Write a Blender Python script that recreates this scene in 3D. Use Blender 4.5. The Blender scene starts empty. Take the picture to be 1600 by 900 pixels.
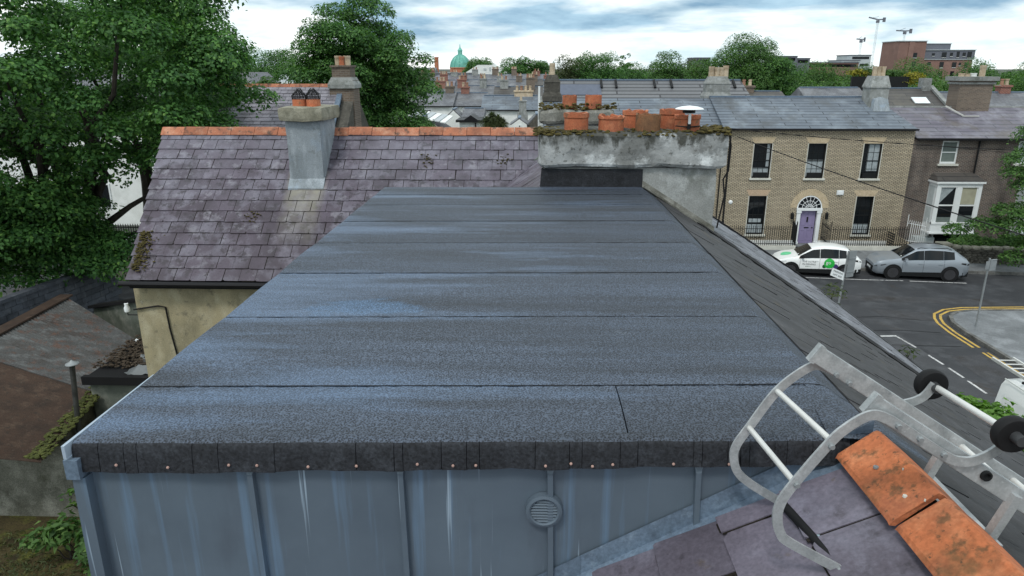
import bpy, math, random
import numpy as np
from mathutils import Matrix, Vector
rad = math.radians
S = bpy.context.scene
COL = S.collection

# ---------------------------------------------------------------- camera
cam_d = bpy.data.cameras.new('camera')
cam_d.sensor_width = 36.0
cam_d.lens = 24.525
cam_d.clip_start = 0.05
cam_d.clip_end = 6000
cam = bpy.data.objects.new('camera', cam_d)
COL.objects.link(cam)
cam.location = (0, 0, 10.5)
cam.rotation_euler = (rad(90 - 17.563), 0, rad(1.603))
S.camera = cam

# ---------------------------------------------------------------- sky, sun, exposure
SUN_EL, SUN_AZ = rad(56), rad(205)          # azimuth clockwise from +Y
world = bpy.data.worlds.new('World')
S.world = world
world.use_nodes = True
wt = world.node_tree
wt.nodes.clear()
def wn(t, **k):
    n = wt.nodes.new(t)
    for a, b in k.items(): setattr(n, a, b)
    return n
wo = wn('ShaderNodeOutputWorld'); bg = wn('ShaderNodeBackground')
sky = wn('ShaderNodeTexSky', sky_type='NISHITA', sun_disc=False, sun_elevation=SUN_EL, sun_rotation=SUN_AZ)
tc = wn('ShaderNodeTexCoord')
def wmath(op, a, b=None):
    n = wn('ShaderNodeMath', operation=op)
    for i, v in enumerate((a, b)):
        if v is None: continue
        if isinstance(v, (int, float)): n.inputs[i].default_value = v
        else: wt.links.new(v, n.inputs[i])
    return n.outputs[0]
mp = wn('ShaderNodeMapping'); mp.inputs['Scale'].default_value = (1.7, 1.7, 9.0); mp.inputs['Location'].default_value = (-6.824, -3.011, 3.987)
wt.links.new(tc.outputs['Generated'], mp.inputs['Vector'])
n1 = wn('ShaderNodeTexNoise'); n1.inputs['Scale'].default_value = 1.35; n1.inputs['Detail'].default_value = 6; n1.inputs['Roughness'].default_value = .5; n1.inputs['Distortion'].default_value = .25
wt.links.new(mp.outputs[0], n1.inputs['Vector'])
mp2 = wn('ShaderNodeMapping'); mp2.inputs['Scale'].default_value = (4, 4, 16); mp2.inputs['Location'].default_value = (4.2, 1.3, 7.0)
wt.links.new(tc.outputs['Generated'], mp2.inputs['Vector'])
n2 = wn('ShaderNodeTexNoise'); n2.inputs['Scale'].default_value = 1.6; n2.inputs['Detail'].default_value = 7; n2.inputs['Roughness'].default_value = .58
wt.links.new(mp2.outputs[0], n2.inputs['Vector'])
def wramp(fac, stops):
    r = wn('ShaderNodeValToRGB'); e = r.color_ramp.elements
    while len(e) < len(stops): e.new(.5)
    for el, (p, c) in zip(e, stops): el.position = p; el.color = (*c, 1)
    wt.links.new(fac, r.inputs[0]); return r.outputs[0]
def wmix(f, a, b):
    n = wn('ShaderNodeMixRGB'); wt.links.new(f, n.inputs[0])
    for i, v in ((1, a), (2, b)):
        if isinstance(v, tuple): n.inputs[i].default_value = (*v, 1)
        else: wt.links.new(v, n.inputs[i])
    return n.outputs[0]
# cloud deck: bright thin cloud, blue-grey thick cloud, a few gaps of open sky
white = wramp(n2.outputs[0], [(.36, (6.6, 8.3, 9.0)), (.62, (11.3, 11.6, 11.4))])
grey = wramp(n2.outputs[0], [(.34, (1.9, 3.4, 4.9)), (.64, (5.2, 7.4, 8.8))])
dk = wramp(n1.outputs[0], [(.545, (0, 0, 0)), (.63, (1, 1, 1))])
gap = wramp(n1.outputs[0], [(.20, (1, 1, 1)), (.30, (0, 0, 0))])
cl = wmix(dk, white, grey)
cl = wmix(gap, cl, sky.outputs[0])
wt.links.new(cl, bg.inputs[0]); bg.inputs[1].default_value = 0.1
wt.links.new(bg.outputs[0], wo.inputs[0])

sun_d = bpy.data.lights.new('sun', 'SUN'); sun_d.energy = 1.5; sun_d.angle = rad(12); sun_d.color = (1, .96, .9)
sun = bpy.data.objects.new('sun', sun_d); COL.objects.link(sun)
sd = Vector((math.sin(SUN_AZ) * math.cos(SUN_EL), math.cos(SUN_AZ) * math.cos(SUN_EL), math.sin(SUN_EL)))
sun.rotation_euler = (-sd).to_track_quat('-Z', 'Y').to_euler()
sun.location = (0, -20, 40)
S.view_settings.view_transform = 'Standard'
S.view_settings.look = 'None'
S.view_settings.exposure = 0.2
S.view_settings.gamma = 1.0
S.cycles.max_bounces = 6; S.cycles.diffuse_bounces = 3; S.cycles.glossy_bounces = 2; S.cycles.transmission_bounces = 3

# ---------------------------------------------------------------- geometry helpers
W = {}
def link(o, parent=None, world=None):
    COL.objects.link(o)
    w = world if world is not None else Matrix()
    if parent is not None:
        o.parent = parent
        o.matrix_basis = W[parent].inverted() @ w
    else:
        o.matrix_basis = w
    W[o] = w
    return o
def tag(o, label=None, cat=None, group=None, kind=None):
    if label: o['label'] = label
    if cat: o['category'] = cat
    if group: o['group'] = group
    if kind: o['kind'] = kind
    return o
def thing(name, label, cat, loc=(0, 0, 0), rotz=0, group=None):
    o = bpy.data.objects.new(name, None); o.empty_display_size = .2
    link(o, None, Matrix.Translation(loc) @ Matrix.Rotation(rotz, 4, 'Z'))
    return tag(o, label, cat, group)

class MB:
    def __init__(s): s.v = []; s.f = []; s.m = []
    def add(s, vs, fs, m=0):
        n = len(s.v); s.v.extend([tuple(p) for p in vs])
        for f in fs: s.f.append([i + n for i in f]); s.m.append(m)
        return s
    def box(s, x0, x1, y0, y1, z0, z1, m=0):
        return s.add([(x0,y0,z0),(x1,y0,z0),(x1,y1,z0),(x0,y1,z0),(x0,y0,z1),(x1,y0,z1),(x1,y1,z1),(x0,y1,z1)],
            [(0,3,2,1),(4,5,6,7),(0,1,5,4),(1,2,6,5),(2,3,7,6),(3,0,4,7)], m)
    def hexa(s, p, m=0):     # 8 points: bottom 4 ccw, top 4 ccw
        return s.add(p, [(0,3,2,1),(4,5,6,7),(0,1,5,4),(1,2,6,5),(2,3,7,6),(3,0,4,7)], m)
    def beam(s, p, q, w, h, up=(0, 0, 1), m=0):
        p = Vector(p); q = Vector(q); d = (q - p).normalized(); up = Vector(up)
        a = d.cross(up)
        if a.length < 1e-4: a = d.cross(Vector((1, 0, 0)))
        a.normalize(); b = a.cross(d)
        pts = []
        for e in (p, q):
            pts += [e - a*w/2 - b*h/2, e + a*w/2 - b*h/2, e + a*w/2 + b*h/2, e - a*w/2 + b*h/2]
        return s.add(pts, [(0,1,2,3)[::-1],(4,5,6,7),(0,1,5,4),(1,2,6,5),(2,3,7,6),(3,0,4,7)], m)
    def tube(s, pts, r, n=8, m=0, cap=True):
        pts = [Vector(p) for p in pts]; rs = r if isinstance(r, (list, tuple)) else [r]*len(pts)
        vs = []; a = None
        for i, p in enumerate(pts):
            d = (pts[min(i+1, len(pts)-1)] - pts[max(i-1, 0)]).normalized()
            if a is None:
                a = d.cross(Vector((0, 0, 1)))
                if a.length < .05: a = d.cross(Vector((1, 0, 0)))
            a = (a - d*a.dot(d)).normalized(); b = d.cross(a)
            for k in range(n):
                t = 2*math.pi*k/n; vs.append(p + (a*math.cos(t) + b*math.sin(t))*rs[i])
        fs = []
        for i in range(len(pts)-1):
            for k in range(n):
                k2 = (k+1) % n; fs.append((i*n+k, i*n+k2, (i+1)*n+k2, (i+1)*n+k))
        if cap: fs.append(tuple(range(n))[::-1]); fs.append(tuple((len(pts)-1)*n + k for k in range(n)))
        return s.add(vs, fs, m)
    def ribbon(s, pts, w, t, axis, m=0):   # flat bar of width w along axis, thickness t
        pts = [Vector(p) for p in pts]; ax = Vector(axis).normalized(); vs = []
        for i, p in enumerate(pts):
            d = (pts[min(i+1, len(pts)-1)] - pts[max(i-1, 0)]).normalized(); nn = d.cross(ax).normalized()
            vs += [p - ax*w/2 - nn*t/2, p + ax*w/2 - nn*t/2, p + ax*w/2 + nn*t/2, p - ax*w/2 + nn*t/2]
        fs = [(0,1,2,3)]
        for i in range(len(pts)-1):
            for k in range(4): fs.append((i*4+k, (i+1)*4+k, (i+1)*4+(k+1) % 4, i*4+(k+1) % 4))
        e = (len(pts)-1)*4; fs.append((e+3, e+2, e+1, e))
        return s.add(vs, fs, m)
    def lathe(s, prof, c=(0, 0, 0), n=16, m=0, axis='Z', jit=0, rng=None):
        vs = []; fs = []
        for (r, z) in prof:
            for k in range(n):
                t = 2*math.pi*k/n; j = 1 + (rng.uniform(-jit, jit) if rng else 0)
                x, y = r*math.cos(t)*j, r*math.sin(t)*j
                p = (x, y, z) if axis == 'Z' else ((z, x, y) if axis == 'X' else (y, z, x))
                vs.append((p[0]+c[0], p[1]+c[1], p[2]+c[2]))
        for i in range(len(prof)-1):
            for k in range(n): fs.append((i*n+k, i*n+(k+1) % n, (i+1)*n+(k+1) % n, (i+1)*n+k))
        if prof[0][0] > 1e-5: fs.append(tuple(range(n))[::-1])
        if prof[-1][0] > 1e-5: fs.append(tuple((len(prof)-1)*n+k for k in range(n)))
        return s.add(vs, fs, m)
    def prism(s, poly, ext, m=0):
        ext = Vector(ext); n = len(poly); a = [Vector(p) for p in poly]; b = [p + ext for p in a]
        fs = [tuple(range(n))[::-1], tuple(range(n, 2*n))] + [(i, (i+1) % n, n+(i+1) % n, n+i) for i in range(n)]
        return s.add(a + b, fs, m)
    def quad(s, *p, m=0): return s.add(p, [tuple(range(len(p)))], m)
    def mesh(s, name, mats, inv=None, smooth=False):
        me = bpy.data.meshes.new(name)
        vs = s.v if inv is None else [inv @ Vector(p) for p in s.v]
        me.from_pydata([tuple(p) for p in vs], [], s.f)
        ms = mats if isinstance(mats, (list, tuple)) else [mats]
        for mm in ms: me.materials.append(mm)
        if len(ms) > 1: me.polygons.foreach_set('material_index', s.m)
        if smooth:
            me.polygons.foreach_set('use_smooth', [True]*len(me.polygons))
            try: me.set_sharp_from_angle(angle=rad(40))
            except Exception: pass
        me.update(); return me
def fixn(me):
    import bmesh
    b = bmesh.new(); b.from_mesh(me); bmesh.ops.recalc_face_normals(b, faces=b.faces); b.to_mesh(me); b.free()
def part(name, mb, mats, parent, label=None, kind=None, local=False, smooth=False, fix=True):
    w = W[parent]
    me = mb.mesh(name, mats, None if local else w.inverted(), smooth)
    if fix: fixn(me)
    o = bpy.data.objects.new(name, me)
    link(o, parent, w.copy())
    return tag(o, label, None, None, kind)
def single(name, mb, mats, label=None, cat=None, group=None, kind=None, smooth=False, fix=True):
    v = np.array([tuple(p) for p in mb.v]); b = Vector(((v[:,0].min()+v[:,0].max())/2, (v[:,1].min()+v[:,1].max())/2, v[:,2].min()))
    T = Matrix.Translation(b)
    me = mb.mesh(name, mats, T.inverted(), smooth)
    if fix: fixn(me)
    o = bpy.data.objects.new(name, me)
    link(o, None, T)
    return tag(o, label, cat, group, kind)
def struct(name, mb, mats, smooth=False): 
    me = mb.mesh(name, mats, None, smooth); fixn(me)
    return tag(link(bpy.data.objects.new(name, me)), None, None, None, 'structure')
def inst(name, me, M, parent, kind=None):
    o = bpy.data.objects.new(name, me); link(o, parent, M)
    return tag(o, None, None, None, kind)

# ---------------------------------------------------------------- material helpers
class NT:
    def __init__(s, name):
        s.mat = bpy.data.materials.new(name); s.mat.use_nodes = True; s.t = s.mat.node_tree; s.t.nodes.clear()
        s.out = s.n('ShaderNodeOutputMaterial'); s.b = s.n('ShaderNodeBsdfPrincipled'); s.l(s.b.outputs[0], s.out.inputs[0])
        s.pos = s.n('ShaderNodeNewGeometry').outputs['Position']
    def n(s, t, **k):
        x = s.t.nodes.new(t)
        for a, b in k.items(): setattr(x, a, b)
        return x
    def l(s, a, b): s.t.links.new(a, b)
    def put(s, sock, v):
        if isinstance(v, (int, float)): sock.default_value = v
        elif isinstance(v, tuple): sock.default_value = (*v, 1) if len(v) == 3 and sock.type == 'RGBA' else v
        else: s.l(v, sock)
    def scale(s, v, sc, loc=(0, 0, 0), rot=(0, 0, 0)):
        m = s.n('ShaderNodeMapping'); m.inputs['Scale'].default_value = sc; m.inputs['Location'].default_value = loc; m.inputs['Rotation'].default_value = rot
        s.l(v, m.inputs['Vector']); return m.outputs[0]
    def noise(s, sc, det=4, rough=.55, vec=None, dist=0):
        x = s.n('ShaderNodeTexNoise'); x.inputs['Scale'].default_value = sc; x.inputs['Detail'].default_value = det
        x.inputs['Roughness'].default_value = rough; x.inputs['Distortion'].default_value = dist
        s.l(vec if vec is not None else s.pos, x.inputs['Vector']); return x.outputs[0]
    def step(s, v, a, b):
        x = s.n('ShaderNodeMapRange'); x.inputs[1].default_value = a; x.inputs[2].default_value = b; s.l(v, x.inputs[0]); return x.outputs[0]
    def math(s, op, a, b=0.0):
        x = s.n('ShaderNodeMath', operation=op); s.put(x.inputs[0], a); s.put(x.inputs[1], b); return x.outputs[0]
    def mix(s, f, a, b, mode='MIX'):
        x = s.n('ShaderNodeMixRGB', blend_type=mode); s.put(x.inputs[0], f); s.put(x.inputs[1], a); s.put(x.inputs[2], b); return x.outputs[0]
    def rand(s): return s.n('ShaderNodeObjectInfo').outputs['Random']
    def val(s, c, f):
        x = s.n('ShaderNodeHueSaturation'); s.put(x.inputs['Color'], c); s.put(x.inputs['Value'], f); return x.outputs[0]
    def bump(s, h, st=.4, d=.01):
        x = s.n('ShaderNodeBump'); x.inputs['Strength'].default_value = st; x.inputs['Distance'].default_value = d; s.l(h, x.inputs['Height']); s.l(x.outputs[0], s.b.inputs['Normal'])
    def done(s, col, rough=.8, metal=0.0, spec=.5):
        s.put(s.b.inputs['Base Color'], col); s.put(s.b.inputs['Roughness'], rough); s.put(s.b.inputs['Metallic'], metal)
        s.b.inputs['Specular IOR Level'].default_value = spec
        return s.mat
def plain(name, col, rough=.6, metal=0.0, spec=.5, var=.12, sc=3.0):
    t = NT(name)
    c = t.mix(t.step(t.noise(sc, 5), .3, .7), tuple(x*(1-var) for x in col), tuple(min(1, x*(1+var)) for x in col))
    return t.done(c, rough, metal, spec)
def weather(name, base, dark, light, sc=1.2, rough=.8, spots=None, grain=(60, .35), rnd=.25, stretch=(1, 1, 1), bump=.3, metal=0.0, dk=(.45, .7), lt=(.5, .72), spec=.3):
    t = NT(name); v = t.scale(t.pos, stretch)
    c = t.mix(t.step(t.noise(sc, 6, .6, v), *dk), base, dark)
    v2 = t.scale(v, (1, 1, 1), (7.3, 2.1, 4.4))
    c = t.mix(t.step(t.noise(sc*1.9, 6, .62, v2), *lt), c, light)
    for i, (col, s2, a, b, amt) in enumerate(spots or []):
        v3 = t.scale(t.pos, (1, 1, 1), (3.1*i+1, 5.7*i, 9.2))
        c = t.mix(t.math('MULTIPLY', t.step(t.noise(s2, 5, .65, v3), a, b), amt), c, col)
    g = t.noise(grain[0], 2, .6)
    c = t.mix(grain[1], c, t.mix(t.step(g, .3, .7), (.45, .45, .45), (1.45, 1.45, 1.45)), 'MULTIPLY') if grain[1] else c
    if rnd: c = t.val(c, t.math('ADD', t.math('MULTIPLY', t.rand(), rnd), 1 - rnd/2))
    if bump: t.bump(g, bump, .004)
    return t.done(c, rough, metal, spec)
def brickmat(name, c1, c2, mortar, axis='x', bw=.225, bh=.075, ms=.011, big=(.12, .2), rough=.9, stain=None, soot=0):
    t = NT(name); sp = t.n('ShaderNodeSeparateXYZ'); t.l(t.pos, sp.inputs[0]); cb = t.n('ShaderNodeCombineXYZ')
    t.l(sp.outputs['X' if axis == 'x' else 'Y'], cb.inputs[0]); t.l(sp.outputs['Z'], cb.inputs[1])
    b = t.n('ShaderNodeTexBrick'); t.l(cb.outputs[0], b.inputs['Vector'])
    b.inputs['Scale'].default_value = 1; b.inputs['Brick Width'].default_value = bw; b.inputs['Row Height'].default_value = bh; b.inputs['Mortar Size'].default_value = ms
    b.inputs['Color1'].default_value = (*c1, 1); b.inputs['Color2'].default_value = (*c2, 1); b.inputs['Mortar'].default_value = (*mortar, 1); b.inputs['Bias'].default_value = -.1
    b.inputs['Mortar Smooth'].default_value = .2
    c = t.mix(t.step(t.noise(.8, 5), .3, .75), b.outputs['Color'], (1-big[1],)*3, 'MULTIPLY')
    c = t.mix(big[0], c, t.mix(t.noise(14, 4), (.4, .4, .4), (1.6, 1.6, 1.6)), 'MULTIPLY')
    if stain: c = t.mix(t.math('MULTIPLY', t.step(t.noise(.45, 5, .6, t.scale(t.pos, (1.6, 1.6, .5))), .5, .72), stain[1]), c, stain[0])
    t.bump(b.outputs['Fac'], -.5, .01)
    return t.done(c, rough)
def rowmat(name, c1, c2, joint, axis='x', w=.3, h=.2, zk=2.2, ms=.012, light=None, rough=.55, lamt=.6, dirt_shade=None):
    """slates too far off to tell apart: courses along axis"""
    t = NT(name); sp = t.n('ShaderNodeSeparateXYZ'); t.l(t.pos, sp.inputs[0]); cb = t.n('ShaderNodeCombineXYZ')
    t.l(sp.outputs['X' if axis == 'x' else 'Y'], cb.inputs[0]); t.l(t.math('MULTIPLY', sp.outputs['Z'], zk), cb.inputs[1])
    b = t.n('ShaderNodeTexBrick'); t.l(cb.outputs[0], b.inputs['Vector'])
    b.inputs['Scale'].default_value = 1; b.inputs['Brick Width'].default_value = w; b.inputs['Row Height'].default_value = h; b.inputs['Mortar Size'].default_value = ms
    b.inputs['Color1'].default_value = (*c1, 1); b.inputs['Color2'].default_value = (*c2, 1); b.inputs['Mortar'].default_value = (*joint, 1); b.inputs['Mortar Smooth'].default_value = .3
    c = b.outputs['Color']
    if light: c = t.mix(t.math('MULTIPLY', t.step(t.noise(.7, 6, .65), .48, .68), lamt), c, light)
    if dirt_shade: c = t.mix(t.math('MULTIPLY', t.step(t.noise(.5, 6, .7, t.scale(t.pos, (1, 1, 1), (5, 5, 5))), .5, .66), dirt_shade[1]), c, dirt_shade[0])
    c = t.mix(.35, c, t.mix(t.noise(6, 4), (.5, .5, .5), (1.5, 1.5, 1.5)), 'MULTIPLY')
    t.bump(b.outputs['Fac'], -.6, .015)
    return t.done(c, rough, 0, .35)
def leafmat(name, c1, c2, c3):
    t = NT(name); g = t.n('ShaderNodeNewGeometry'); r = g.outputs['Random Per Island']
    c = t.mix(t.step(r, 0, .8), c1, c2); c = t.mix(t.step(r, .86, 1), c, c3)
    c = t.mix(t.step(t.noise(.55, 3), .35, .7), t.mix(1.0, c, (.72, .8, .8), 'MULTIPLY'), c)
    t.put(t.b.inputs['Base Color'], c); t.b.inputs['Roughness'].default_value = .6; t.b.inputs['Specular IOR Level'].default_value = .3
    tr = t.n('ShaderNodeBsdfTranslucent'); t.l(t.mix(1.0, c, (1.3, 1.6, .6), 'MULTIPLY'), tr.inputs[0])
    m = t.n('ShaderNodeMixShader'); m.inputs[0].default_value = .28; t.l(t.b.outputs[0], m.inputs[1]); t.l(tr.outputs[0], m.inputs[2]); t.l(m.outputs[0], t.out.inputs[0])
    return t.mat
# ---------------------------------------------------------------- materials
R = random.Random(7)
def feltmat():
    t = NT('mineral_felt'); sp = t.n('ShaderNodeSeparateXYZ'); t.l(t.pos, sp.inputs[0]); v = t.scale(t.pos, (.30, 3.6, 1))
    c = t.mix(t.step(t.noise(1.15, 6, .62, v), .34, .66), (.022, .027, .036), (.044, .057, .082))
    # damp bands with painted sky sheen lie along the rolls, more of them towards the garden side
    wet_sheen = t.noise(1.0, 5, .6, t.scale(t.pos, (.42, 2.7, 1), (3.1, 1.75, 0)))
    wet_sheen = t.math('ADD', wet_sheen, t.math('MULTIPLY', sp.outputs['X'], -.045))
    wm = t.step(wet_sheen, .53, .70)
    c = t.mix(t.math('MULTIPLY', wm, .75), c, (.070, .108, .175))  # pale blue stands in for the sky reflected in the damp felt
    # one shallow puddle, its blue sky reflection put into the colour
    gr = t.n('ShaderNodeTexGradient', gradient_type='SPHERICAL'); t.l(t.scale(t.pos, (1.5, 3.2, 1), (1.55, -12.75, -9.1)), gr.inputs[0])
    pud = t.step(t.math('ADD', gr.outputs['Fac'], t.math('MULTIPLY', t.math('SUBTRACT', t.noise(6, 5, .65, t.scale(t.pos, (.6, 1.6, 1))), .5), 1.5)), .38, .62)
    c = t.mix(t.math('MULTIPLY', pud, .55), c, (.06, .115, .20))
    c = t.mix(t.math('MULTIPLY', t.step(t.noise(4.5, 5, .65, t.scale(t.pos, (.7, 1, 1), (8, 3, 0))), .66, .76), .4), c, (.15, .17, .2))
    g = t.noise(150, 2, .75); vo = t.n('ShaderNodeTexVoronoi'); vo.inputs['Scale'].default_value = 120; t.l(t.pos, vo.inputs['Vector'])
    g2 = t.math('ADD', t.math('MULTIPLY', g, .6), t.math('MULTIPLY', vo.outputs['Distance'], .5))
    c = t.mix(t.math('SUBTRACT', 1.0, t.math('MULTIPLY', wm, .45)), c, t.mix(t.step(g2, .40, .68), (.16, .17, .19), (2.1, 2.1, 2.07)), 'MULTIPLY')
    c = t.val(c, t.math('ADD', t.math('MULTIPLY', t.rand(), .18), .91))
    t.bump(g2, .9, .006)
    m = t.done(c, .6, 0, .4); t.put(t.b.inputs['Roughness'], t.math('SUBTRACT', .62, t.math('MULTIPLY', wm, .2)))
    return m
M_felt = feltmat()
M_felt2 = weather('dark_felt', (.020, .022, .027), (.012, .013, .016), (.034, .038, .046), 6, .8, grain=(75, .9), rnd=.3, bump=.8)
def zincmat():
    t = NT('zinc_sheet')
    c = t.mix(t.step(t.noise(2.2, 5, .55), .3, .7), (.098, .130, .166), (.128, .168, .210))
    v = t.scale(t.pos, (13, 1, .55)); s1 = t.noise(1.0, 4, .6, v)
    c = t.mix(t.math('MULTIPLY', t.step(s1, .57, .70), .75), c, (.15, .235, .34))
    v2 = t.scale(t.pos, (34, 1, .7), (2, 0, 4)); s2 = t.noise(1.0, 3, .6, v2)
    c = t.mix(t.math('MULTIPLY', t.step(s2, .655, .72), .8), c, (.36, .46, .56))
    c = t.mix(t.math('MULTIPLY', t.step(t.noise(1.6, 5, .6, t.scale(t.pos, (3, 1, .8), (9, 2, 1))), .55, .75), .5), c, (.075, .09, .115))
    t.bump(t.noise(2.6, 3, .5), .35, .03)
    return t.done(c, .48, .25, .5)
M_zinc = zincmat()
M_lead = weather('lead', (.135, .185, .25), (.085, .112, .15), (.22, .285, .36), 7, .5, [((.45, .5, .55), 30, .68, .75, .5), ((.06, .065, .07), 11, .64, .72, .6)], bump=.15, metal=.2, dk=(.52, .75), lt=(.56, .75))
M_purple = weather('purple_slate', (.090, .073, .098), (.052, .041, .055), (.155, .145, .182), 1.5, .5,
    [((.25, .245, .28), 4.5, .56, .66, .6), ((.028, .024, .028), 6, .54, .63, .85), ((.13, .10, .03), 2.1, .70, .76, .8)], rnd=.26, bump=.15, stretch=(1, 1, .6), dk=(.42, .62), lt=(.46, .62))
def limerun():
    nt = M_purple.node_tree; bs = [n for n in nt.nodes if n.type == 'BSDF_PRINCIPLED'][0]; old = bs.inputs['Base Color'].links[0].from_socket
    def mth(op, a, b):
        n = nt.nodes.new('ShaderNodeMath'); n.operation = op
        for i, q in enumerate((a, b)):
            if isinstance(q, (int, float)): n.inputs[i].default_value = q
            else: nt.links.new(q, n.inputs[i])
        return n.outputs[0]
    ge = nt.nodes.new('ShaderNodeNewGeometry'); sp = nt.nodes.new('ShaderNodeSeparateXYZ'); nt.links.new(ge.outputs['Position'], sp.inputs[0])
    no = nt.nodes.new('ShaderNodeTexNoise'); no.inputs['Scale'].default_value = 4; no.inputs['Detail'].default_value = 6; nt.links.new(ge.outputs['Position'], no.inputs['Vector'])
    d = mth('ABSOLUTE', mth('ADD', sp.outputs['X'], 4.05), 0); f = mth('MULTIPLY', mth('SUBTRACT', .40, d), 5.5); n = f.node; n.use_clamp = True
    up = mth('MULTIPLY', mth('SUBTRACT', sp.outputs['Y'], 11.35), .75); up.node.use_clamp = True
    # bleached upper courses, grimy lower ones
    up1 = mth('MULTIPLY', mth('SUBTRACT', sp.outputs['Y'], 11.9), .55); up1.node.use_clamp = True
    n3 = nt.nodes.new('ShaderNodeTexNoise'); n3.inputs['Scale'].default_value = 1.3; n3.inputs['Detail'].default_value = 6; nt.links.new(ge.outputs['Position'], n3.inputs['Vector'])
    k1 = mth('MULTIPLY', up1, mth('SUBTRACT', mth('MULTIPLY', n3.outputs[0], 2.4), .55)); k1.node.use_clamp = True
    m1 = nt.nodes.new('ShaderNodeMixRGB'); nt.links.new(mth('MULTIPLY', k1, .7), m1.inputs[0]); nt.links.new(old, m1.inputs[1]); m1.inputs[2].default_value = (.180, .178, .215, 1); old = m1.outputs[0]
    dn = mth('MULTIPLY', mth('SUBTRACT', 12.5, sp.outputs['Y']), .6); dn.node.use_clamp = True
    m2 = nt.nodes.new('ShaderNodeMixRGB'); nt.links.new(mth('MULTIPLY', dn, .5), m2.inputs[0]); nt.links.new(old, m2.inputs[1]); m2.inputs[2].default_value = (.056, .046, .058, 1); old = m2.outputs[0]
    lo = mth('LESS_THAN', sp.outputs['Y'], 12.7); k = mth('MULTIPLY', mth('MULTIPLY', f, up), mth('MULTIPLY', lo, mth('ADD', mth('MULTIPLY', no.outputs[0], 1.9), -.3))); k.node.use_clamp = True
    mx = nt.nodes.new('ShaderNodeMixRGB'); nt.links.new(k, mx.inputs[0]); nt.links.new(old, mx.inputs[1]); mx.inputs[2].default_value = (.30, .29, .22, 1); nt.links.new(mx.outputs[0], bs.inputs['Base Color'])
limerun()
M_nearslate = weather('near_slate', (.130, .117, .150), (.085, .073, .093), (.19, .182, .23), 2.2, .45,
    [((.045, .038, .045), 9, .60, .70, .6), ((.5, .5, .5), 30, .73, .77, .8), ((.1, .075, .05), 6, .66, .76, .6), ((.26, .25, .30), 3.0, .58, .72, .45)], rnd=.3, bump=.12)
M_oldslate = weather('weathered_slate', (.038, .038, .042), (.022, .021, .022), (.066, .066, .07), 2.0, .65,
    [((.02, .018, .017), 12, .54, .64, .7), ((.12, .115, .11), 20, .62, .7, .5), ((.07, .055, .03), 3, .6, .7, .6)], rnd=.35, bump=.3, stretch=(.5, 2.2, 1))
M_lightslate = weather('light_slate', (.135, .14, .16), (.075, .075, .085), (.21, .22, .25), 2.0, .55,
    [((.02, .02, .022), 13, .60, .66, .85), ((.24, .24, .25), 9, .6, .7, .4)], rnd=.6, bump=.2)
M_terra = weather('terracotta', (.43, .135, .055), (.24, .085, .045), (.52, .21, .10), 4, .85,
    [((.10, .066, .03), 3.6, .54, .66, .75), ((.05, .043, .026), 34, .60, .67, .75), ((.085, .06, .03), 11, .58, .66, .7), ((.42, .28, .04), 9, .70, .76, .8)], rnd=.2, bump=.35)
M_terra2 = weather('terracotta_ridge', (.36, .14, .08), (.19, .085, .06), (.45, .24, .16), 3, .85,
    [((.07, .055, .045), 7, .54, .64, .8), ((.4, .36, .33), 9, .68, .76, .5)], rnd=.4, bump=.3)
M_potfar = plain('dull_pot', (.27, .15, .10), .9)
M_pot = weather('clay_pot', (.40, .125, .06), (.23, .085, .05), (.46, .19, .10), 5, .85, [((.12, .1, .06), 9, .57, .68, .7)], rnd=.35, bump=.25)
M_potbuff = weather('buff_pot', (.45, .37, .27), (.30, .22, .14), (.54, .46, .35), 3, .85, rnd=.3)
M_cement = weather('cement_render', (.25, .26, .255), (.15, .16, .15), (.36, .38, .38), 2.2, .9, [((.09, .1, .085), 5, .6, .7, .5)], bump=.4)
def capmat():
    t = NT('cap_cement'); sp = t.n('ShaderNodeSeparateXYZ'); t.l(t.pos, sp.inputs[0])
    c = t.mix(t.step(t.noise(2.0, 6, .6), .40, .62), (.17, .175, .17), (.36, .375, .38))
    c = t.mix(t.step(t.noise(2.6, 7, .65, t.scale(t.pos, (1, 1, 1), (4, 2, 1))), .53, .63), c, (.60, .63, .64))
    # black lichen creeps down from the mossy top in runs
    lv = t.math('ADD', t.math('MULTIPLY', t.math('SUBTRACT', sp.outputs['Z'], 9.62), 2.6), t.math('MULTIPLY', t.math('SUBTRACT', t.noise(4.2, 7, .68, t.scale(t.pos, (1.3, 1.3, .6))), .5), 2.4))
    c = t.mix(t.math('MULTIPLY', t.step(lv, .0, .28), .9), c, (.045, .046, .038))
    c = t.mix(t.math('MULTIPLY', t.step(t.noise(3.1, 6, .7, t.scale(t.pos, (1, 1, 1.6), (9, 9, 2))), .58, .68), .75), c, (.085, .085, .075))
    c = t.mix(t.math('MULTIPLY', t.step(t.noise(22, 4, .6), .60, .66), .6), c, (.05, .05, .042))
    c = t.mix(t.math('MULTIPLY', t.step(t.noise(1.3, 6, .7, t.scale(t.pos, (1, 1, 1), (2, 7, 5))), .62, .72), .6), c, (.20, .17, .085))
    t.bump(t.noise(30, 4, .65), .7, .012)
    return t.done(c, .95, 0, .2)
M_capcement = capmat()
M_moss = weather('moss', (.070, .058, .018), (.030, .026, .012), (.13, .105, .03), 12, 1, bump=.6)
M_cream = weather('cream_render', (.36, .315, .20), (.21, .19, .125), (.45, .41, .29), 1.8, .95, [((.13, .12, .09), 7, .58, .70, .7), ((.5, .47, .38), 14, .62, .74, .5)], bump=.6, stretch=(1, 1, .6))
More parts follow.
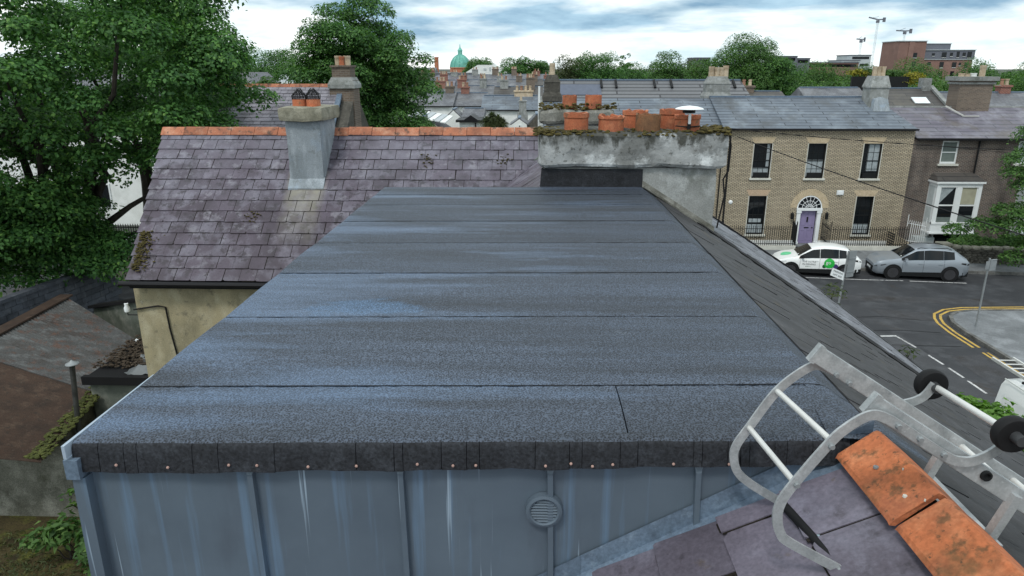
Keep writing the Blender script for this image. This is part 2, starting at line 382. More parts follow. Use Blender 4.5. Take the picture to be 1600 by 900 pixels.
M_bluerender = weather('blue_grey_render', (.26, .295, .325), (.17, .195, .21), (.36, .40, .44), 2.2, .9, [((.30, .38, .48), 2, .55, .7, .6), ((.12, .13, .12), 6, .6, .7, .5)], bump=.35, stretch=(1.5, 1.5, .5))
M_greyrender = weather('pebble_dash', (.155, .155, .13), (.085, .085, .068), (.25, .25, .215), 1.0, .95, [((.30, .30, .26), 3, .6, .7, .5), ((.05, .055, .03), 1.4, .6, .72, .7)], grain=(45, .6), bump=.7)
M_green = weather('damp_render', (.12, .135, .115), (.06, .075, .055), (.2, .21, .18), 1.3, .95)
M_block = weather('dark_block', (.075, .085, .105), (.045, .05, .06), (.115, .125, .145), 2, .95, rnd=.4)
M_mortar = plain('mortar', (.055, .06, .07), .95)
M_rust = weather('rusty_roof', (.050, .031, .022), (.027, .019, .015), (.080, .054, .039), 1.6, .85, [((.03, .025, .02), 8, .55, .66, .7), ((.24, .21, .18), 12, .64, .72, .2)], grain=(60, .5), rnd=.1, stretch=(1, 1, 1))
M_asb = weather('grey_sheet', (.072, .075, .075), (.045, .037, .033), (.125, .132, .134), 1.4, .85, [((.10, .055, .04), 3.5, .52, .64, .7)], grain=(30, .5), rnd=.1, stretch=(.6, 1.6, 1))
M_steel = plain('galvanised_steel', (.27, .29, .30), .5, .4)
M_alu = weather('aluminium', (.40, .42, .43), (.28, .30, .31), (.52, .54, .55), 9, .42, [((.7, .72, .73), 34, .66, .74, .5)], grain=(120, .2), bump=.05, metal=.35, rnd=.1)
M_alulight = plain('bright_tube', (.62, .62, .60), .4, .25)
M_rubber = plain('black_rubber', (.010, .010, .011), .65, 0, .2)
M_black = plain('black_iron', (.011, .012, .013), .6, 0, .2)
M_gutter = plain('black_gutter', (.010, .010, .012), .5, 0, .25)
M_white = plain('white_paint', (.74, .77, .78), .5, var=.04)
M_offwhite = weather('white_render', (.74, .76, .75), (.60, .62, .60), (.80, .82, .81), 1.0, .85, bump=0, rnd=.08)
M_stonetrim = plain('pale_sill', (.55, .55, .5), .8)
M_glass = plain('dark_glass', (.008, .010, .012), .04, 0, .28)
M_curtain = plain('net_curtain', (.30, .34, .36), .8, var=.2, sc=9)
M_curtdark = plain('dark_blind', (.13, .16, .15), .8, var=.15)  # darker tone than the net curtain
M_lilac = plain('lilac_paint', (.235, .20, .34), .45, var=.05)
M_alutrim = plain('pale_blue_trim', (.33, .40, .48), .4)
M_ybrick = brickmat('yellow_brick', (.62, .53, .385), (.46, .385, .27), (.060, .056, .049), ms=.017, stain=((.34, .29, .22), .45))
M_ybrickv = brickmat('soldier_brick', (.50, .39, .25), (.36, .25, .16), (.14, .12, .1), bw=.075, bh=.235, ms=.014)
M_ybrickred = brickmat('red_soldier_brick', (.42, .20, .13), (.38, .26, .17), (.14, .12, .1), bw=.075, bh=.235, ms=.014)
M_dbrick = brickmat('dark_brick', (.115, .080, .064), (.060, .047, .041), (.27, .245, .22), ms=.012, stain=((.02, .017, .017), .85))
M_chbrick = brickmat('chimney_brick', (.19, .14, .105), (.11, .08, .065), (.22, .2, .17), stain=((.06, .055, .045), .6))
M_redbrick = brickmat('red_brick', (.26, .075, .05), (.2, .06, .045), (.3, .24, .2))
M_flatbrick = weather('apartment_brick', (.21, .125, .105), (.165, .1, .088), (.25, .155, .13), .2, .9, bump=0)
M_flatgrey = plain('apartment_cladding', (.13, .14, .17), .7)
M_paleblock = plain('pale_block', (.42, .46, .48), .8, sc=.2)
M_bslate = rowmat('blue_slate', (.135, .163, .198), (.100, .120, .150), (.030, .034, .042), h=.32, w=2.7, ms=.034, zk=2.3, light=(.24, .28, .32), dirt_shade=((.07, .075, .08), .8))
M_gslate = rowmat('grey_slate', (.135, .14, .155), (.095, .10, .115), (.05, .05, .055), h=.2, zk=1.6, light=(.24, .25, .27), dirt_shade=((.08, .075, .07), .6))
M_vslate = rowmat('violet_slate', (.15, .145, .175), (.11, .10, .13), (.05, .05, .06), h=.30, w=2.4, ms=.03, zk=1.7, light=(.3, .3, .35), dirt_shade=((.10, .085, .07), .75))
M_dslate = rowmat('brown_slate', (.085, .078, .072), (.055, .05, .048), (.03, .03, .03), h=.36, w=3, ms=.035, zk=1.8, dirt_shade=((.11, .10, .08), .6))
M_seam = rowmat('grey_metal_courses', (.16, .165, .175), (.13, .135, .145), (.05, .05, .055), w=6, h=.40, zk=1.8, ms=.07)
M_asphalt = weather('asphalt', (.038, .040, .045), (.024, .025, .029), (.066, .069, .076), .5, .7, [((.035, .026, .02), .5, .62, .7, .8), ((.12, .12, .125), 7, .66, .74, .4)], grain=(30, .45), rnd=0)
M_patch = weather('asphalt_patch', (.055, .057, .062), (.040, .042, .046), (.08, .083, .09), .7, .8, grain=(30, .4), rnd=0)
M_pave = weather('concrete_path', (.165, .175, .185), (.11, .118, .125), (.25, .265, .28), .6, .65, [((.09, .095, .1), 2, .6, .7, .5)], grain=(20, .3), rnd=0)
M_kerb = weather('kerb_stone', (.13, .13, .125), (.05, .05, .045), (.2, .2, .19), 2, .9, rnd=.2)
M_yellow = weather('yellow_line', (.47, .31, .07), (.30, .2, .06), (.55, .38, .1), 4, .8, [((.06, .06, .06), 9, .6, .66, .9)], bump=0)
M_line = weather('white_line', (.5, .5, .5), (.35, .35, .35), (.6, .6, .6), 4, .8, [((.06, .06, .065), 7, .54, .62, .9)], bump=0)
M_ground = weather('yard_earth', (.045, .043, .028), (.022, .022, .014), (.075, .075, .04), .8, 1, rnd=0)
M_mossground = weather('mossy_ground', (.060, .048, .020), (.022, .018, .010), (.10, .11, .022), 1.1, 1, [((.18, .16, .12), 12, .66, .72, .5)], grain=(26, .9), rnd=0, bump=1)
M_bark = weather('bark', (.035, .030, .025), (.018, .016, .014), (.06, .055, .045), 3, .95, rnd=0)
M_lime = weather('copper_green', (.14, .42, .35), (.10, .30, .25), (.24, .52, .44), .35, .7, bump=0)
M_domered = plain('red_drum', (.42, .16, .09), .85)
M_stone = weather('rubble_stone', (.10, .095, .082), (.06, .057, .05), (.17, .16, .14), 3, .95, rnd=.7)
M_cope = weather('coping_stone', (.30, .29, .24), (.2, .19, .15), (.4, .385, .33), 2, .95, rnd=.35)
M_oldcement = weather('old_cement', (.20, .20, .18), (.09, .09, .075), (.30, .30, .28), 4, .95, bump=.6)
L_dark = leafmat('leaf_sycamore', (.025, .076, .024), (.10, .23, .055), (.18, .32, .07))
L_mid = leafmat('leaf_dark', (.027, .076, .024), (.096, .215, .05), (.16, .29, .065))
L_bright = leafmat('leaf_bright', (.035, .085, .022), (.085, .17, .04), (.14, .22, .06))
L_park = leafmat('leaf_park', (.038, .09, .026), (.095, .195, .045), (.15, .25, .06))
L_olive = leafmat('leaf_olive', (.040, .055, .022), (.085, .105, .04), (.14, .15, .07))
L_lime = leafmat('leaf_lime', (.07, .15, .02), (.15, .28, .05), (.2, .36, .08))
L_yellow = leafmat('leaf_yellow', (.16, .15, .02), (.36, .30, .03), (.45, .4, .05))

# ---------------------------------------------------------------- ground, roads
def sheet(x0, x1, y0, y1, z): return MB().quad((x0, y0, z), (x1, y0, z), (x1, y1, z), (x0, y1, z))
struct('ground', sheet(-4000, 4000, -4000, 4000, -.03), plain('town_ground', (.05, .058, .045), .95, sc=.02))
# side street (runs along Y) and the street in front of the brick houses
struct('road', MB().quad((-60, 30.9, 0), (12.6, 30.4, 0), (12.6, -20, 0), (17.9, -20, 0), (17.9, 27.6, 0), (18.25, 29.2, 0), (19.6, 30.1, 0), (22.2, 30.4, 0), (70, 27.5, 0), (70, 32.5, 0), (22.9, 36.35, 0), (10, 37.3, 0), (-60, 42, 0)), M_asphalt)
struct('road_patch', MB().quad((12.7, 27.9, .004), (12.7, 20, .004), (15.4, 20, .004), (15.2, 27.2, .004)), M_patch)
for q in (((15.6, 29.2), (17.6, 28.9), (17.7, 30.0), (15.5, 30.4)), ((13.5, 31.8), (22.5, 31.0), (22.6, 31.9), (13.4, 32.7)), ((16.0, 22.5), (17.3, 22.5), (17.3, 25.2), (16.0, 25.0))): struct('road_patch', MB().quad(*[(x, y, .0045) for x, y in q]), weather('worn_patch', (.046, .047, .052), (.03, .027, .026), (.066, .068, .074), 1.2, .75, grain=(30, .5), rnd=0) if 'worn_patch' not in bpy.data.materials else bpy.data.materials['worn_patch'])
def kerbed(name, poly, h=.12):
    struct(name, MB().prism([(x, y, -.02) for x, y in poly], (0, 0, h + .02)), M_pave)
corner = [(18.0, -20), (18.0, 27.45), (18.12, 28.5), (18.45, 29.3), (19.0, 29.75), (19.8, 30.0), (22.3, 30.25), (70, 27.3), (70, -20)]
kerbed('pavement_corner', corner)
kerbed('pavement_far', [(-60, 42.3), (10, 37.45), (22.9, 36.5), (70, 32.7), (70, 36.6), (22.8, 41.2), (10, 41.2), (-60, 46)])
kerbed('pavement_near', [(9.6, -20), (12.5, -20), (12.5, 26.8), (12.0, 29.2), (10.5, 30.3), (-5, 30.8), (-5, 28.8), (9.6, 27.5)])
def kerbline(pts, n0):
    kt = thing('kerb', n0, 'kerb', (pts[0][0], pts[0][1], 0))
    pts = [Vector((*p, 0)) for p in pts]; k = 0
    for a, b in zip(pts[:-1], pts[1:]):
        L = (b-a).length; n = max(1, round(L/.9))
        for i in range(n):
            p = a.lerp(b, i/n); q = a.lerp(b, (i+1)/n); d = (q-p)*.012
            part('kerb_stone', MB().beam(p+d+Vector((0, 0, .066)), q-d+Vector((0, 0, .066)), .15, .15), M_kerb, kt); k += 1
kerbline([(17.95, 17), (17.95, 27.45), (18.07, 28.53), (18.42, 29.35), (18.98, 29.81), (19.8, 30.07), (23.5, 30.2)], 'weathered dark kerb curving round the far street corner')
kerbline([(12, 37.28), (22.9, 36.43), (30, 35.85)], 'straight kerb behind the two parked cars')
def line(name, pts, w, mat, z=.008):
    mb = MB(); P = [Vector((*p, z)) for p in pts]; vs = []
    for i, p in enumerate(P):
        d = (P[min(i+1, len(P)-1)]-P[max(i-1, 0)]).normalized(); nn = Vector((-d.y, d.x, 0)); vs += [p+nn*w/2, p-nn*w/2]
    mb.add(vs, [(2*i, 2*i+1, 2*i+3, 2*i+2) for i in range(len(P)-1)]); struct(name, mb, mat)
def offs(pts, o):
    P = [Vector((*p, 0)) for p in pts]; out = []
    for i, p in enumerate(P):
        d = (P[min(i+1, len(P)-1)]-P[max(i-1, 0)]).normalized(); out.append((p.x-d.y*o, p.y+d.x*o))
    return out
base = [(17.95, 25.9), (17.95, 27.5), (18.07, 28.56), (18.25, 29.1), (18.45, 29.5), (19.0, 29.95), (19.8, 30.2), (23.5, 30.4), (32, 29.9)]
line('yellow_line', offs(base, .32), .11, M_yellow); line('yellow_line', offs(base, .56), .11, M_yellow)
line('yellow_line', offs([(17.95, 20), (17.95, 25.4)], .32), .09, M_yellow); line('yellow_line', offs([(17.95, 20), (17.95, 25.4)], .5), .09, M_yellow)
line('parking_line', [(13, 35.55), (17.2, 35.08), (19.2, 34.95)], .1, M_line); line('parking_line', [(19.5, 34.9), (22.2, 34.6)], .1, M_line)
for a, b in (((14.98, 27.0), (15.15, 25.85)), ((15.22, 25.1), (15.3, 24.2)), ((15.32, 23.9), (15.37, 23.05)), ((15.37, 22.8), (15.4, 21.8)), ((15.41, 20.9), (15.42, 19.6))): line('centre_line', [a, b], .09, M_line)
line('stop_line', [(13.2, 26.98), (15.0, 27.08)], .12, M_line)
for k in range(3): line('tar_crack', [(12.8+k*.3, 29.6-k*1.6), (14.2, 29.3-k*1.6), (15.6, 29.45-k*1.7), (17.0, 29.0-k*1.5)], .045, M_rubber, .0075)
# ---------------------------------------------------------------- the roof in front
def camfilter(p):
    c = W_CAM @ Vector(p)
    if c.z > -.2: return None
    u, v = -c.x/c.z*24.525/18, -c.y/c.z*24.525/18
    return (-c.z) if (abs(u) < 1.06 and abs(v) < .62) else None
W_CAM = (Matrix.Translation(cam.location) @ cam.rotation_euler.to_matrix().to_4x4()).inverted()
def slate_variants(w, L, th, n, rng, mat, nm='slate'):
    out = []
    for k in range(n):
        c1, c2 = rng.choice((0, 0, .012, .03)), rng.choice((0, 0, .015)); b = rng.uniform(-.004, .004)
        mb = MB().prism([(c1, 0, 0), (w*.5, b, 0), (w-c2, 0, 0), (w, c2*.8, 0), (w, L, -th), (0, L, -th), (0, c1*.9, 0)], (0, 0, th))
        me = mb.mesh(nm, mat); fixn(me); out.append(me)
    return out
M_dirtshade = plain('joint_dirt_shade', (.022, .019, .016), 1, 0, .1, .5, 30)  # dirt plus painted shade for slate joints and course lines
def slates(parent, P0, U, V, Lu, Lv, w, g, mat, inside=None, maxn=300, th=.008, seed=1, gap=.006, lift=.5, off0=0, rotj=.006, cut=False, xs=None, nm='slate', missing=0, dirt_shade=None):
    rng = random.Random(seed); P0 = Vector(P0); U = Vector(U).normalized(); V = Vector(V).normalized(); N = U.cross(V)
    vs = slate_variants(w-gap, g*1.55, th, 6, rng, mat, nm); items = []; dmb = []
    for r in range(int(Lv/g+1e-6)):
        x = -w*(.5 if (r % 2) else 0) + off0; X0 = xs(r*g) if xs else 0; x += X0
        while x < Lu - .02:
            s = 1.0; xx = x
            if x < X0: s = (w+x-X0)/w; xx = X0
            if x + w > Lu: s = (Lu-x)/w
            x += w
            if s < .12: continue
            c = P0 + U*(xx+w*s/2) + V*(r*g+g/2)
            if inside and not inside(c): continue
            if missing and rng.random() < missing: continue
            tilt = th*1.7/(g*1.0) ; 
            Mx = Matrix((( *U, 0), (*V, 0), (*N, 0), (0, 0, 0, 1))).transposed()
            Mx = Matrix.Translation(P0 + U*(xx + rng.uniform(0, gap)) + V*(r*g + rng.uniform(-.006, .004)) + N*(th*1.9 + rng.random()*th*lift)) @ Mx
            Mx = Mx @ Matrix.Rotation(-tilt*.62, 4, 'X') @ Matrix.Rotation(rng.uniform(-rotj, rotj), 4, 'Z') @ Matrix.Diagonal((s, 1, 1, 1))
            if (r == int(Lv/g+1e-6)-1) and cut: Mx = Mx @ Matrix.Diagonal((1, .58, 1, 1))
            if dirt_shade: dmb.append((c, Mx, s))
            d = camfilter(c); items.append((d if d else 1e4, Mx, rng.choice(vs)))
    items.sort(key=lambda q: q[0])
    for d, Mx, me in items[:maxn]: inst(nm, me, Mx, parent)
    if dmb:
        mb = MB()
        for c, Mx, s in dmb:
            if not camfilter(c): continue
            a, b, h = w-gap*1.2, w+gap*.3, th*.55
            mb.add([Mx @ Vector(q) for q in ((a, .002, 0), (b, .002, 0), (b, g*.99, -th*.6), (a, g*.99, -th*.6), (a+.001, .004, h), (b-.001, .004, h), (b-.001, g*.99, h-th*.62), (a+.001, g*.99, h-th*.62))], [(4, 5, 6, 7), (0, 1, 5, 4), (1, 2, 6, 5), (3, 0, 4, 7)])  # dark fillet in the joint: dirt with the gap's shade painted in
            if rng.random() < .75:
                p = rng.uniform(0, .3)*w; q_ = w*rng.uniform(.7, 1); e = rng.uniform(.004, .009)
                mb.add([Mx @ Vector(q) for q in ((p, -e, -th*.55), (q_, -e*rng.uniform(.3, 1.2), -th*.55), (q_, .002, -th*.2), (p, .002, -th*.2))], [(0, 1, 2, 3)])  # dark strip below the tail edge stands in for its shadow
        part('joint_dirt_shade', mb, dirt_shade, parent, kind='stuff', fix=False)
    if len(items) > maxn:
        mb = MB()
        for d, Mx, me in items[maxn:]: mb.add([Mx @ v.co for v in me.vertices], [list(p.vertices) for p in me.polygons])
        part(nm, mb, mat, parent, kind='stuff')
def wavy(mb, x0, x1, y0f, y1f, z, th, n=28, seed=0, amp=.005, ea=.006, swell=.0):
    """thin sheet between two edges with hand-laid waviness"""
    rng = random.Random(seed); vs = []; cols = 8
    for i in range(n+1):
        x = x0+(x1-x0)*i/n; e0 = rng.uniform(-ea, ea); e1 = rng.uniform(-ea, ea)
        for j in range(cols+1):
            y = (y0f(x)+e0)*(1-j/cols)+(y1f(x)+e1)*j/cols
            zz = z + (rng.uniform(-amp, amp)+swell*math.sin(math.pi*j/cols)*(1+.4*math.sin(x*1.7+seed)))*(0 if j in (0, cols) else 1)
            vs.append((x, y, zz))
    k = len(vs); top = []
    for i in range(n):
        for j in range(cols):
            a = i*(cols+1)+j; top.append((a, a+cols+1, a+cols+2, a+1))
    mb.add(vs, top)
    # skirt
    sk = []
    ring = [i*(cols+1) for i in range(n+1)] + [n*(cols+1)+j for j in range(1, cols+1)] + [i*(cols+1)+cols for i in range(n-1, -1, -1)] + [j for j in range(cols-1, 0, -1)]
    b = len(mb.v)-k
    low = [(vs[i][0], vs[i][1], vs[i][2]-th) for i in ring]; o = len(mb.v); mb.v.extend(low)
    for q in range(len(ring)):
        q2 = (q+1) % len(ring); mb.f.append([b+ring[q], o+q, o+q2, b+ring[q2]]); mb.m.append(0)

EX, EZ = 4.97, 6.78              # street-side eaves
RS = Vector((1, 0, -.64)).normalized()
house = thing('terraced_house', 'slate roofed house with black felt flat roof and zinc dormer nearest the camera', 'house', (0, 4, 0))
# masonry and roof carcass
part('wall', MB().box(-3.0, 4.7, -3, 8.6, -.02, 6.55), M_greyrender, house)
roof_r = part('roof', MB().prism([(1.335, -3, 9.04), (5.05, -3, 6.66), (5.05, -3, 6.55), (1.335, -3, 8.9)], (0, 11.9, 0)), M_rubber, house)
left_r = part('roof', MB().prism([(1.335, -3, 9.03), (-3.25, -3, 6.51), (-3.25, -3, 6.40), (1.335, -3, 8.9)], (0, 5.42, 0)), M_rubber, house)
part('roof', MB().prism([(-1.78, 2.425, 7.315), (-3.25, 2.425, 6.508), (-3.25, 2.425, 6.40), (-1.78, 2.425, 7.2)], (0, 6.17, 0)), M_purple, house)
part('dormer_side', MB().box(-1.79, -1.7, 2.53, 8.5, 6.4, 9.03), M_zinc, house)
part('dormer_core', MB().box(-1.7, 1.30, 2.56, 8.5, 6.4, 9.04), M_rubber, house)
# felt flat roof: one strip per roll
flat = part('flat_roof', MB().box(-1.76, 1.31, 2.53, 8.5, 9.042, 9.072), M_rubber, house)
sk = lambda x: .035*x
seams = [2.462, 2.93, 3.86, 4.78, 5.67, 6.54, 7.36, 7.98, 8.52]
for i in range(len(seams)-1):
    a, b = seams[i], seams[i+1]; xs = [(-1.79, 1.345)] if i else [(-1.79, .392), (.398, 1.345)]
    for q, (xa, xb) in enumerate(xs):
        mb = MB(); wavy(mb, xa, xb, lambda x: a+sk(x)+.004, lambda x: b+sk(x)-.004, 9.1+.0015*(i % 2), .025, seed=10*i+q, amp=.0008, swell=.007, n=60)
        part('felt_strip', mb, M_felt, flat, smooth=True)
# bitumen squeezed out along each lap
rb = random.Random(77)
rollz = lambda x: 9.1 if x < 1.31 else (9.1-.5*(x-1.31)**2/.12 if x < 1.43 else 9.04-.64*(x-1.43))
for i in range(1, len(seams)-1):
    n = 120; vs = []; ph = rb.random()*6
    for k in range(n+1):
        x = -1.785+3.5*k/n; y = seams[i]+sk(min(x, 1.3))+.006*math.sin(x*2.3+ph)*(k/n)+.10*max(0, x-1.35); w = max(.0003, rb.gauss(.0013, .0022))*(1+.22*i)
        if rb.random() < .12: w *= .15
        vs += [(x, y-w, rollz(x)+.0034), (x, y+.003, rollz(x)+.0046)]
    part('lap_seam', MB().add(vs, [(2*k, 2*k+2, 2*k+3, 2*k+1) for k in range(n)]), M_rubber, flat, fix=False)
# felt turned down over the ridge on the street side
mb = MB(); n = 60; rr = random.Random(5); vs = []
for i in range(n+1):
    y = 2.47+6.02*i/n; e = .07*math.sin(y*1.3)+.035*math.sin(y*4.1)+.015*math.sin(y*11)+rr.uniform(-.012, .012)+.10*max(0, 3.4-y)
    for x in (1.27, 1.31, 1.345, 1.39, 1.43, 1.55, 1.66, 1.80+e): vs.append((x, y, rollz(x)+.002))
    vs.append((1.80+e, y, rollz(1.80+e)-.02))
mb.add(vs, [(9*i+k, 9*i+k+1, 9*i+10+k, 9*i+9+k) for i in range(n) for k in range(8)])
part('felt_edge', mb, M_felt, flat, smooth=True)
# drip edge: felt turned down at the front in cut tabs
rr = random.Random(11); xs_ = []; x = -1.79
while x < 1.335:
    w = rr.choice((.035, .05, .07, .10, .15, .22)); n = max(1, int(w/.03)); cut = rr.random() < .9
    for k in range(n): xs_.append((x+w*k/n, 0))
    x += w
    if cut: d = rr.uniform(.5, 1); xs_ += [(x-.003, 0), (x-.0012, d), (x+.0012, d), (x+.003, 0)]
xs_ = [q for q in xs_ if q[0] < 1.335] + [(1.337, 0)]
vs = []; zb = 8.985
for x, g in xs_:
    y = 2.462+sk(x); gd = .012*g; zb += rr.uniform(-.003, .003); zb += (8.985+.008*x-zb)*.3; bw = .002*math.sin(x*9)+.0015*math.sin(x*23)
    for yy, zz in ((y+.02, 9.1065), (y-.008-bw*.3, 9.1035), (y-.026-bw+gd*.4, 9.094), (y-.034-bw+gd, 9.078), (y-.040-bw*1.5+gd, 9.04), (y-.046-bw*2+gd, zb), (y-.040-bw*2, zb-.002), (y-.03, zb+.01)): vs.append((x, yy, zz))
k8 = 8; mb = MB().add(vs, [(i*k8+j, (i+1)*k8+j, (i+1)*k8+j+1, i*k8+j+1) for i in range(len(xs_)-1) for j in range(k8-1)])
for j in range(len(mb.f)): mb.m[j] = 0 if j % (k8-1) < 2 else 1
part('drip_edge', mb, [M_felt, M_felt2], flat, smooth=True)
for x in (-1.62, -1.42, -1.18, -1.07, -.87, -.68, -.44, -.30, -.21, .065, .165, .25, .33, .57, .79):
    part('nail', MB().lathe([(.0, -.006), (.0055, -.004), (.006, 0), (.003, .002)], (x, 2.464+sk(x)-.05, 9.003+rr.uniform(-.006, .008)), 8, axis='Y'), plain('clout_nail', (.42, .27, .23), .5) if 'clout_nail' not in bpy.data.materials else bpy.data.materials['clout_nail'], flat)
part('edge_trim', MB().hexa([(-1.806, 2.33, 9.05), (-1.793, 2.33, 9.05), (-1.793, 3.0, 9.08), (-1.798, 3.0, 9.08), (-1.806, 2.33, 9.106), (-1.793, 2.33, 9.106), (-1.793, 3.0, 9.102), (-1.798, 3.0, 9.102)]), M_alutrim, house)
part('fascia', MB().box(-1.815, -1.76, 2.335, 2.395, 8.955, 9.04).box(-1.83, -1.72, 2.40, 2.47, 8.96, 8.975), M_lead, house)
# zinc front: sheets and standing seams
zl = lambda x: 9.03-.55*(1.33-x)     # slate slope height
seamx = [-1.79, -1.115, -.515, .085, .68, 1.30]
for i in range(5):
    a, b = seamx[i], seamx[i+1]; ya, yb = 2.462+sk(a), 2.462+sk(b)
    q = [(a, ya, zl(a)-.1), (b, yb, zl(b)-.1), (b, yb, 9.06), (a, ya, 9.06)]; mb = MB(); nn = 6; vs = []
    for k in range(nn+1):
        t = k/nn; bow = .006*math.sin(math.pi*t)*(1 if i % 2 else -1)
        vs += [(a+(b-a)*t, ya+(yb-ya)*t+bow, zl(a+(b-a)*t)-.1), (a+(b-a)*t, ya+(yb-ya)*t+bow*.3, 9.06)]
    mb.add(vs, [(2*k, 2*k+2, 2*k+3, 2*k+1) for k in range(nn)])
    part('zinc_sheet', mb, M_zinc, house, fix=False)
for x in seamx[1:5]:
    y = 2.462+sk(x); z0 = zl(x)-.05; z1 = 9.0; d = .012
    part('standing_seam', MB().hexa([(x-.011+d, y-.028, z0), (x+.011+d, y-.028, z0), (x+.014+d, y+.004, z0), (x-.014+d, y+.004, z0), (x-.011, y-.026, z1-.05), (x+.011, y-.026, z1-.05), (x+.014, y+.004, z1-.05), (x-.014, y+.004, z1-.05)])
         .hexa([(x-.011, y-.026, z1-.05), (x+.011, y-.026, z1-.05), (x+.014, y+.004, z1-.05), (x-.014, y+.004, z1-.05), (x-.022, y-.010, z1), (x+.022, y-.010, z1), (x+.022, y+.004, z1), (x-.022, y+.004, z1)]), M_zinc, house)
part('corner_seam', MB().hexa([(-1.84, 2.33, 6.5), (-1.76, 2.345, 6.5), (-1.76, 2.42, 6.5), (-1.84, 2.45, 6.5), (-1.80, 2.345, 8.95), (-1.755, 2.355, 8.95), (-1.755, 2.42, 8.95), (-1.80, 2.45, 8.95)]), M_zinc, house)
# round louvred vent
vx, vz = .062, 8.775; vy = 2.457+sk(vx)
vent = part('vent', MB().lathe([(.055, -.002), (.055, -.026), (.062, -.030), (.074, -.026), (.077, 0)], (vx, vy, vz), 28, axis='Y'), M_zinc, house, smooth=True)
part('vent_back', MB().lathe([(0, -.003), (.056, -.003), (.056, 0)], (vx, vy, vz), 24, axis='Y'), M_rubber, vent)
for k in range(8):
    z = vz-.046+k*.0132; hw = math.sqrt(max(0, .0555**2-(z-vz)**2))
    part('louvre', MB().hexa([(vx-hw, vy-.022, z-.005), (vx+hw, vy-.022, z-.005), (vx+hw, vy-.008, z+.004), (vx-hw, vy-.008, z+.004), (vx-hw, vy-.020, z-.001), (vx+hw, vy-.020, z-.001), (vx+hw, vy-.006, z+.007), (vx-hw, vy-.006, z+.007)]), M_zinc, vent)
# lead flashing stepped down the slope in lapped pieces
xs = [1.36, 1.02, .62, .22, -.2, -.7, -1.25, -1.8]
for i in range(len(xs)-1):
    b, a = xs[i], xs[i+1]; o = .003*(i % 2); p = []
    for x in (a-.03, b):
        y = 2.462+sk(x); z = zl(x)
        p.append([(x, y-.006-o, z+.125), (x, y-.012-o, z+.035), (x, y-.045, z+.028+o), (x, y-.125+rr.uniform(-.006, .006), z+.024+o)])
    mb = MB()
    mb.add(p[0]+p[1], [(k, k+4, k+5, k+1) for k in range(3)]); part('flashing', mb, M_lead, house)
# near slates, garden side
ls = Vector((1, 0, .55)).normalized(); gx = .243; gl = gx/ls.x
x0 = .767-gx*16
slates(left_r, (x0, 2.43, 9.045-.55*(1.33-x0)), (0, -1, 0), (1, 0, .55), 4.2, 18*gl+.02, .40, gl, M_nearslate, th=.010, seed=3, off0=-.30, gap=.014, lift=1.2, rotj=.016, dirt_shade=M_dirtshade)
# ridge tiles
ridge = part('ridge', MB().box(1.27, 1.40, -1.5, 2.45, 8.95, 9.06), M_moss, house)
y = 2.45; rr = random.Random(4)
for k in range(8):
    y1 = y-.455; dz = rr.uniform(-.006, .006); dx = rr.uniform(-.006, .006); t = .016; ov = .0
    prof = [(1.205, 9.045), (1.215, 9.062), (1.332, 9.163), (1.345, 9.170), (1.36, 9.163), (1.465, 9.075), (1.475, 9.058), (1.462, 9.050), (1.345, 9.148), (1.222, 9.042)]
    mb = MB(); nn = len(prof); secs = []
    for s_ in (0, .03, .5, .97, 1):
        yy = y-.006+(y1+.020-y)*s_; e = .004 if s_ in (0, 1) else 0
        secs += [(px+dx+rr.uniform(-.002, .002), yy+rr.uniform(-.003, .003), pz+dz-e+.010*s_*(1 if k else 1)+rr.uniform(-.0015, .0015)) for px, pz in prof]
    mb.add(secs, [tuple(range(nn))[::-1], tuple(4*nn+i for i in range(nn))] + [(j*nn+i, j*nn+(i+1) % nn, (j+1)*nn+(i+1) % nn, (j+1)*nn+i) for j in range(4) for i in range(nn)])
    part('ridge_tile', mb, M_terra, ridge)
    y = y1
for (x, y, s, mm) in ((1.262, 2.26, .010, M_steel), (1.27, 2.07, .008, M_stonetrim), (1.312, 2.18, .0025, M_stonetrim), (1.30, 2.01, .003, M_stonetrim)):
    z = 9.062+(x-1.215)*.863+.012
    part('fixing', MB().lathe([(s, -.006), (s*.9, .0015), (s*.5, .002), (s*.45, .0)], (x, y, z), 10), mm, ridge)
# felt patch and torn black pieces behind the first ridge tile
part('felt_patch', MB().quad((1.18, 2.475, 9.112), (1.40, 2.425, 9.125), (1.42, 2.66, 9.112), (1.22, 2.72, 9.110)).quad((1.40, 2.425, 9.125), (1.60, 2.43, 9.0), (1.60, 2.62, 8.99), (1.42, 2.66, 9.112)), M_felt, house, fix=False)
# street-side slates
def edgeY(x): return 8.62-.50*max(0, x-1.9)
slates(roof_r, (EX, -2.5, EZ+.0), (0, 1, 0), (-1, 0, .64), 11.6, 4.16, .30, .20, M_oldslate, inside=lambda c: c.y < edgeY(c.x)-.05, seed=8, th=.007, lift=1.0, rotj=.008)
pr = lambda x, dz=0: (9.1-.64*(x-1.343)+dz)
for o, w, mm, dz in ((-.10, .05, M_rubber, .03), (.10, .045, M_rubber, .035)):
    part('party_flashing', MB().beam((2.0, edgeY(2.0)+o, pr(2.0, dz)), (5.0, edgeY(5.0)+o, pr(5.0, dz)), w, .025, (0, 0, 1)), mm, house)
part('gutter', MB().tube([(5.08, -3, 6.66), (5.08, 7.2, 6.66)], .055, 8), M_gutter, house)

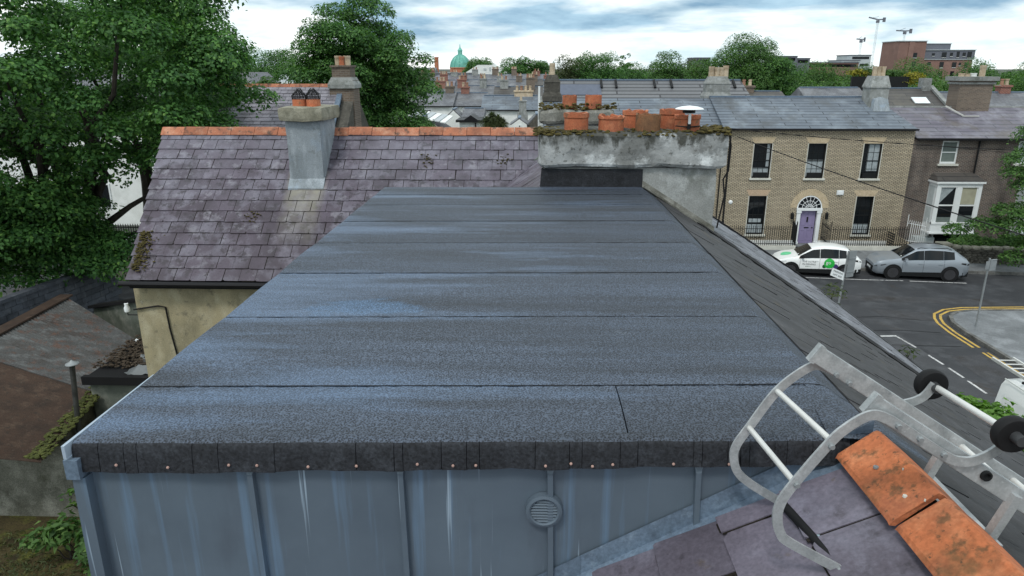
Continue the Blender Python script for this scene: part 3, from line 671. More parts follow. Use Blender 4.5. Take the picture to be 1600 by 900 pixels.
# ---------------------------------------------------------------- big chimney
def rough_box(x0, x1, y0, y1, z0, z1, n=(10, 4, 4), amp=.012, seed=1, rnd=.03):
    """cement block with worn faces and soft edges"""
    from mathutils import noise
    mb = MB(); idx = {}
    def P(i, j, k):
        if (i, j, k) in idx: return idx[(i, j, k)]
        x = x0+(x1-x0)*i/n[0]; y = y0+(y1-y0)*j/n[1]; z = z0+(z1-z0)*k/n[2]
        e = sum((a in (0, m)) for a, m in ((i, n[0]), (j, n[1]), (k, n[2])))
        cx, cy, cz = (x0+x1)/2, (y0+y1)/2, (z0+z1)/2
        d = noise.noise_vector(Vector((x*3.1+seed, y*3.1, z*3.1)))*amp + noise.noise_vector(Vector((x*9+seed, y*9, z*9)))*amp*.6
        s = rnd*(e-1) if e > 1 else 0
        v = Vector((x, y, z)); v += d; v -= Vector(((1 if x > cx else -1) if i in (0, n[0]) else 0, (1 if y > cy else -1) if j in (0, n[1]) else 0, (1 if z > cz else -1) if k in (0, n[2]) else 0))*s*.6
        mb.v.append(tuple(v)); idx[(i, j, k)] = len(mb.v)-1; return idx[(i, j, k)]
    for a in range(n[0]):
        for b in range(n[1]):
            for k in (0, n[2]): mb.f.append([P(a, b, k), P(a+1, b, k), P(a+1, b+1, k), P(a, b+1, k)]); mb.m.append(0)
        for c in range(n[2]):
            for j in (0, n[1]): mb.f.append([P(a, j, c), P(a+1, j, c), P(a+1, j, c+1), P(a, j, c+1)]); mb.m.append(0)
    for b in range(n[1]):
        for c in range(n[2]):
            for i in (0, n[0]): mb.f.append([P(i, b, c), P(i, b+1, c), P(i, b+1, c+1), P(i, b, c+1)]); mb.m.append(0)
    return mb
def mossclumps(mb, pts, rng, s=(.02, .06), flat=.55):
    for (x, y, z) in pts:
        r = rng.uniform(*s)
        mb.lathe([(r*.95, -r*.25), (r, r*.1), (r*.7, r*flat*.8), (0, r*flat)], (x, y, z), 7, jit=.3, rng=rng)
def pot(parent, x, y, z0, z1, r, mat, seed, broken=.02, lip=True):
    rng = random.Random(seed); n = 22; pr_ = [(r*1.02, z0), (r, z0+(z1-z0)*.5), (r*1.0, z0+(z1-z0)*.72), (r*1.07 if lip else r, z0+(z1-z0)*.76), (r*1.07 if lip else r, z1), (r*.86, z1), (r*.82, z0+(z1-z0)*.35), (0, z0+(z1-z0)*.3)]
    mb = MB().lathe(pr_, (x, y, 0), n)
    for i in range(4*n, 6*n):
        v = mb.v[i]; k = i % n; mb.v[i] = (v[0], v[1], v[2]-abs(math.sin(k*.9+seed)+.4*math.sin(k*2.3))*broken)
    return part('pot', mb, mat, parent, smooth=True)
chim = part('chimney', rough_box(.13, 2.24, 8.52, 9.24, 7.6, 9.345, (16, 5, 12), .008, 3, .01), M_cement, house)
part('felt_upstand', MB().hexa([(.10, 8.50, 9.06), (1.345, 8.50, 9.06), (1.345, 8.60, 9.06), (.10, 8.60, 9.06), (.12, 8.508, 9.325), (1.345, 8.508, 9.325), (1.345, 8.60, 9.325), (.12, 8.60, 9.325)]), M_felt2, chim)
part('felt_apron', MB().quad((.08, 8.42, 9.106), (.9, 8.38, 9.106), (1.3, 8.41, 9.107), (1.345, 8.497, 9.11), (.10, 8.497, 9.11)), M_felt, chim)
cap = part('cap', rough_box(.085, 2.345, 8.44, 9.32, 9.335, 9.775, (30, 8, 8), .022, 9, .035), M_capcement, chim)
rng = random.Random(21); mb = MB(); pts = []
for k in range(420):
    x = rng.uniform(.08, 2.36); e = (x-.08)/2.28
    y = 8.45 + abs(rng.gauss(0, .12)); 
    if rng.random() < .5 and .3 < e < .75: continue
    pts.append((x, min(y, 9.28), 9.77-(.03 if y < 8.47 else 0)+rng.uniform(-.022, .012)+.03*(e > .85)*rng.random()))
mossclumps(mb, pts, rng, (.008, .034)); mossclumps(mb, [(rng.uniform(.03, .35), rng.uniform(8.45, 9.2), 9.76+rng.uniform(-.05, .015)) for _ in range(150)], rng, (.01, .04))
mossclumps(mb, [(rng.uniform(2.0, 2.37), rng.uniform(8.43, 9.2), 9.77+rng.uniform(-.04, .03)) for _ in range(190)], rng, (.01, .042))
part('moss', mb, M_moss, chim, kind='stuff')
pot(chim, .535, 8.66, 9.74, 9.985, .145, M_pot, 1, .012); pot(chim, .955, 8.66, 9.74, 9.965, .152, M_pot, 2, .035)
pot(chim, 1.285, 8.98, 9.74, 10.0, .15, M_pot, 3, .02); pot(chim, 1.40, 8.68, 9.74, 9.975, .15, weather('brown_pot', (.20, .105, .055), (.13, .07, .04), (.3, .13, .06), 5, .85), 4, .02, False)
pot(chim, 1.74, 8.98, 9.74, 10.01, .145, M_pot, 5, .01); pot(chim, 1.87, 8.68, 9.74, 9.965, .148, M_pot, 6, .02)
part('flashing', MB().prism([(1.345, 8.50, 9.11), (2.26, 8.50, 8.52), (2.26, 8.50, 8.62), (1.345, 8.50, 9.19)], (0, .02, 0)), M_oldcement, chim)
part('fillet', MB().beam((1.36, 8.47, 9.125), (2.32, 8.46, 8.51), .07, .02, (0, 0, 1)), M_oldcement, chim)
ant = thing('disc_antenna', 'white saucer shaped antenna on a short mast strapped to the right hand clay pot', 'antenna', (1.86, 8.50, 9.80))
part('dish', MB().lathe([(0, .085), (.09, .075), (.15, .058), (.168, .045), (.15, .04), (.06, .034), (0, .034)], (1.855, 8.53, 9.985), 26), M_white, ant, smooth=True)
part('mast', MB().box(1.843, 1.873, 8.488, 8.512, 9.86, 9.99), M_white, ant)
part('collar', MB().lathe([(.075, .0), (.075, .03), (.03, .036), (0, .036)], (1.855, 8.55, 9.985), 16), M_black, ant)
part('bracket', MB().box(1.840, 1.876, 8.495, 8.525, 9.80, 9.87).tube([(1.72, 8.60, 9.83), (1.76, 8.54, 9.83), (1.85, 8.515, 9.825), (1.95, 8.53, 9.83), (2.01, 8.60, 9.83)], .008, 6), M_black, ant)
tag(single('cable', MB().tube([(2.37, 8.60, 9.72), (2.40, 8.6, 9.6), (2.39, 8.58, 9.3), (2.33, 8.56, 9.2), (2.36, 8.55, 9.0), (2.30, 8.54, 8.6)], .010, 6), M_rubber), 'black cable hanging down the right side of the big rendered chimney', 'cable')
# ---------------------------------------------------------------- neighbour beyond the big chimney
nb = thing('neighbour_house', 'house beyond the big chimney with light grey slates sloping down to the street corner', 'house', (1, 10.6, 0))
part('wall', MB().box(-3.4, 4.7, 8.62, 12.2, -.02, 6.5).prism([(-3.4, 12.2, 6.5), (4.7, 12.2, 6.5), (.9, 12.2, 9.25)], (0, .05, 0)), M_cement, nb)
nr = part('roof', MB().prism([(.9, 8.9, 9.36), (5.03, 8.9, 6.72), (5.03, 8.9, 6.6), (.9, 8.9, 9.2)], (0, 3.4, 0)).prism([(2.2, 7.3, 8.50), (5.03, 7.3, 6.70), (5.03, 7.3, 6.6), (2.2, 7.3, 8.42)], (0, 1.6, 0)), M_rubber, nb)
slates(nr, (EX+.02, 6.8, EZ+.01), (0, 1, 0), (-1, 0, .64), 5.5, 4.16, .30, .20, M_lightslate, inside=lambda c: c.y > edgeY(c.x)+.12 and (c.x > 2.3 or c.y > 9.3), seed=18, th=.008, lift=1.2, rotj=.01)
nl = part('roof', MB().prism([(.9, 8.6, 9.42), (-3.4, 8.6, 6.28), (-3.4, 8.6, 6.15), (.9, 8.6, 9.25)], (0, 4.3, 0)), M_rubber, nb)
slates(nl, (-1.2, 12.9, 7.915), (0, -1, 0), (1, 0, .73), 4.2, 2.5, .30, .24, M_purple, seed=19, lift=1.5, rotj=.02)
part('verge', MB().beam((-.75, 12.98, 8.27), (.5, 12.98, 9.18), .13, .05), weather('green_lead', (.22, .26, .23), (.1, .12, .1), (.35, .4, .36), 4, .7), nb)
part('gutter', MB().tube([(5.1, 7.0, 6.70), (5.1, 12.3, 6.70)], .055, 8).beam((.9, 12.33, 9.42), (5.05, 12.33, 6.78), .06, .07), M_gutter, nb)
nch = part('chimney', rough_box(.2, 1.05, 9.95, 10.5, 8.6, 9.8, (6, 4, 6), .01, 31, .01), M_cement, nb)
part('cap', rough_box(.10, 1.15, 9.88, 10.58, 9.74, 9.955, (14, 6, 4), .02, 33, .03), M_oldcement, nch)
mb = MB(); rng = random.Random(5); mossclumps(mb, [(rng.uniform(.1, 1.15), min(10.55, 9.89+abs(rng.gauss(0, .14))), 9.95+rng.uniform(-.02, .03)+.05*math.exp(-((_ % 9)/4)**2)) for _ in range(160)], rng, (.012, .035))
part('moss', mb, M_moss, nch, kind='stuff')
pot(nch, .52, 10.05, 9.95, 10.135, .10, M_pot, 7, .01, False); pot(nch, .85, 10.05, 9.95, 10.135, .115, M_pot, 8, .005, False)

# ---------------------------------------------------------------- rear wing with the patched purple slates
wing = thing('rear_wing', 'cream rendered rear wing under patchy purple slates with an orange tiled ridge', 'house', (-3.3, 13.3, 0))
part('wall', MB().box(-6.74, -.9, 11.1, 15.9, -.02, 7.08).prism([(-6.74, 11.1, 7.08), (-6.74, 15.9, 7.08), (-6.74, 13.5, 9.1)], (.3, 0, 0)), M_cream, wing)
wr = part('roof', MB().add([(-6.68, 10.92, 7.10), (-7.02, 13.5, 9.285), (-7.02, 16.08, 7.10), (-7.02, 16.08, 6.98), (-7.02, 13.5, 9.14), (-6.68, 10.92, 6.98), (.17, 10.92, 7.10), (.17, 13.5, 9.285), (.17, 16.08, 7.10), (.17, 16.08, 6.98), (.17, 13.5, 9.14), (.17, 10.92, 6.98)], [(0, 1, 7, 6), (1, 2, 8, 7), (2, 3, 9, 8), (3, 4, 10, 9), (4, 5, 11, 10), (5, 0, 6, 11), (0, 5, 4, 1), (1, 4, 3, 2), (6, 7, 10, 11), (7, 8, 9, 10)]), M_rubber, wing)
slates(wr, (-7.08, 10.88, 7.125), (1, 0, 0), (0, 1, .848), 7.26, 3.43, .272, .2445, M_purple, seed=41, dirt_shade=M_dirtshade, cut=True, xs=lambda y: .36*(1-y/3.4), th=.008, lift=.7, rotj=.010, gap=.009)
wrg = part('ridge', MB().box(-7.04, .15, 13.42, 13.58, 9.2, 9.32), M_cement, wing)
x = -7.08; rng = random.Random(3)
while x < .1:
    if not (-4.5 < x+.2 < -3.95):
        z = 9.395+rng.uniform(-.008, .008); t = .018
        prof = [(13.36, z-.12), (13.375, z-.13), (13.5, z-.03), (13.625, z-.13), (13.64, z-.12), (13.53, z+.005), (13.5, z+.018), (13.47, z+.005)]
        part('ridge_tile', MB().prism([(x+.004, a, b) for a, b in prof], (.442, 0, 0)), M_terra2, wrg)
    x += .45
part('gutter', MB().tube([(-6.82, 10.86, 7.08), (-.9, 10.86, 7.06)], .045, 8).box(-6.7, -.9, 10.93, 11.0, 6.99, 7.06), M_gutter, wing)
mb = MB(); rng = random.Random(15)
mossclumps(mb, [(-6.66-q*.08+abs(rng.gauss(0, .12)), 11.0+q*.62+rng.uniform(-.05, .05), 7.145+.848*(.12+q*.62)+rng.uniform(.01, .03)) for q in [rng.random() for _ in range(420)]], rng, (.008, .026), .4)
for cx, cy in ((-4.9, 11.9), (-2.5, 12.0), (-1.9, 12.9), (-.5, 12.9), (-2.8, 11.2), (-2.55, 11.25)):
    mossclumps(mb, [(cx+rng.gauss(0, .07), yy, 7.145+.848*(yy-10.88)+.02) for yy in [cy+rng.gauss(0, .06) for _ in range(30)]], rng, (.008, .022), .3)
part('moss', mb, M_moss, wing, kind='stuff')
wch = part('chimney', rough_box(-4.36, -3.74, 12.5, 13.5, 8.2, 9.62, (6, 8, 10), .010, 51, .008), M_bluerender, wing)
part('cap', rough_box(-4.45, -3.66, 12.4, 13.6, 9.59, 9.83, (10, 12, 4), .015, 52, .015), weather('old_cap', (.23, .22, .17), (.12, .12, .09), (.33, .32, .26), 4, .95, bump=.5), wch)
part('apron', MB().hexa([(-4.37, 12.36, 8.40), (-3.73, 12.36, 8.40), (-3.73, 12.52, 8.54), (-4.37, 12.52, 8.54), (-4.37, 12.36, 8.43), (-3.73, 12.36, 8.43), (-3.73, 12.52, 8.60), (-4.37, 12.52, 8.60)]), M_bluerender, wch)
for k, (px, py) in enumerate(((-4.18, 12.85), (-3.93, 12.85))):
    pot(wch, px, py, 9.80, 9.955, .125, M_pot, 60+k, .004, False)
    mb = MB(); n = 26; gr_ = random.Random(90+k)
    for q in range(n):
        t = 2*math.pi*q/n; mb.tube([(px+.125*math.cos(t), py+.125*math.sin(t), 9.95), (px+.12*math.cos(t)+gr_.uniform(-.02, .02), py+.12*math.sin(t), 10.02+gr_.uniform(-.02, .02)), (px+.02*math.cos(t)+gr_.uniform(-.03, .03), py+.03*math.sin(t), 10.12+gr_.uniform(-.03, .03))], .0045, 4)
    for zz, r in ((9.975, .126), (10.0, .126), (10.03, .12), (10.06, .10), (10.085, .07)): mb.tube([(px+r*math.cos(2*math.pi*q/n), py+r*math.sin(2*math.pi*q/n), zz) for q in range(n+1)], .004, 4)
    part('wire_guard', mb, M_black, wch)
part('wall_cable', MB().tube([(-6.78, 11.07, 6.55), (-6.35, 11.07, 6.62), (-6.22, 11.07, 6.60), (-6.20, 11.07, 6.2), (-6.12, 11.07, 5.5), (-6.08, 11.07, 4.6)], .014, 6), M_rubber, wing)
for k, xx in enumerate((-6.80, -7.06)):
    tag(single('insulator', MB().lathe([(.02, 0), (.045, .01), (.05, .08), (.03, .12), (.035, .16), (.0, .17)], (xx-.1, 11.5, 6.35), 10), M_white, smooth=True), ('right hand white ceramic insulator beside the cream wall', 'left hand white ceramic insulator beside the cream wall')[k], 'insulator', 'insulators on the cream wall')
    tag(single('insulator_bracket', MB().tube([(xx-.1, 11.5, 6.52), (xx-.1, 11.5, 6.30), (-6.72, 11.5, 6.30)], .012, 5), M_black), ('short black bracket carrying the right hand insulator', 'long black bracket carrying the left hand insulator')[k], 'bracket')

# ---------------------------------------------------------------- second wing with a brick chimney
w2 = thing('slate_wing', 'further grey slate roof with orange ridge and a stepped brick chimney', 'house', (-11, 31, 0))
part('wall', MB().box(-14.5, -8.35, 29.9, 34, -.02, 7.9), M_offwhite, w2)
w2r = part('roof', MB().prism([(-14.8, 29.6, 7.86), (-14.8, 32, 9.72), (-14.8, 34.4, 7.86), (-14.8, 34.4, 7.7), (-14.8, 32, 9.55), (-14.8, 29.6, 7.7)], (6.45, 0, 0)), M_rubber, w2)
M_w2 = weather('lilac_slate', (.21, .20, .235), (.13, .125, .14), (.29, .285, .32), 1.5, .55, [((.07, .07, .07), 5, .64, .7, .6)], rnd=.35)
slates(w2r, (-14.8, 29.56, 7.89), (1, 0, 0), (0, 1, .775), 6.45, 3.1, .30, .222, M_w2, seed=71, cut=True, th=.012, rotj=.008, gap=.012)
x = -14.85; rng = random.Random(33); rg = part('ridge', MB().box(-14.8, -8.4, 31.9, 32.1, 9.62, 9.74), M_cement, w2)
while x < -8.9:
    part('ridge_tile', MB().prism([(x, 31.82, 9.66), (x, 32.18, 9.66), (x, 32.04, 9.80), (x, 31.96, 9.80)], (.44, 0, 0)), M_terra2, rg); x += .455
part('verge', MB().beam((-8.42, 29.6, 7.95), (-8.42, 32.05, 9.84), .22, .1), M_lead, w2)
part('gable', MB().prism([(-8.35, 29.7, -.02), (-8.35, 34.3, -.02), (-8.35, 34.3, 7.7), (-8.35, 32, 9.55), (-8.35, 29.7, 7.7)], (.5, 0, 0)), M_stone, w2)
gq = part('quoins', MB(), M_chbrick, w2) if False else None
c2 = part('chimney', MB().box(-8.85, -7.8, 31.4, 32.5, 7.5, 9.95), M_chbrick, w2)
part('corbel', MB().box(-8.9, -7.72, 31.32, 32.58, 9.62, 9.78).hexa([(-8.9, 31.32, 9.78), (-7.72, 31.32, 9.78), (-7.72, 32.58, 9.78), (-8.9, 32.58, 9.78), (-8.75, 31.45, 10.08), (-7.88, 31.45, 10.08), (-7.88, 32.45, 10.08), (-8.75, 32.45, 10.08)]), M_cement, c2)
part('shaft', MB().box(-8.72, -7.92, 31.5, 32.4, 10.05, 10.5).box(-8.78, -7.86, 31.44, 32.46, 10.5, 10.58), M_chbrick, c2)
for k, xx in enumerate((-8.5, -8.12)): pot(c2, xx, 31.9, 10.55, 10.98, .15, M_potbuff, 80+k, .005)
pot(c2, -8.31, 31.72, 10.55, 10.95, .11, M_pot, 83, .005)

# ---------------------------------------------------------------- yard: sheds, walls, flue
struct('yard', MB().quad((-30, 6, -.005), (-3.2, 6, -.005), (-3.2, 29.5, -.005), (-30, 29.5, -.005)), M_mossground)
struct('side_road', MB().quad((-60, 30.9, .004), (-8, 30.85, .004), (-8, 40, .004), (-60, 41.9, .004)), M_asphalt)
wall1 = thing('rendered_wall', 'grey pebble dashed yard wall with a sloping broken top at lower left', 'wall', (-12, 14.5, 0))
part('render', MB().prism([(-16, 14.3, -.02), (-9.0, 14.3, -.02), (-9.0, 14.3, 1.85), (-10.2, 14.3, 1.9), (-11.2, 14.3, 1.95), (-11.5, 14.3, 2.1), (-12.4, 14.3, 2.3), (-16, 14.3, 2.3)], (0, .25, 0)), M_greyrender, wall1)
part('ledge', MB().box(-10.95, -8.9, 14.2, 15.2, 1.86, 1.93), M_green, wall1)
shed = thing('shed', 'yard shed under a mossy rust brown and grey corrugated sheet roof', 'shed', (-13, 17, 0))
A, B, C_, D = Vector((-15.30, 21.4, 3.05)), Vector((-11.4, 19.0, 2.75)), Vector((-10.9, 15.6, 2.75)), Vector((-11.2, 14.0, 2.30))
R0 = Vector((-15.2, 17.6, 3.05)); E0 = Vector((-12.0, 13.9, 2.62))
def corr(a, b, c, d, n, mat, nm):      # corrugated sheet a-b ridge, d-c eaves
    mb = MB(); a, b, c, d = map(Vector, (a, b, c, d)); vs = []
    for i in range(n*4+1):
        t = i/(n*4); h = .022*math.sin(i*math.pi/2)
        vs += [a.lerp(b, t)+Vector((0, 0, h)), d.lerp(c, t)+Vector((0, 0, h))]
    mb.add(vs, [(2*i, 2*i+1, 2*i+3, 2*i+2) for i in range(n*4)])
    return part(nm, mb, mat, shed, fix=False)
# grey sheets at the far end, rusty ones nearer: ridge runs away from the camera, sheets fall to the right
rp = lambda t: Vector((-15.28, 21.4, 3.28)).lerp(Vector((-14.9, 12.2, 3.28)), t)
ep = lambda t: Vector((-11.45, 18.95, 2.62)).lerp(Vector((-10.75, 13.2, 2.22)), t)
for k in range(8):
    t0, t1 = k/8, (k+1)/8
    corr(rp(t0), rp(t1+.006), ep(t1+.006), ep(t0), 9, M_asb if k < 4 else M_rust, 'roof_sheet')
part('ridge_cap', MB().beam(rp(-.01)+Vector((-.05, 0, .04)), rp(1), .42, .05), M_rust, shed)
part('wall', MB().hexa([(-15.1, 21.2, -.02), (-15.1, 14.6, -.02), (-11.1, 14.6, -.02), (-11.7, 18.8, -.02), (-15.1, 21.2, 3.1), (-15.1, 14.6, 3.1), (-11.1, 14.6, 2.2), (-11.7, 18.8, 2.5)]), M_greyrender, shed)
part('joint_strip', MB().beam(rp(.5)+Vector((0, 0, .045)), ep(.5)+Vector((0, 0, .045)), .06, .03), M_asb, shed)
part('edge_strip', MB().beam(ep(-.02)+Vector((-.35, .1, .09)), ep(0)+Vector((.2, -.4, .02)), .07, .05), M_white, shed)
mb = MB(); rng = random.Random(2)
mossclumps(mb, [tuple(ep(t)+Vector((rng.uniform(-.35, .1), 0, rng.uniform(0, .05)+.06))) for t in [rng.uniform(.45, 1) for _ in range(420)]], rng, (.02, .06), .4)
part('moss', mb, weather('green_moss', (.06, .07, .018), (.03, .035, .012), (.12, .13, .035), 6, 1, bump=.6), shed, kind='stuff')
lean = thing('lean_to', 'low grey lean-to beside the cream wall with rubble and plastic on its flat roof', 'shed', (-9.6, 16.5, 0))
part('wall', MB().hexa([(-11.2, 15.9, -.02), (-7.2, 15.9, -.02), (-7.2, 19.0, -.02), (-11.2, 18.4, -.02), (-11.2, 15.9, 2.95), (-7.2, 15.9, 2.95), (-7.2, 19.0, 2.95), (-11.2, 18.4, 2.95)]), M_green, lean)
part('roof', MB().box(-11.2, -7.2, 15.75, 18.9, 2.95, 3.05).box(-11.25, -7.2, 15.68, 15.82, 2.88, 3.1), M_rubber, lean)
mb = MB(); mossclumps(mb, [(rng.uniform(-11.3, -9.2), rng.uniform(16.3, 18.8), 3.06+rng.uniform(0, .14)) for _ in range(1500)], rng, (.018, .05), .4)
tag(single('leaf_litter', mb, weather('dead_leaves', (.05, .036, .024), (.02, .016, .012), (.10, .08, .06), 7, 1)), kind='stuff')
def crumple(x0, x1, y0, y1, z, amp, seed, n=12):
    from mathutils import noise
    mb = MB(); vs = []
    for i in range(n+1):
        for j in range(n+1):
            x = x0+(x1-x0)*i/n; y = y0+(y1-y0)*j/n; d = math.hypot(i/n-.5, j/n-.5)
            vs.append((x, y, z+amp*abs(noise.noise(Vector((x*3+seed, y*3, 0))))+amp*.6*abs(noise.noise(Vector((x*9+seed, y*9, 3))))-amp*.9*max(0, d-.3)))
    mb.add(vs, [(i*(n+1)+j, (i+1)*(n+1)+j, (i+1)*(n+1)+j+1, i*(n+1)+j+1) for i in range(n) for j in range(n)]); return mb
tag(single('plastic_sheet', crumple(-10.3, -9.2, 15.95, 17.4, 3.06, .28, 4), plain('pale_plastic', (.12, .13, .135), .35, sc=6), smooth=True), 'crumpled pale plastic sheet lying on the lean-to roof by the cream wall', 'plastic sheet')
flue = thing('flue_pipe', 'galvanised flue pipe with a pointed white cowl standing by the rusty shed', 'flue', (-10.9, 14.9, 1.93))
part('pipe', MB().tube([(-11.02, 14.9, 1.9), (-10.88, 14.95, 3.72)], .06, 14).lathe([(.066, 0), (.066, .05)], (-10.96, 14.92, 2.7), 14), plain('flue_metal', (.07, .072, .07), .45, .5, var=.4, sc=5), flue, smooth=True)
part('cowl', MB().lathe([(.05, -.05), (.15, .0), (.145, .015), (.05, .06), (0, .11)], (-10.87, 14.95, 3.78), 16), M_steel, flue, smooth=True)
gw = thing('garden_wall', 'damp green rendered garden wall running back from the cream wing', 'wall', (-13, 22, 0))
part('render', MB().hexa([(-15.0, 22.2, -.02), (-9.4, 18.6, -.02), (-9.3, 18.85, -.02), (-14.9, 22.5, -.02), (-15.0, 22.2, 2.6), (-9.4, 18.6, 4.4), (-9.3, 18.85, 4.4), (-14.9, 22.5, 2.6)]), M_green, gw)
part('coping', MB().beam((-15.05, 22.3, 2.66), (-9.3, 18.6, 4.46), .36, .1), M_rubber, gw)
# dark block wall: courses of separate blocks
bw = thing('block_wall', 'dark concrete block wall beneath the big sycamore at far left', 'wall', (-17, 23, 0))
p0, p1 = Vector((-17.6, 17.8, 0)), Vector((-16.35, 25.5, 0)); d = (p1-p0).normalized(); Lw = (p1-p0).length
part('core', MB().beam(p0+Vector((-.08, 0, 1.5)), p1+Vector((-.08, 0, 1.5)), .14, 3.0), M_mortar, bw)
bm = MB().box(-.215, .215, -.09, .09, -.1, .1).mesh('block', M_block); rng = random.Random(8); ang = math.atan2(d.y, d.x)
for r in range(15):
    s = .22 if r % 2 else 0
    while s < Lw:
        if r > 3: inst('block', bm, Matrix.Translation(p0+d*(s+.22)+Vector((rng.uniform(-.008, .008), 0, .115+r*.215))) @ Matrix.Rotation(ang, 4, 'Z'), bw)
        s += .445
part('coping', MB().beam(p0+Vector((0, 0, 3.30)), p1+Vector((0, 0, 3.30)), .3, .12), M_block, bw)
# railings and a white house seen between the trunks
rl = thing('iron_railing', 'black iron railing glimpsed under the sycamore branches', 'railing', (-21, 34, 0))
part('plinth', MB().box(-23.5, -19, 33.9, 34.2, 0, 1.9), M_greyrender, rl)
mb = MB()
for k in range(36): mb.box(-23.4+k*.125, -23.375+k*.125, 34.03, 34.06, 1.9, 2.95)
part('bars', mb, M_black, rl, kind='stuff'); part('rail', MB().box(-23.5, -19, 34.02, 34.07, 2.75, 2.8).box(-23.5, -19, 34.02, 34.07, 2.0, 2.05), M_black, rl)
wh = thing('white_house', 'white rendered house mostly hidden behind the big sycamore', 'house', (-34, 50, 0))
part('wall', MB().box(-56, -24.5, 47, 56, -.02, 7.0), M_offwhite, wh)
part('roof', MB().prism([(-56.3, 46.6, 7), (-56.3, 51.5, 10), (-56.3, 56.4, 7)], (32.1, 0, 0)), M_gslate, wh)
for xx in (-52, -47.5, -43, -38.5, -34, -29.5):
    for zz in (1.2, 4.4):
        w = part('window', MB().box(xx-.55, xx+.55, 46.93, 47.05, zz, zz+1.7), M_white, wh); part('pane', MB().box(xx-.45, xx+.45, 46.9, 46.94, zz+.1, zz+1.6), M_glass, w)
# ---------------------------------------------------------------- the brick houses across the street
FY = 42.0
def wall_open(mb, x0, x1, z0, z1, y0, y1, ops):
    xs = sorted({x0, x1, *[o[0] for o in ops], *[o[1] for o in ops]})
    for a, b in zip(xs[:-1], xs[1:]):
        cut = sorted([(o[2], o[3]) for o in ops if o[0] <= a+1e-6 and o[1] >= b-1e-6]); z = z0
        for c0, c1 in cut + [(z1, z1)]:
            if c0 > z+1e-6: mb.box(a, b, y0, y1, z, c0)
            z = max(z, c1)
    return mb
def sash(parent, x0, x1, z0, z1, y, frame=M_white, fw=.05, cols=3, rows=2, curtain=None, lowcurtain=None, box=False, barm=None, sill=True, reveal=.12):
    """recessed sash window: reveal, frame, glass, bars, sill"""
    w = part('window', MB().box(x0, x0+fw, y+reveal, y+reveal+.08, z0, z1).box(x1-fw, x1, y+reveal, y+reveal+.08, z0, z1).box(x0+fw, x1-fw, y+reveal, y+reveal+.08, z1-fw, z1).box(x0+fw, x1-fw, y+reveal, y+reveal+.08, z0, z0+fw*1.3), frame, parent)
    part('glass', MB().box(x0+fw, x1-fw, y+reveal+.045, y+reveal+.055, z0+fw*1.3, z1-fw), M_glass, w)
    zm = (z0+z1)/2; bm = barm or frame
    part('meeting_rail', MB().box(x0+fw, x1-fw, y+reveal+.01, y+reveal+.043, zm-.025, zm+.025), frame, w)
    mb = MB()
    for c in range(1, cols):
        xx = x0+fw+(x1-x0-2*fw)*c/cols; mb.box(xx-.012, xx+.012, y+reveal+.025, y+reveal+.044, z0+fw*1.3, z1-fw)
    for h0, h1 in ((z0+fw, zm), (zm, z1-fw)):
        for r in range(1, rows):
            zz = h0+(h1-h0)*r/rows; mb.box(x0+fw, x1-fw, y+reveal+.028, y+reveal+.0435, zz-.012, zz+.012)
    if cols > 1 or rows > 1: part('glazing_bars', mb, bm, w)
    if curtain: part('curtain', MB().box(x0+fw+(x1-x0)*curtain[0], x0+(x1-x0)*curtain[1]-fw, y+reveal+.0382, y+reveal+.0442, z0+(z1-z0)*curtain[2]+fw, z0+(z1-z0)*curtain[3]-fw), curtain[4] if len(curtain) > 4 else M_curtain, w)
    if lowcurtain: part('curtain', MB().box(x0+fw, x1-fw, y+reveal+.0385, y+reveal+.0445, z0+fw*1.3, z0+(z1-z0)*lowcurtain), M_curtain, w)
    if box: part('window_box', MB().box(x0+.12, x1-.12, y-.02, y+.1, z0+.04, z0+.32), M_black, w)
    if sill: part('sill', MB().box(x0-.12, x1+.12, y-.1, y+reveal, z0-.11, z0), M_stonetrim, w)
    return w
def flat_arch(parent, xc, w, z, mat, y=FY, h=.36):
    n = 15; mb = MB()
    for k in range(n):
        a0, a1 = -1+2*k/n, -1+2*(k+1)/n; b0, b1 = xc+a0*w/2, xc+a1*w/2-.012; t0, t1 = xc+a0*(w/2+.22), xc+a1*(w/2+.22)-.014
        mb.hexa([(b0, y-.012, z), (b1, y-.012, z), (b1, y+.02, z), (b0, y+.02, z), (t0, y-.012, z+h), (t1, y-.012, z+h), (t1, y+.02, z+h), (t0, y+.02, z+h)])
    part('arch_bricks', mb, mat, parent, kind='stuff')
M_vous = weather('arch_brick', (.54, .44, .30), (.42, .33, .22), (.60, .50, .37), 3, .9, rnd=0)
M_vousred = weather('arch_brick_red', (.50, .37, .26), (.44, .33, .23), (.54, .42, .31), 3, .9, rnd=0)
bh = thing('brick_townhouse', 'two storey yellow brick town house with a lilac front door under a fanlight', 'house', (16.8, FY, 0))
ops = [(13.08, 14.12, 4.21, 6.24), (16.24, 17.28, 4.21, 6.24), (19.46, 20.5, 4.21, 6.24), (13.09, 14.13, .78, 3.13), (19.48, 20.48, .80, 3.13), (16.0, 17.5, .12, 2.40)]
part('wall', wall_open(MB(), 11.35, 22.28, -.02, 7.06, FY, FY+.35, ops).box(11.35, 22.28, FY+5.0, FY+5.3, -.02, 7.06).box(22.0, 22.26, FY+.35, FY+5, -.02, 7.06), M_ybrick, bh)
part('interior', MB().box(11.6, 21.9, FY+.55, FY+.6, 0, 7.0), M_black, bh)
part('plinth', MB().box(11.35, 16.0, FY-.05, FY, -.02, .42).box(17.5, 22.28, FY-.05, FY, -.02, .42), M_offwhite, bh)
sash(bh, 13.08, 14.12, 4.21, 6.24, FY, M_black, curtain=(.74, 1.0, .3, 1), lowcurtain=.28, box=True, barm=M_black)
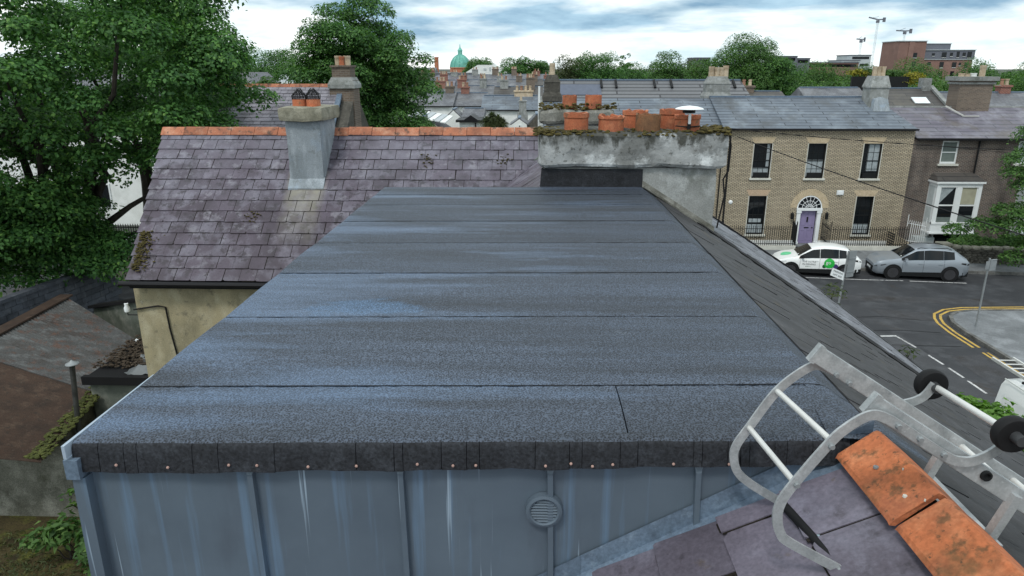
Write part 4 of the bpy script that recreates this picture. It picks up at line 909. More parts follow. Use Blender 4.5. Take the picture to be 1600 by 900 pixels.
sash(bh, 16.24, 17.28, 4.21, 6.24, FY, M_black, lowcurtain=.52, box=True, barm=M_black)
sash(bh, 19.46, 20.5, 4.21, 6.24, FY, M_black, curtain=(.28, 1.0, .18, 1), box=True, barm=M_black)
sash(bh, 13.09, 14.13, .78, 3.13, FY, M_black, lowcurtain=.25, barm=M_black, curtain=(.1, .9, .28, .42))
sash(bh, 19.48, 20.48, .80, 3.13, FY, M_black, lowcurtain=.27, barm=M_black)
for x, z, m in ((13.6, 6.25, M_vous), (16.76, 6.25, M_vous), (19.98, 6.25, M_vous), (13.61, 3.14, M_vousred), (19.98, 3.14, M_vous)): flat_arch(bh, x, 1.04, z, m)
# reveals in pale plaster
for (a, b, c, d) in ops[:5]: part('reveal', MB().box(a-.045, a, FY-.006, FY+.11, c, d).box(b, b+.045, FY-.006, FY+.11, c, d).box(a-.045, b+.045, FY-.006, FY+.11, d, d+.008), M_stonetrim, bh)
dr = part('door', MB().box(16.28, 17.20, FY+.10, FY+.16, .22, 2.25), M_lilac, bh)
for (a, b, c, d) in ((16.36, 16.68, 1.35, 2.12), (16.80, 17.12, 1.35, 2.12), (16.36, 16.68, .40, 1.05), (16.80, 17.12, .40, 1.05)):
    part('panel', MB().box(a, b, FY+.085, FY+.10, c, c+.03).box(a, b, FY+.085, FY+.10, d-.03, d).box(a, a+.03, FY+.085, FY+.10, c+.03, d-.03).box(b-.03, b, FY+.085, FY+.10, c+.03, d-.03), M_lilac, dr)
part('knocker', MB().box(16.70, 16.78, FY+.06, FY+.10, 1.55, 1.85), M_black, dr); part('letter_plate', MB().box(16.60, 16.88, FY+.08, FY+.10, 1.16, 1.22), M_black, dr); part('handle', MB().lathe([(0, -.05), (.04, -.05), (.04, 0)], (17.08, FY+.10, 1.2), 8, axis='Y'), M_black, dr)
ds = part('door_surround', MB().box(16.02, 16.24, FY-.08, FY+.1, .12, 2.27).box(17.24, 17.46, FY-.08, FY+.1, .12, 2.27).box(15.98, 17.50, FY-.12, FY+.1, 2.27, 2.42).box(15.98, 16.28, FY-.11, FY-.08, 2.12, 2.26).box(17.20, 17.50, FY-.11, FY-.08, 2.12, 2.26).box(15.99, 16.27, FY-.11, FY-.08, .12, .35).box(17.21, 17.49, FY-.11, FY-.08, .12, .35), M_white, bh)
part('step', MB().box(15.9, 17.6, FY-1.2, FY+.1, -.02, .12).box(16.0, 17.5, FY-.6, FY+.1, .12, .21), M_pave, bh)
cx, cz, n = 16.74, 2.42, 20
fan = part('fanlight', MB().prism([(cx+.68*math.cos(math.pi*k/n), FY-.01, cz+.68*math.sin(math.pi*k/n)) for k in range(n+1)], (0, .012, 0)), M_glass, bh)
mb = MB()
for k in range(n):
    a, b = math.pi*k/n, math.pi*(k+1)/n
    for r0, r1, yy in ((.68, .74, FY-.03), (.42, .445, FY-.025), (.20, .225, FY-.025)):
        mb.hexa([(cx+r0*math.cos(a), yy, cz+r0*math.sin(a)), (cx+r1*math.cos(a), yy, cz+r1*math.sin(a)), (cx+r1*math.cos(b), yy, cz+r1*math.sin(b)), (cx+r0*math.cos(b), yy, cz+r0*math.sin(b))] + [(cx+r*math.cos(t), FY+.004, cz+r*math.sin(t)) for r, t in ((r0, a), (r1, a), (r1, b), (r0, b))])
for k in range(1, 8):
    a = math.pi*k/8; mb.beam((cx+.08*math.cos(a), FY-.02, cz+.08*math.sin(a)), (cx+.68*math.cos(a), FY-.02, cz+.68*math.sin(a)), .022, .02, (0, 1, 0))
part('tracery', mb, M_white, fan)
mb = MB()
for k in range(30):
    a, b = math.pi*k/30, math.pi*(k+.86)/30; q = [(r*math.cos(t), r*math.sin(t)) for r, t in ((.76, a), (1.14, a), (1.14, b), (.76, b))]
    mb.hexa([(cx+u, FY-.014, cz+v) for u, v in q] + [(cx+u, FY+.02, cz+v) for u, v in q])
part('arch_bricks', mb, M_vous, bh, kind='stuff')
for xx in (15.72, 17.78): part('lantern', MB().box(xx-.07, xx+.07, FY-.22, FY-.08, 1.78, 2.08).box(xx-.03, xx+.03, FY-.1, FY, 1.9, 1.96).hexa([(xx-.09, FY-.24, 2.08), (xx+.09, FY-.24, 2.08), (xx+.09, FY-.06, 2.08), (xx-.09, FY-.06, 2.08), (xx-.02, FY-.17, 2.18), (xx+.02, FY-.17, 2.18), (xx+.02, FY-.13, 2.18), (xx-.02, FY-.13, 2.18)]), M_black, bh)
tag(single('alarm_box', MB().box(18.23, 18.62, FY-.09, FY-.003, 3.22, 3.50).box(18.28, 18.57, FY-.12, FY-.09, 3.26, 3.46), M_white), 'white alarm box on the yellow brick wall right of the fanlight', 'alarm box')
tag(single('vent_cover', MB().lathe([(.0, -.09), (.1, -.06), (.13, 0)], (12.0, FY-.003, 2.75), 10, axis='Y'), M_white), 'small round white cover on the yellow brick wall by the drainpipe', 'vent')
part('drainpipe', MB().tube([(11.62, FY-.08, 6.95), (11.62, FY-.08, 0)], .05, 8).tube([(11.2, FY-.08, 6.0), (11.2, FY-.08, 0)], .04, 8), M_black, bh)
br = part('roof', MB().prism([(11.2, FY-.22, 7.06), (11.2, FY+4, 8.72), (11.2, FY+8, 7.06)], (10.2, 0, 0)).hexa([(21.4, FY-.22, 7.06), (22.35, FY-.22, 7.06), (22.35, FY+8, 7.06), (21.4, FY+8, 7.06), (21.4, FY+3.98, 8.719), (21.41, FY+3.98, 8.719), (21.41, FY+4.0, 8.719), (21.4, FY+4.0, 8.719)]), M_bslate, bh)
part('eaves', MB().box(11.2, 22.33, FY-.28, FY-.18, 7.0, 7.10), M_gutter, bh)
part('ridge', MB().box(11.2, 21.4, FY+3.9, FY+4.1, 8.69, 8.78), M_lead, bh)
bc = part('chimney', MB().box(20.55, 21.65, FY+2.6, FY+3.7, 7.6, 9.3), M_cement, bh)
part('apron', MB().prism([(20.6, FY+2.0, 7.95), (21.6, FY+2.0, 7.95), (21.5, FY+2.25, 8.65), (21.1, FY+2.3, 8.78), (20.7, FY+2.25, 8.65)], (0, .4, 0)), M_bluerender, bc)
part('cap', MB().box(20.5, 21.7, FY+2.55, FY+3.75, 9.3, 9.38).hexa([(20.5, FY+2.55, 9.38), (21.7, FY+2.55, 9.38), (21.7, FY+3.75, 9.38), (20.5, FY+3.75, 9.38), (20.65, FY+2.75, 10.0), (21.55, FY+2.75, 10.0), (21.55, FY+3.55, 10.0), (20.65, FY+3.55, 10.0)]), M_cement, bc)
for k, xx in enumerate((20.85, 21.1, 21.35)): pot(bc, xx, FY+3.1, 9.98, 10.55, .14, M_potbuff, 90+k, .005)
# attached slate house to the left (mostly hidden by the big chimney)
sh = thing('slate_townhouse', 'blue slate roofed house attached left of the yellow brick town house', 'house', (6, FY, 0))
part('wall', MB().box(.75, 11.345, FY, FY+8, -.02, 6.8), M_ybrick, sh)
part('roof', MB().prism([(.6, FY-.25, 6.75), (.6, FY+4, 8.62), (.6, FY+8.2, 6.75)], (10.6, 0, 0)), M_bslate, sh)
part('verge', MB().beam((.55, FY-.25, 6.82), (.55, FY+4, 8.70), .2, .14), M_cement, sh)
part('downpipe', MB().tube([(.42, FY+2, 9.4), (.42, FY+2, 0)], .06, 8), M_white, sh)
for (x0, x1, yy, zt, pts, mt) in ((.75, 1.75, FY+3.6, 9.6, ((1.25, 9.9, 10.75),), M_stone), (11.0, 12.5, FY+4.2, 9.5, ((11.35, 9.9, 10.55), (11.7, 9.9, 10.5), (12.0, 9.9, 10.5), (12.25, 9.9, 10.6)), M_cement)):
    c = part('chimney', MB().box(x0, x1, yy, yy+.9, 7.3, zt).box(x0-.12, x1+.12, yy-.12, yy+1.02, 8.45, 8.75).hexa([(x0-.12, yy-.12, 8.75), (x1+.12, yy-.12, 8.75), (x1+.12, yy+1.02, 8.75), (x0-.12, yy+1.02, 8.75), (x0, yy, 9.0), (x1, yy, 9.0), (x1, yy+.9, 9.0), (x0, yy+.9, 9.0)]).hexa([(x0-.03, yy-.03, zt), (x1+.03, yy-.03, zt), (x1+.03, yy+.93, zt), (x0-.03, yy+.93, zt), (x0+.2, yy+.2, zt+.45), (x1-.2, yy+.2, zt+.45), (x1-.2, yy+.7, zt+.45), (x0+.2, yy+.7, zt+.45)]), mt, sh)
    for k, (px, z0, z1) in enumerate(pts): pot(c, px, yy+.45, z0, z1, .17, M_potbuff, 100+k, .004)
# parallel rear roof with grey metal courses
rr_ = thing('seamed_roof_house', 'long house behind with a grey coursed roof and dark snow brackets', 'house', (7.8, 54, 0))
part('wall', MB().box(1.0, 15.2, 50.5, 56, -.02, 8.2), M_offwhite, rr_)
part('roof', MB().prism([(.8, 50.0, 7.9), (.8, 53, 9.62), (.8, 56.4, 7.9)], (14.2, 0, 0)).hexa([(15.0, 50, 7.9), (15.5, 50, 7.9), (15.5, 56.4, 7.9), (15.0, 56.4, 7.9), (15.0, 52.98, 9.619), (15.02, 52.98, 9.619), (15.02, 53.0, 9.619), (15.0, 53.0, 9.619)]), M_seam, rr_)
part('ridge', MB().box(.8, 15.0, 52.9, 53.1, 9.58, 9.68), M_lead, rr_)
part('side_slope', MB().hexa([(1.9, 51.2, 8.62), (4.9, 51.2, 8.62), (4.9, 52.7, 8.62), (1.9, 52.7, 8.62), (1.9, 51.2, 8.66), (4.9, 51.2, 8.66), (4.9, 52.4, 9.33), (1.9, 52.4, 9.33)]), plain('navy_slate', (.085, .10, .14), .5), rr_)
for xx in (4.95, 6.0, 8.75, 9.95, 14.4): part('bracket', MB().beam((xx, 52.75, 9.62), (xx, 51.9, 9.12), .16, .1), M_black, rr_)
part('flashing', MB().box(5.0, 12.5, 49.9, 50.0, 7.92, 8.06), plain('flaked_white', (.45, .46, .47), .8, var=.5, sc=4), rr_)

# ---------------------------------------------------------------- dark brick house with the white bay
db = thing('dark_brick_house', 'dark brown brick house with a white bay window right of the yellow one', 'house', (26, FY, 0))
D0 = FY+.12
part('wall', wall_open(MB(), 22.30, 31.5, -.02, 6.50, D0, D0+.35, [(24.02, 24.98, 5.07, 6.40), (28.4, 29.4, 5.07, 6.40)]).box(22.3, 31.5, D0+6, D0+6.3, -.02, 6.5).box(22.3, 22.6, D0+.35, D0+6, -.02, 6.5), M_dbrick, db)
part('interior', MB().box(22.6, 31.3, D0+.55, D0+.6, 0, 6.4), M_black, db)
sash(db, 24.02, 24.98, 5.07, 6.40, D0, M_white, .085, 1, 1, curtain=(0, 1, 0, 1, M_curtdark), reveal=.05); sash(db, 28.4, 29.4, 5.07, 6.40, D0, M_white, .085, 1, 1, curtain=(0, 1, 0, 1), reveal=.05)
part('roof', MB().prism([(22.36, FY-.15, 6.56), (22.36, FY+4, 8.12), (22.36, FY+8, 6.56)], (14, 0, 0)), M_vslate, db)
part('gutter', MB().box(22.36, 36, FY-.26, FY-.15, 6.46, 6.58), M_gutter, db)
part('ridge', MB().box(22.36, 36.3, FY+3.9, FY+4.1, 8.08, 8.17), M_cement, db)
dc = part('chimney', MB().box(26.3, 28.3, FY+3.4, FY+4.6, 7.4, 9.5), M_chbrick, db)
part('corbel', MB().box(26.2, 28.4, FY+3.3, FY+4.7, 9.5, 9.62).box(26.1, 28.5, FY+3.2, FY+4.8, 9.7, 9.95), M_cement, dc); part('neck', MB().box(26.25, 28.35, FY+3.35, FY+4.65, 9.62, 9.7), M_chbrick, dc)
part('flashing', MB().beam((25.7, FY+3.5, 8.2), (26.35, FY+2.6, 7.68), .1, .06).box(26.3, 27.3, FY+2.55, FY+2.65, 7.62, 7.68), plain('pale_lead', (.5, .5, .48), .7), dc)
pot(dc, 26.6, FY+4, 9.93, 10.15, .17, M_potbuff, 110, .01); pot(dc, 26.95, FY+4, 9.93, 10.12, .16, M_potbuff, 111, .01); pot(dc, 27.35, FY+4, 9.93, 10.15, .17, M_offwhite, 112, .01); pot(dc, 27.85, FY+4, 9.93, 10.62, .17, M_potbuff, 113, .005)
part('drainpipe', MB().tube([(26.1, D0-.07, 6.45), (26.1, D0-.07, 4.3)], .05, 8), M_black, db)
def bay(x0, x1, lab):
    b = part('bay_window', MB().box(x0, x1, D0-.9, D0, 1.15, 1.62).box(x0, x0+.22, D0-.9, D0-.78, 1.62, 3.82).box(x1-.22, x1, D0-.9, D0-.78, 1.62, 3.82).box((x0+x1)/2-.14, (x0+x1)/2+.14, D0-.9, D0-.78, 1.62, 3.82)
        .box(x0, x1, D0-.9, D0-.75, 3.82, 4.05).box(x0, x1, D0-.93, D0-.77, 1.62, 1.75).box(x0, x0+.1, D0-.75, D0, 1.62, 4.05).box(x1-.1, x1, D0-.75, D0, 1.62, 4.05).box(x0-.1, x1+.1, D0-1.0, D0, 4.05, 4.16).box(x0-.05, x1+.05, D0-.95, D0, 1.05, 1.15), M_white, db)
    part('bay_roof', MB().hexa([(x0-.1, D0-1.0, 4.16), (x1+.1, D0-1.0, 4.16), (x1+.1, D0-.002, 4.16), (x0-.1, D0-.002, 4.16), (x0+.1, D0-.5, 4.40), (x1-.1, D0-.5, 4.40), (x1-.1, D0-.002, 4.55), (x0+.1, D0-.002, 4.55)]), M_dslate, b)
    h = (x1-x0)/2
    for k, (a, c) in enumerate(((x0+.22, x0+h-.14), (x0+h+.14, x1-.22))):
        part('glass', MB().box(a, c, D0-.83, D0-.82, 1.75, 3.82), M_glass, b)
        part('sash_rail', MB().box(a, c, D0-.875, D0-.835, 2.72, 2.80).box(a, a+.05, D0-.87, D0-.835, 1.75, 3.82).box(c-.05, c, D0-.87, D0-.835, 1.75, 3.82), M_white, b)
        if k == 0: part('curtain', MB().prism([(a+.05, D0-.834, 2.85), (a+.05, D0-.834, 3.80), (c-.1, D0-.834, 3.80)], (0, .003, 0)), M_curtain, b)
        else: part('blind', MB().box(a+.05, c-.05, D0-.834, D0-.831, 2.82, 3.80), plain('cream_blind', (.36, .35, .26), .8) if 'cream_blind' not in bpy.data.materials else bpy.data.materials['cream_blind'], b)
        part('curtain', MB().box(a+.05, c-.05, D0-.834, D0-.831, 1.77, 2.05+.1*k), M_curtdark, b)
    for z0, z1 in ((1.7, 2.6), (2.75, 3.85)): part('side_panel', MB().box(x0-.012, x0, D0-.68, D0-.1, z0, z1), plain('pale_panel', (.5, .55, .56), .6) if 'pale_panel' not in bpy.data.materials else bpy.data.materials['pale_panel'], b)
    for xx in (x0+.1, x1-.1): part('bracket', MB().prism([(xx-.06, D0, 1.05), (xx-.06, D0-.75, 1.05), (xx-.06, D0, .25)], (.12, 0, 0)), M_white, b)
bay(23.66, 26.25, ''); bay(28.9, 31.4, '')
part('basement_window', MB().box(24.4, 26.0, D0-.05, D0-.003, .1, .9), M_glass, db); part('basement_frame', MB().box(24.3, 24.4, D0-.08, D0-.003, .0, .95).box(26.0, 26.1, D0-.08, D0-.003, .0, .95).box(24.4, 26.0, D0-.08, D0-.003, .9, 1.0), M_white, db)
part('side_porch', MB().box(23.1, 24.2, D0-.6, D0-.003, -.02, .75), plain('pale_porch', (.42, .47, .48), .7), db)
# railings, steps and gate in front
def railing(nm, lab, pts, h=1.15, gap=.125, group=None, cat='railing', m=M_black, wave=None):
    a0 = Vector(pts[0]); t = thing(nm, lab, cat, a0, 0, group); bars = MB(); rails = MB()
    for p, q in zip(pts[:-1], pts[1:]):
        p, q = Vector(p), Vector(q); n = max(1, round((q-p).length/gap))
        for k in range(n+1):
            c = p.lerp(q, k/n); hh = h*(1.25 if k in (0, n) else 1); bars.box(c.x-.013, c.x+.013, c.y-.013, c.y+.013, c.z, c.z+hh); 
            bars.add([(c.x-.02, c.y, c.z+hh), (c.x, c.y-.02, c.z+hh), (c.x+.02, c.y, c.z+hh), (c.x, c.y+.02, c.z+hh), (c.x, c.y, c.z+hh+.09)], [(0, 1, 4), (1, 2, 4), (2, 3, 4), (3, 0, 4)])
        for z in (.12, h-.14): rails.beam(p+Vector((0, 0, z)), q+Vector((0, 0, z)), .04, .03)
    part('bars', bars, m, t, kind='stuff'); part('rail', rails, m, t); return t
pl = .16
tag(single('railing_plinth', MB().box(11.4, 15.75, 40.75, 41.0, .1, .36).box(17.7, 22.3, 40.75, 41.0, .1, .36), M_stonetrim), 'low pale stone plinth carrying the black railings before the brick town house', 'plinth')
railing('iron_railing', 'black iron railing left of the lilac door behind the white car', [(11.4, 40.87, .36), (15.7, 40.87, .36)], group='railings of the brick town house')
railing('iron_railing', 'black iron railing right of the lilac door behind the grey car', [(17.75, 40.87, .36), (22.25, 40.87, .36)], group='railings of the brick town house')
railing('iron_railing', 'short black handrail climbing to the left side of the lilac door', [(15.75, 40.9, .36), (15.85, 41.9, .55)], h=1.1, group='railings of the brick town house')
railing('iron_railing', 'short black handrail climbing to the right side of the lilac door', [(17.7, 40.9, .36), (17.6, 41.9, .55)], h=1.1, group='railings of the brick town house')
railing('white_railing', 'white slatted side railing between the yellow and the dark brick houses', [(22.4, 41.4, .5), (23.5, 41.4, .3)], h=1.3, m=M_white)
tag(single('side_steps', MB().hexa([(21.6, 41.05, .1), (22.5, 41.05, .1), (22.5, 41.9, .1), (21.6, 41.9, .1), (21.6, 41.05, 1.1), (22.5, 41.05, .55), (22.5, 41.9, .55), (21.6, 41.9, 1.1)]), M_ybrick), 'sloping yellow brick wing wall at the corner of the town house', 'wall')
# rubble wall with coping, gate pillar, hedge
sw = thing('stone_wall', 'rubble stone garden wall with pale rounded coping stones before the bay windows', 'wall', (26, 38, 0))
wp, wq = Vector((23.3, 38.35, 0)), Vector((33.0, 37.4, 0)); d = (wq-wp).normalized(); Lw = (wq-wp).length; nx = Vector((d.y, -d.x, 0))
part('core', MB().beam(wp+Vector((0, 0, .45)), wq+Vector((0, 0, .45)), .3, .9), M_stone, sw)
rng = random.Random(12); ang = math.atan2(d.y, d.x); sm = []
for k in range(5):
    b = rough_box(-.5, .5, -.5, .5, -.5, .5, (3, 2, 2), .05, k, .12); me = b.mesh('stone', M_stone); fixn(me); sm.append(me)
z = .1
while z < .88:
    h = rng.uniform(.08, .15); s = 0
    while s < Lw-.1:
        L = rng.uniform(.16, .48)
        if s < 5: inst('stone', rng.choice(sm), Matrix.Translation(wp+d*(s+L/2)+nx*.15+Vector((0, 0, z+h/2))) @ Matrix.Rotation(ang, 4, 'Z') @ Matrix.Diagonal((L*.94, .12+rng.random()*.05, h*.9, 1)), sw)
        s += L
    z += h
cm = rough_box(-.5, .5, -.5, .5, -.5, .5, (4, 3, 3), .03, 77, .12).mesh('coping_stone', M_cope); fixn(cm); s = 0
while s < Lw-.2:
    L = rng.uniform(.45, .62); inst('coping_stone', cm, Matrix.Translation(wp+d*(s+L/2)+Vector((0, 0, .98+rng.uniform(-.02, .02)))) @ Matrix.Rotation(ang, 4, 'Z') @ Matrix.Diagonal((L*.95, .42, .2, 1)), sw); s += L
gp = thing('gate_pillar', 'short brick gate pillar with a flat cap at the end of the stone wall', 'pillar', (22.95, 38.4, 0))
part('shaft', MB().box(22.7, 23.25, 38.15, 38.65, .08, 1.1), M_ybrick, gp); part('cap', MB().box(22.64, 23.31, 38.09, 38.71, 1.1, 1.2), M_cope, gp)
# sign posts
s1 = thing('sign_post', 'galvanised sign post carrying a small white direction plate near the white car', 'sign post', (12.35, 27, 0))
part('pole', MB().tube([(12.36, 27, -.02), (12.52, 27.0, 3.6)], .038, 10), M_steel, s1)
part('sign_back', MB().hexa([(12.52, 26.93, 2.52), (12.88, 27.1, 2.52), (12.87, 27.12, 2.52), (12.51, 26.95, 2.52), (12.54, 26.93, 3.6), (12.90, 27.1, 3.6), (12.89, 27.12, 3.6), (12.53, 26.95, 3.6)]), M_steel, s1)
for zz in (3.3, 2.75): part('channel', MB().beam((12.53, 26.92, zz), (12.89, 27.09, zz), .03, .04), M_steel, s1)
pt = part('direction_plate', MB().hexa([(11.90, 26.93, 2.62), (12.44, 26.93, 2.40), (12.44, 26.95, 2.40), (11.90, 26.95, 2.62), (11.96, 26.93, 2.93), (12.44, 26.93, 2.72), (12.44, 26.95, 2.72), (11.96, 26.95, 2.93)]), M_white, s1)
def textmesh(txt, size, mat, name, extrude=.002):
    c = bpy.data.curves.new(name, 'FONT'); c.body = txt; c.size = size; c.align_x = 'CENTER'; c.align_y = 'CENTER'; c.extrude = extrude; c.resolution_u = 2
    o = bpy.data.objects.new(name, c); COL.objects.link(o); dg = bpy.context.evaluated_depsgraph_get(); dg.update()
    me = bpy.data.meshes.new_from_object(o.evaluated_get(dg)); bpy.data.objects.remove(o); me.materials.clear(); me.materials.append(mat); return me
M_ink = plain('dark_ink', (.03, .035, .045), .6)
Tp = lambda x, z: Matrix.Translation((x, 26.926, z)) @ Matrix.Rotation(rad(22), 4, 'Y') @ Matrix.Rotation(rad(90), 4, 'X')
inst('lettering', textmesh('PARKING', .10, M_ink, 'lettering'), Tp(12.20, 2.735), pt); inst('lettering', textmesh('LEFT SIDE', .09, M_ink, 'lettering'), Tp(12.18, 2.60), pt)
s2 = thing('sign_post', 'leaning grey sign post with the back of a square sign on the corner pavement', 'sign post', (18.6, 27.85, .12))
part('pole', MB().tube([(18.62, 27.85, .1), (18.60, 27.85, 3.12)], .038, 10), M_steel, s2)
part('sign_back', MB().hexa([(18.62, 27.78, 2.62), (18.98, 27.95, 2.58), (18.97, 27.97, 2.58), (18.61, 27.80, 2.62), (18.62, 27.78, 3.02), (18.98, 27.95, 2.98), (18.97, 27.97, 2.98), (18.61, 27.80, 3.02)]).hexa([(18.60, 27.78, 3.02), (18.98, 27.95, 3.0), (18.97, 28.0, 3.0), (18.59, 27.83, 3.02), (18.6, 27.78, 3.07), (18.98, 27.95, 3.05), (18.97, 28.0, 3.05), (18.59, 27.83, 3.07)]).box(18.45, 18.60, 27.78, 27.80, 2.66, 3.0), M_steel, s2)
# overhead wires
def wire(lab, a, b, sag, r, seg=20):
    a, b = Vector(a), Vector(b); pts = [a.lerp(b, t/seg)-Vector((0, 0, sag*4*(t/seg)*(1-t/seg))) for t in range(seg+1)]
    tag(single('overhead_wire', MB().tube(pts, r, 6), M_rubber), lab, 'wire', 'overhead wires')
wire('upper overhead wire running right from the brick house eaves across its top windows', (11.45, 41.75, 7.12), (28.0, 36.0, 6.4), .18, .022)
wire('lower overhead wire crossing the brick house and white bay diagonally towards the right', (11.9, 41.5, 6.66), (18.3, 25.5, 4.55), .12, .024)
wire('thin overhead wire across the dark brick house below its gutter', (22.6, 41.7, 6.25), (33, 38, 5.7), .1, .013)
# ---------------------------------------------------------------- roof ladder with hook and wheels
def smooth(pts, n=5):
    P = [Vector(p) for p in pts]; out = []
    for i in range(len(P)-1):
        a, b, c, d = P[max(i-1, 0)], P[i], P[i+1], P[min(i+2, len(P)-1)]
        for k in range(n):
            t = k/n; out.append(.5*((2*b)+(c-a)*t+(2*a-5*b+4*c-d)*t*t+(3*b-a-3*c+d)*t**3))
    out.append(P[-1]); return out
ladder = thing('roof_ladder', 'aluminium roof ladder with ridge hook and two black wheels lying over the orange ridge tiles', 'ladder', (1.5, 2.15, 9.1))
YA, YB = 2.36, 1.96
def rail(y, x0, x1, off):      # channel section following the roof slope
    d = Vector((1, 0, -.64)).normalized(); nn = Vector((.64, 0, 1)).normalized()
    p = Vector((x0, y, 9.495-.64*(x0-1.075)+off)); q = Vector((x1, y, 9.495-.64*(x1-1.075)+off)); m = MB()
    m.beam(p, q, .006, .058, nn); m.beam(p+nn*.028+Vector((0, .014, 0)), q+nn*.028+Vector((0, .014, 0)), .030, .006, nn); m.beam(p-nn*.028+Vector((0, .014, 0)), q-nn*.028+Vector((0, .014, 0)), .030, .006, nn)
    part('rail', m, M_alu, ladder)
    part('end_bracket', MB().beam(p-d*.004+Vector((0, .016, 0)), p+d*.018+Vector((0, .014, 0)), .034, .072, nn), M_alu, ladder)
rail(YA-.03, 1.020, 4.4, -.005); rail(YB+.022, 1.060, 4.4, .0)
x = 1.60
while x < 4.3:
    z = 9.495-.64*(x-1.075); part('rung', MB().tube([(x, YB+.02, z), (x, YA-.03, z)], .014, 10), M_alulight, ladder, smooth=True); x += .215
part('foot', MB().beam((1.56, YB+.012, 9.195), (1.50, YB+.012, 9.02), .028, .03, (0, 1, 0)).beam((1.56, YA-.02, 9.195), (1.50, YA-.02, 9.02), .028, .03, (0, 1, 0)).box(1.46, 1.54, YB-.01, YA, 9.0, 9.02), M_alu, ladder)
pa = [(1.475, 9.40), (1.445, 9.35), (1.40, 9.325), (1.345, 9.318), (1.267, 9.347), (1.12, 9.437), (1.06, 9.465), (1.007, 9.455), (.910, 9.364), (.823, 9.212), (.785, 9.14), (.778, 9.085), (.80, 9.02), (.86, 8.965), (.975, 8.892)]
pb = [(1.490, 9.443), (1.475, 9.395), (1.446, 9.357), (1.40, 9.328), (1.355, 9.322), (1.300, 9.341), (1.137, 9.447), (1.096, 9.470), (1.063, 9.480), (1.030, 9.470), (.985, 9.435), (.943, 9.387), (.848, 9.235), (.812, 9.16), (.808, 9.10), (.825, 9.045), (.861, 9.008), (1.044, 8.902)]
for pts, y in ((pa, YA), (pb, YB)):
    part('hook_bar', MB().ribbon([(a, y, b) for a, b in [(p.x, p.z) for p in smooth([(u, 0, v) for u, v in pts])]], .009, .032, (0, 1, 0)), M_alu, ladder)
for (ax, az), (bx, bz), r, m in (((.910, 9.364), (.943, 9.387), .0105, M_alulight), ((.823, 9.212), (.848, 9.235), .0105, M_alulight), ((.975, 8.895), (1.044, 8.905), .017, M_rubber)):
    part('hook_rung', MB().tube([(ax, YA, az), (bx, YB, bz)], r, 12), m, ladder, smooth=True)
for (x, z, y) in ((1.137, 9.445, YB), (1.21, 9.402, YB), (1.292, 9.348, YB), (.943, 9.372, YB), (.853, 9.232, YB), (1.475, 9.425, YB), (1.10, 9.447, YA-.03), (1.15, 9.415, YA-.03), (1.03, 8.912, YB)):
    part('bolt', MB().lathe([(0, -.012), (.008, -.012), (.010, -.006), (.010, 0)], (x, y-.004, z), 8, axis='Y'), M_steel, ladder)
part('rail_socket', MB().lathe([(.0, -.001), (.009, -.001), (.011, -.010), (.017, -.010), (.018, 0)], (1.452, YB+.018, 9.262), 16, axis='Y'), M_black, ladder)
for (x, z, y) in ((1.480, 9.385, YA+.03), (1.462, 9.440, YB-.035)):
    w = part('wheel', MB().lathe([(.030, -.018), (.045, -.020), (.053, -.019), (.057, -.012), (.058, 0), (.057, .012), (.053, .019), (.045, .020), (.030, .018)], (x, y, z), 30, axis='Y'), M_rubber, ladder, smooth=True)
    part('hub', MB().lathe([(0, -.014), (.031, -.014), (.031, .014), (0, .014)], (x, y, z), 20, axis='Y').lathe([(0, -.05), (.017, -.05), (.019, .0), (.017, .03), (0, .03)], (x, y, z), 14, axis='Y'), plain('grey_plastic', (.04, .042, .045), .5) if 'grey_plastic' not in bpy.data.materials else bpy.data.materials['grey_plastic'], w, smooth=True)
part('axle', MB().tube([(1.480, YA+.03, 9.385), (1.462, YB-.035, 9.440)], .0115, 12), M_alulight, ladder, smooth=True)
tag(single('plastic_scrap', crumple(1.01, 1.045, 2.10, 2.14, 8.905, .03, 3, 4), plain('clear_scrap', (.25, .33, .38), .3)), 'small crumpled scrap of clear plastic on the slates under the ladder hook', 'litter')

# ---------------------------------------------------------------- cars
def interp(st, x):
    xs = [s[0] for s in st]
    if x >= xs[0]: return st[0][1:]
    for a, b in zip(st[:-1], st[1:]):
        if b[0] <= x <= a[0]:
            t = (a[0]-x)/(a[0]-b[0]); t2 = t
            return tuple(p+(q-p)*t2 for p, q in zip(a[1:], b[1:]))
    return st[-1][1:]
def ring(st, x):
    zl, zb, zt, wl, wb, wt_ = interp(st, x)
    return [(wl*.88, zl), (wl*.985, zl+.10), (wl*1.0, zl+(zb-zl)*.55), (wl*.5+wb*.5+.012, zl+(zb-zl)*.85), (wb, zb), (wt_+(wb-wt_)*.12, zb+(zt-zb)*.86), (wt_*.90, zt-.012), (wt_*.5, zt+.012), (0, zt+.018)]
def side_y(st, x, z):
    r = ring(st, x)
    for (y0, z0), (y1, z1) in zip(r[:-1], r[1:]):
        if z0 <= z <= z1 and z1 > z0: return y0+(y1-y0)*(z-z0)/(z1-z0)
    return r[2][0]
def top_z(st, x, y):
    r = ring(st, x)[5:]
    for (y0, z0), (y1, z1) in zip(r[:-1], r[1:]):
        if y1 <= abs(y) <= y0: return z1+(z0-z1)*(abs(y)-y1)/max(1e-6, y0-y1)
    return r[0][1]
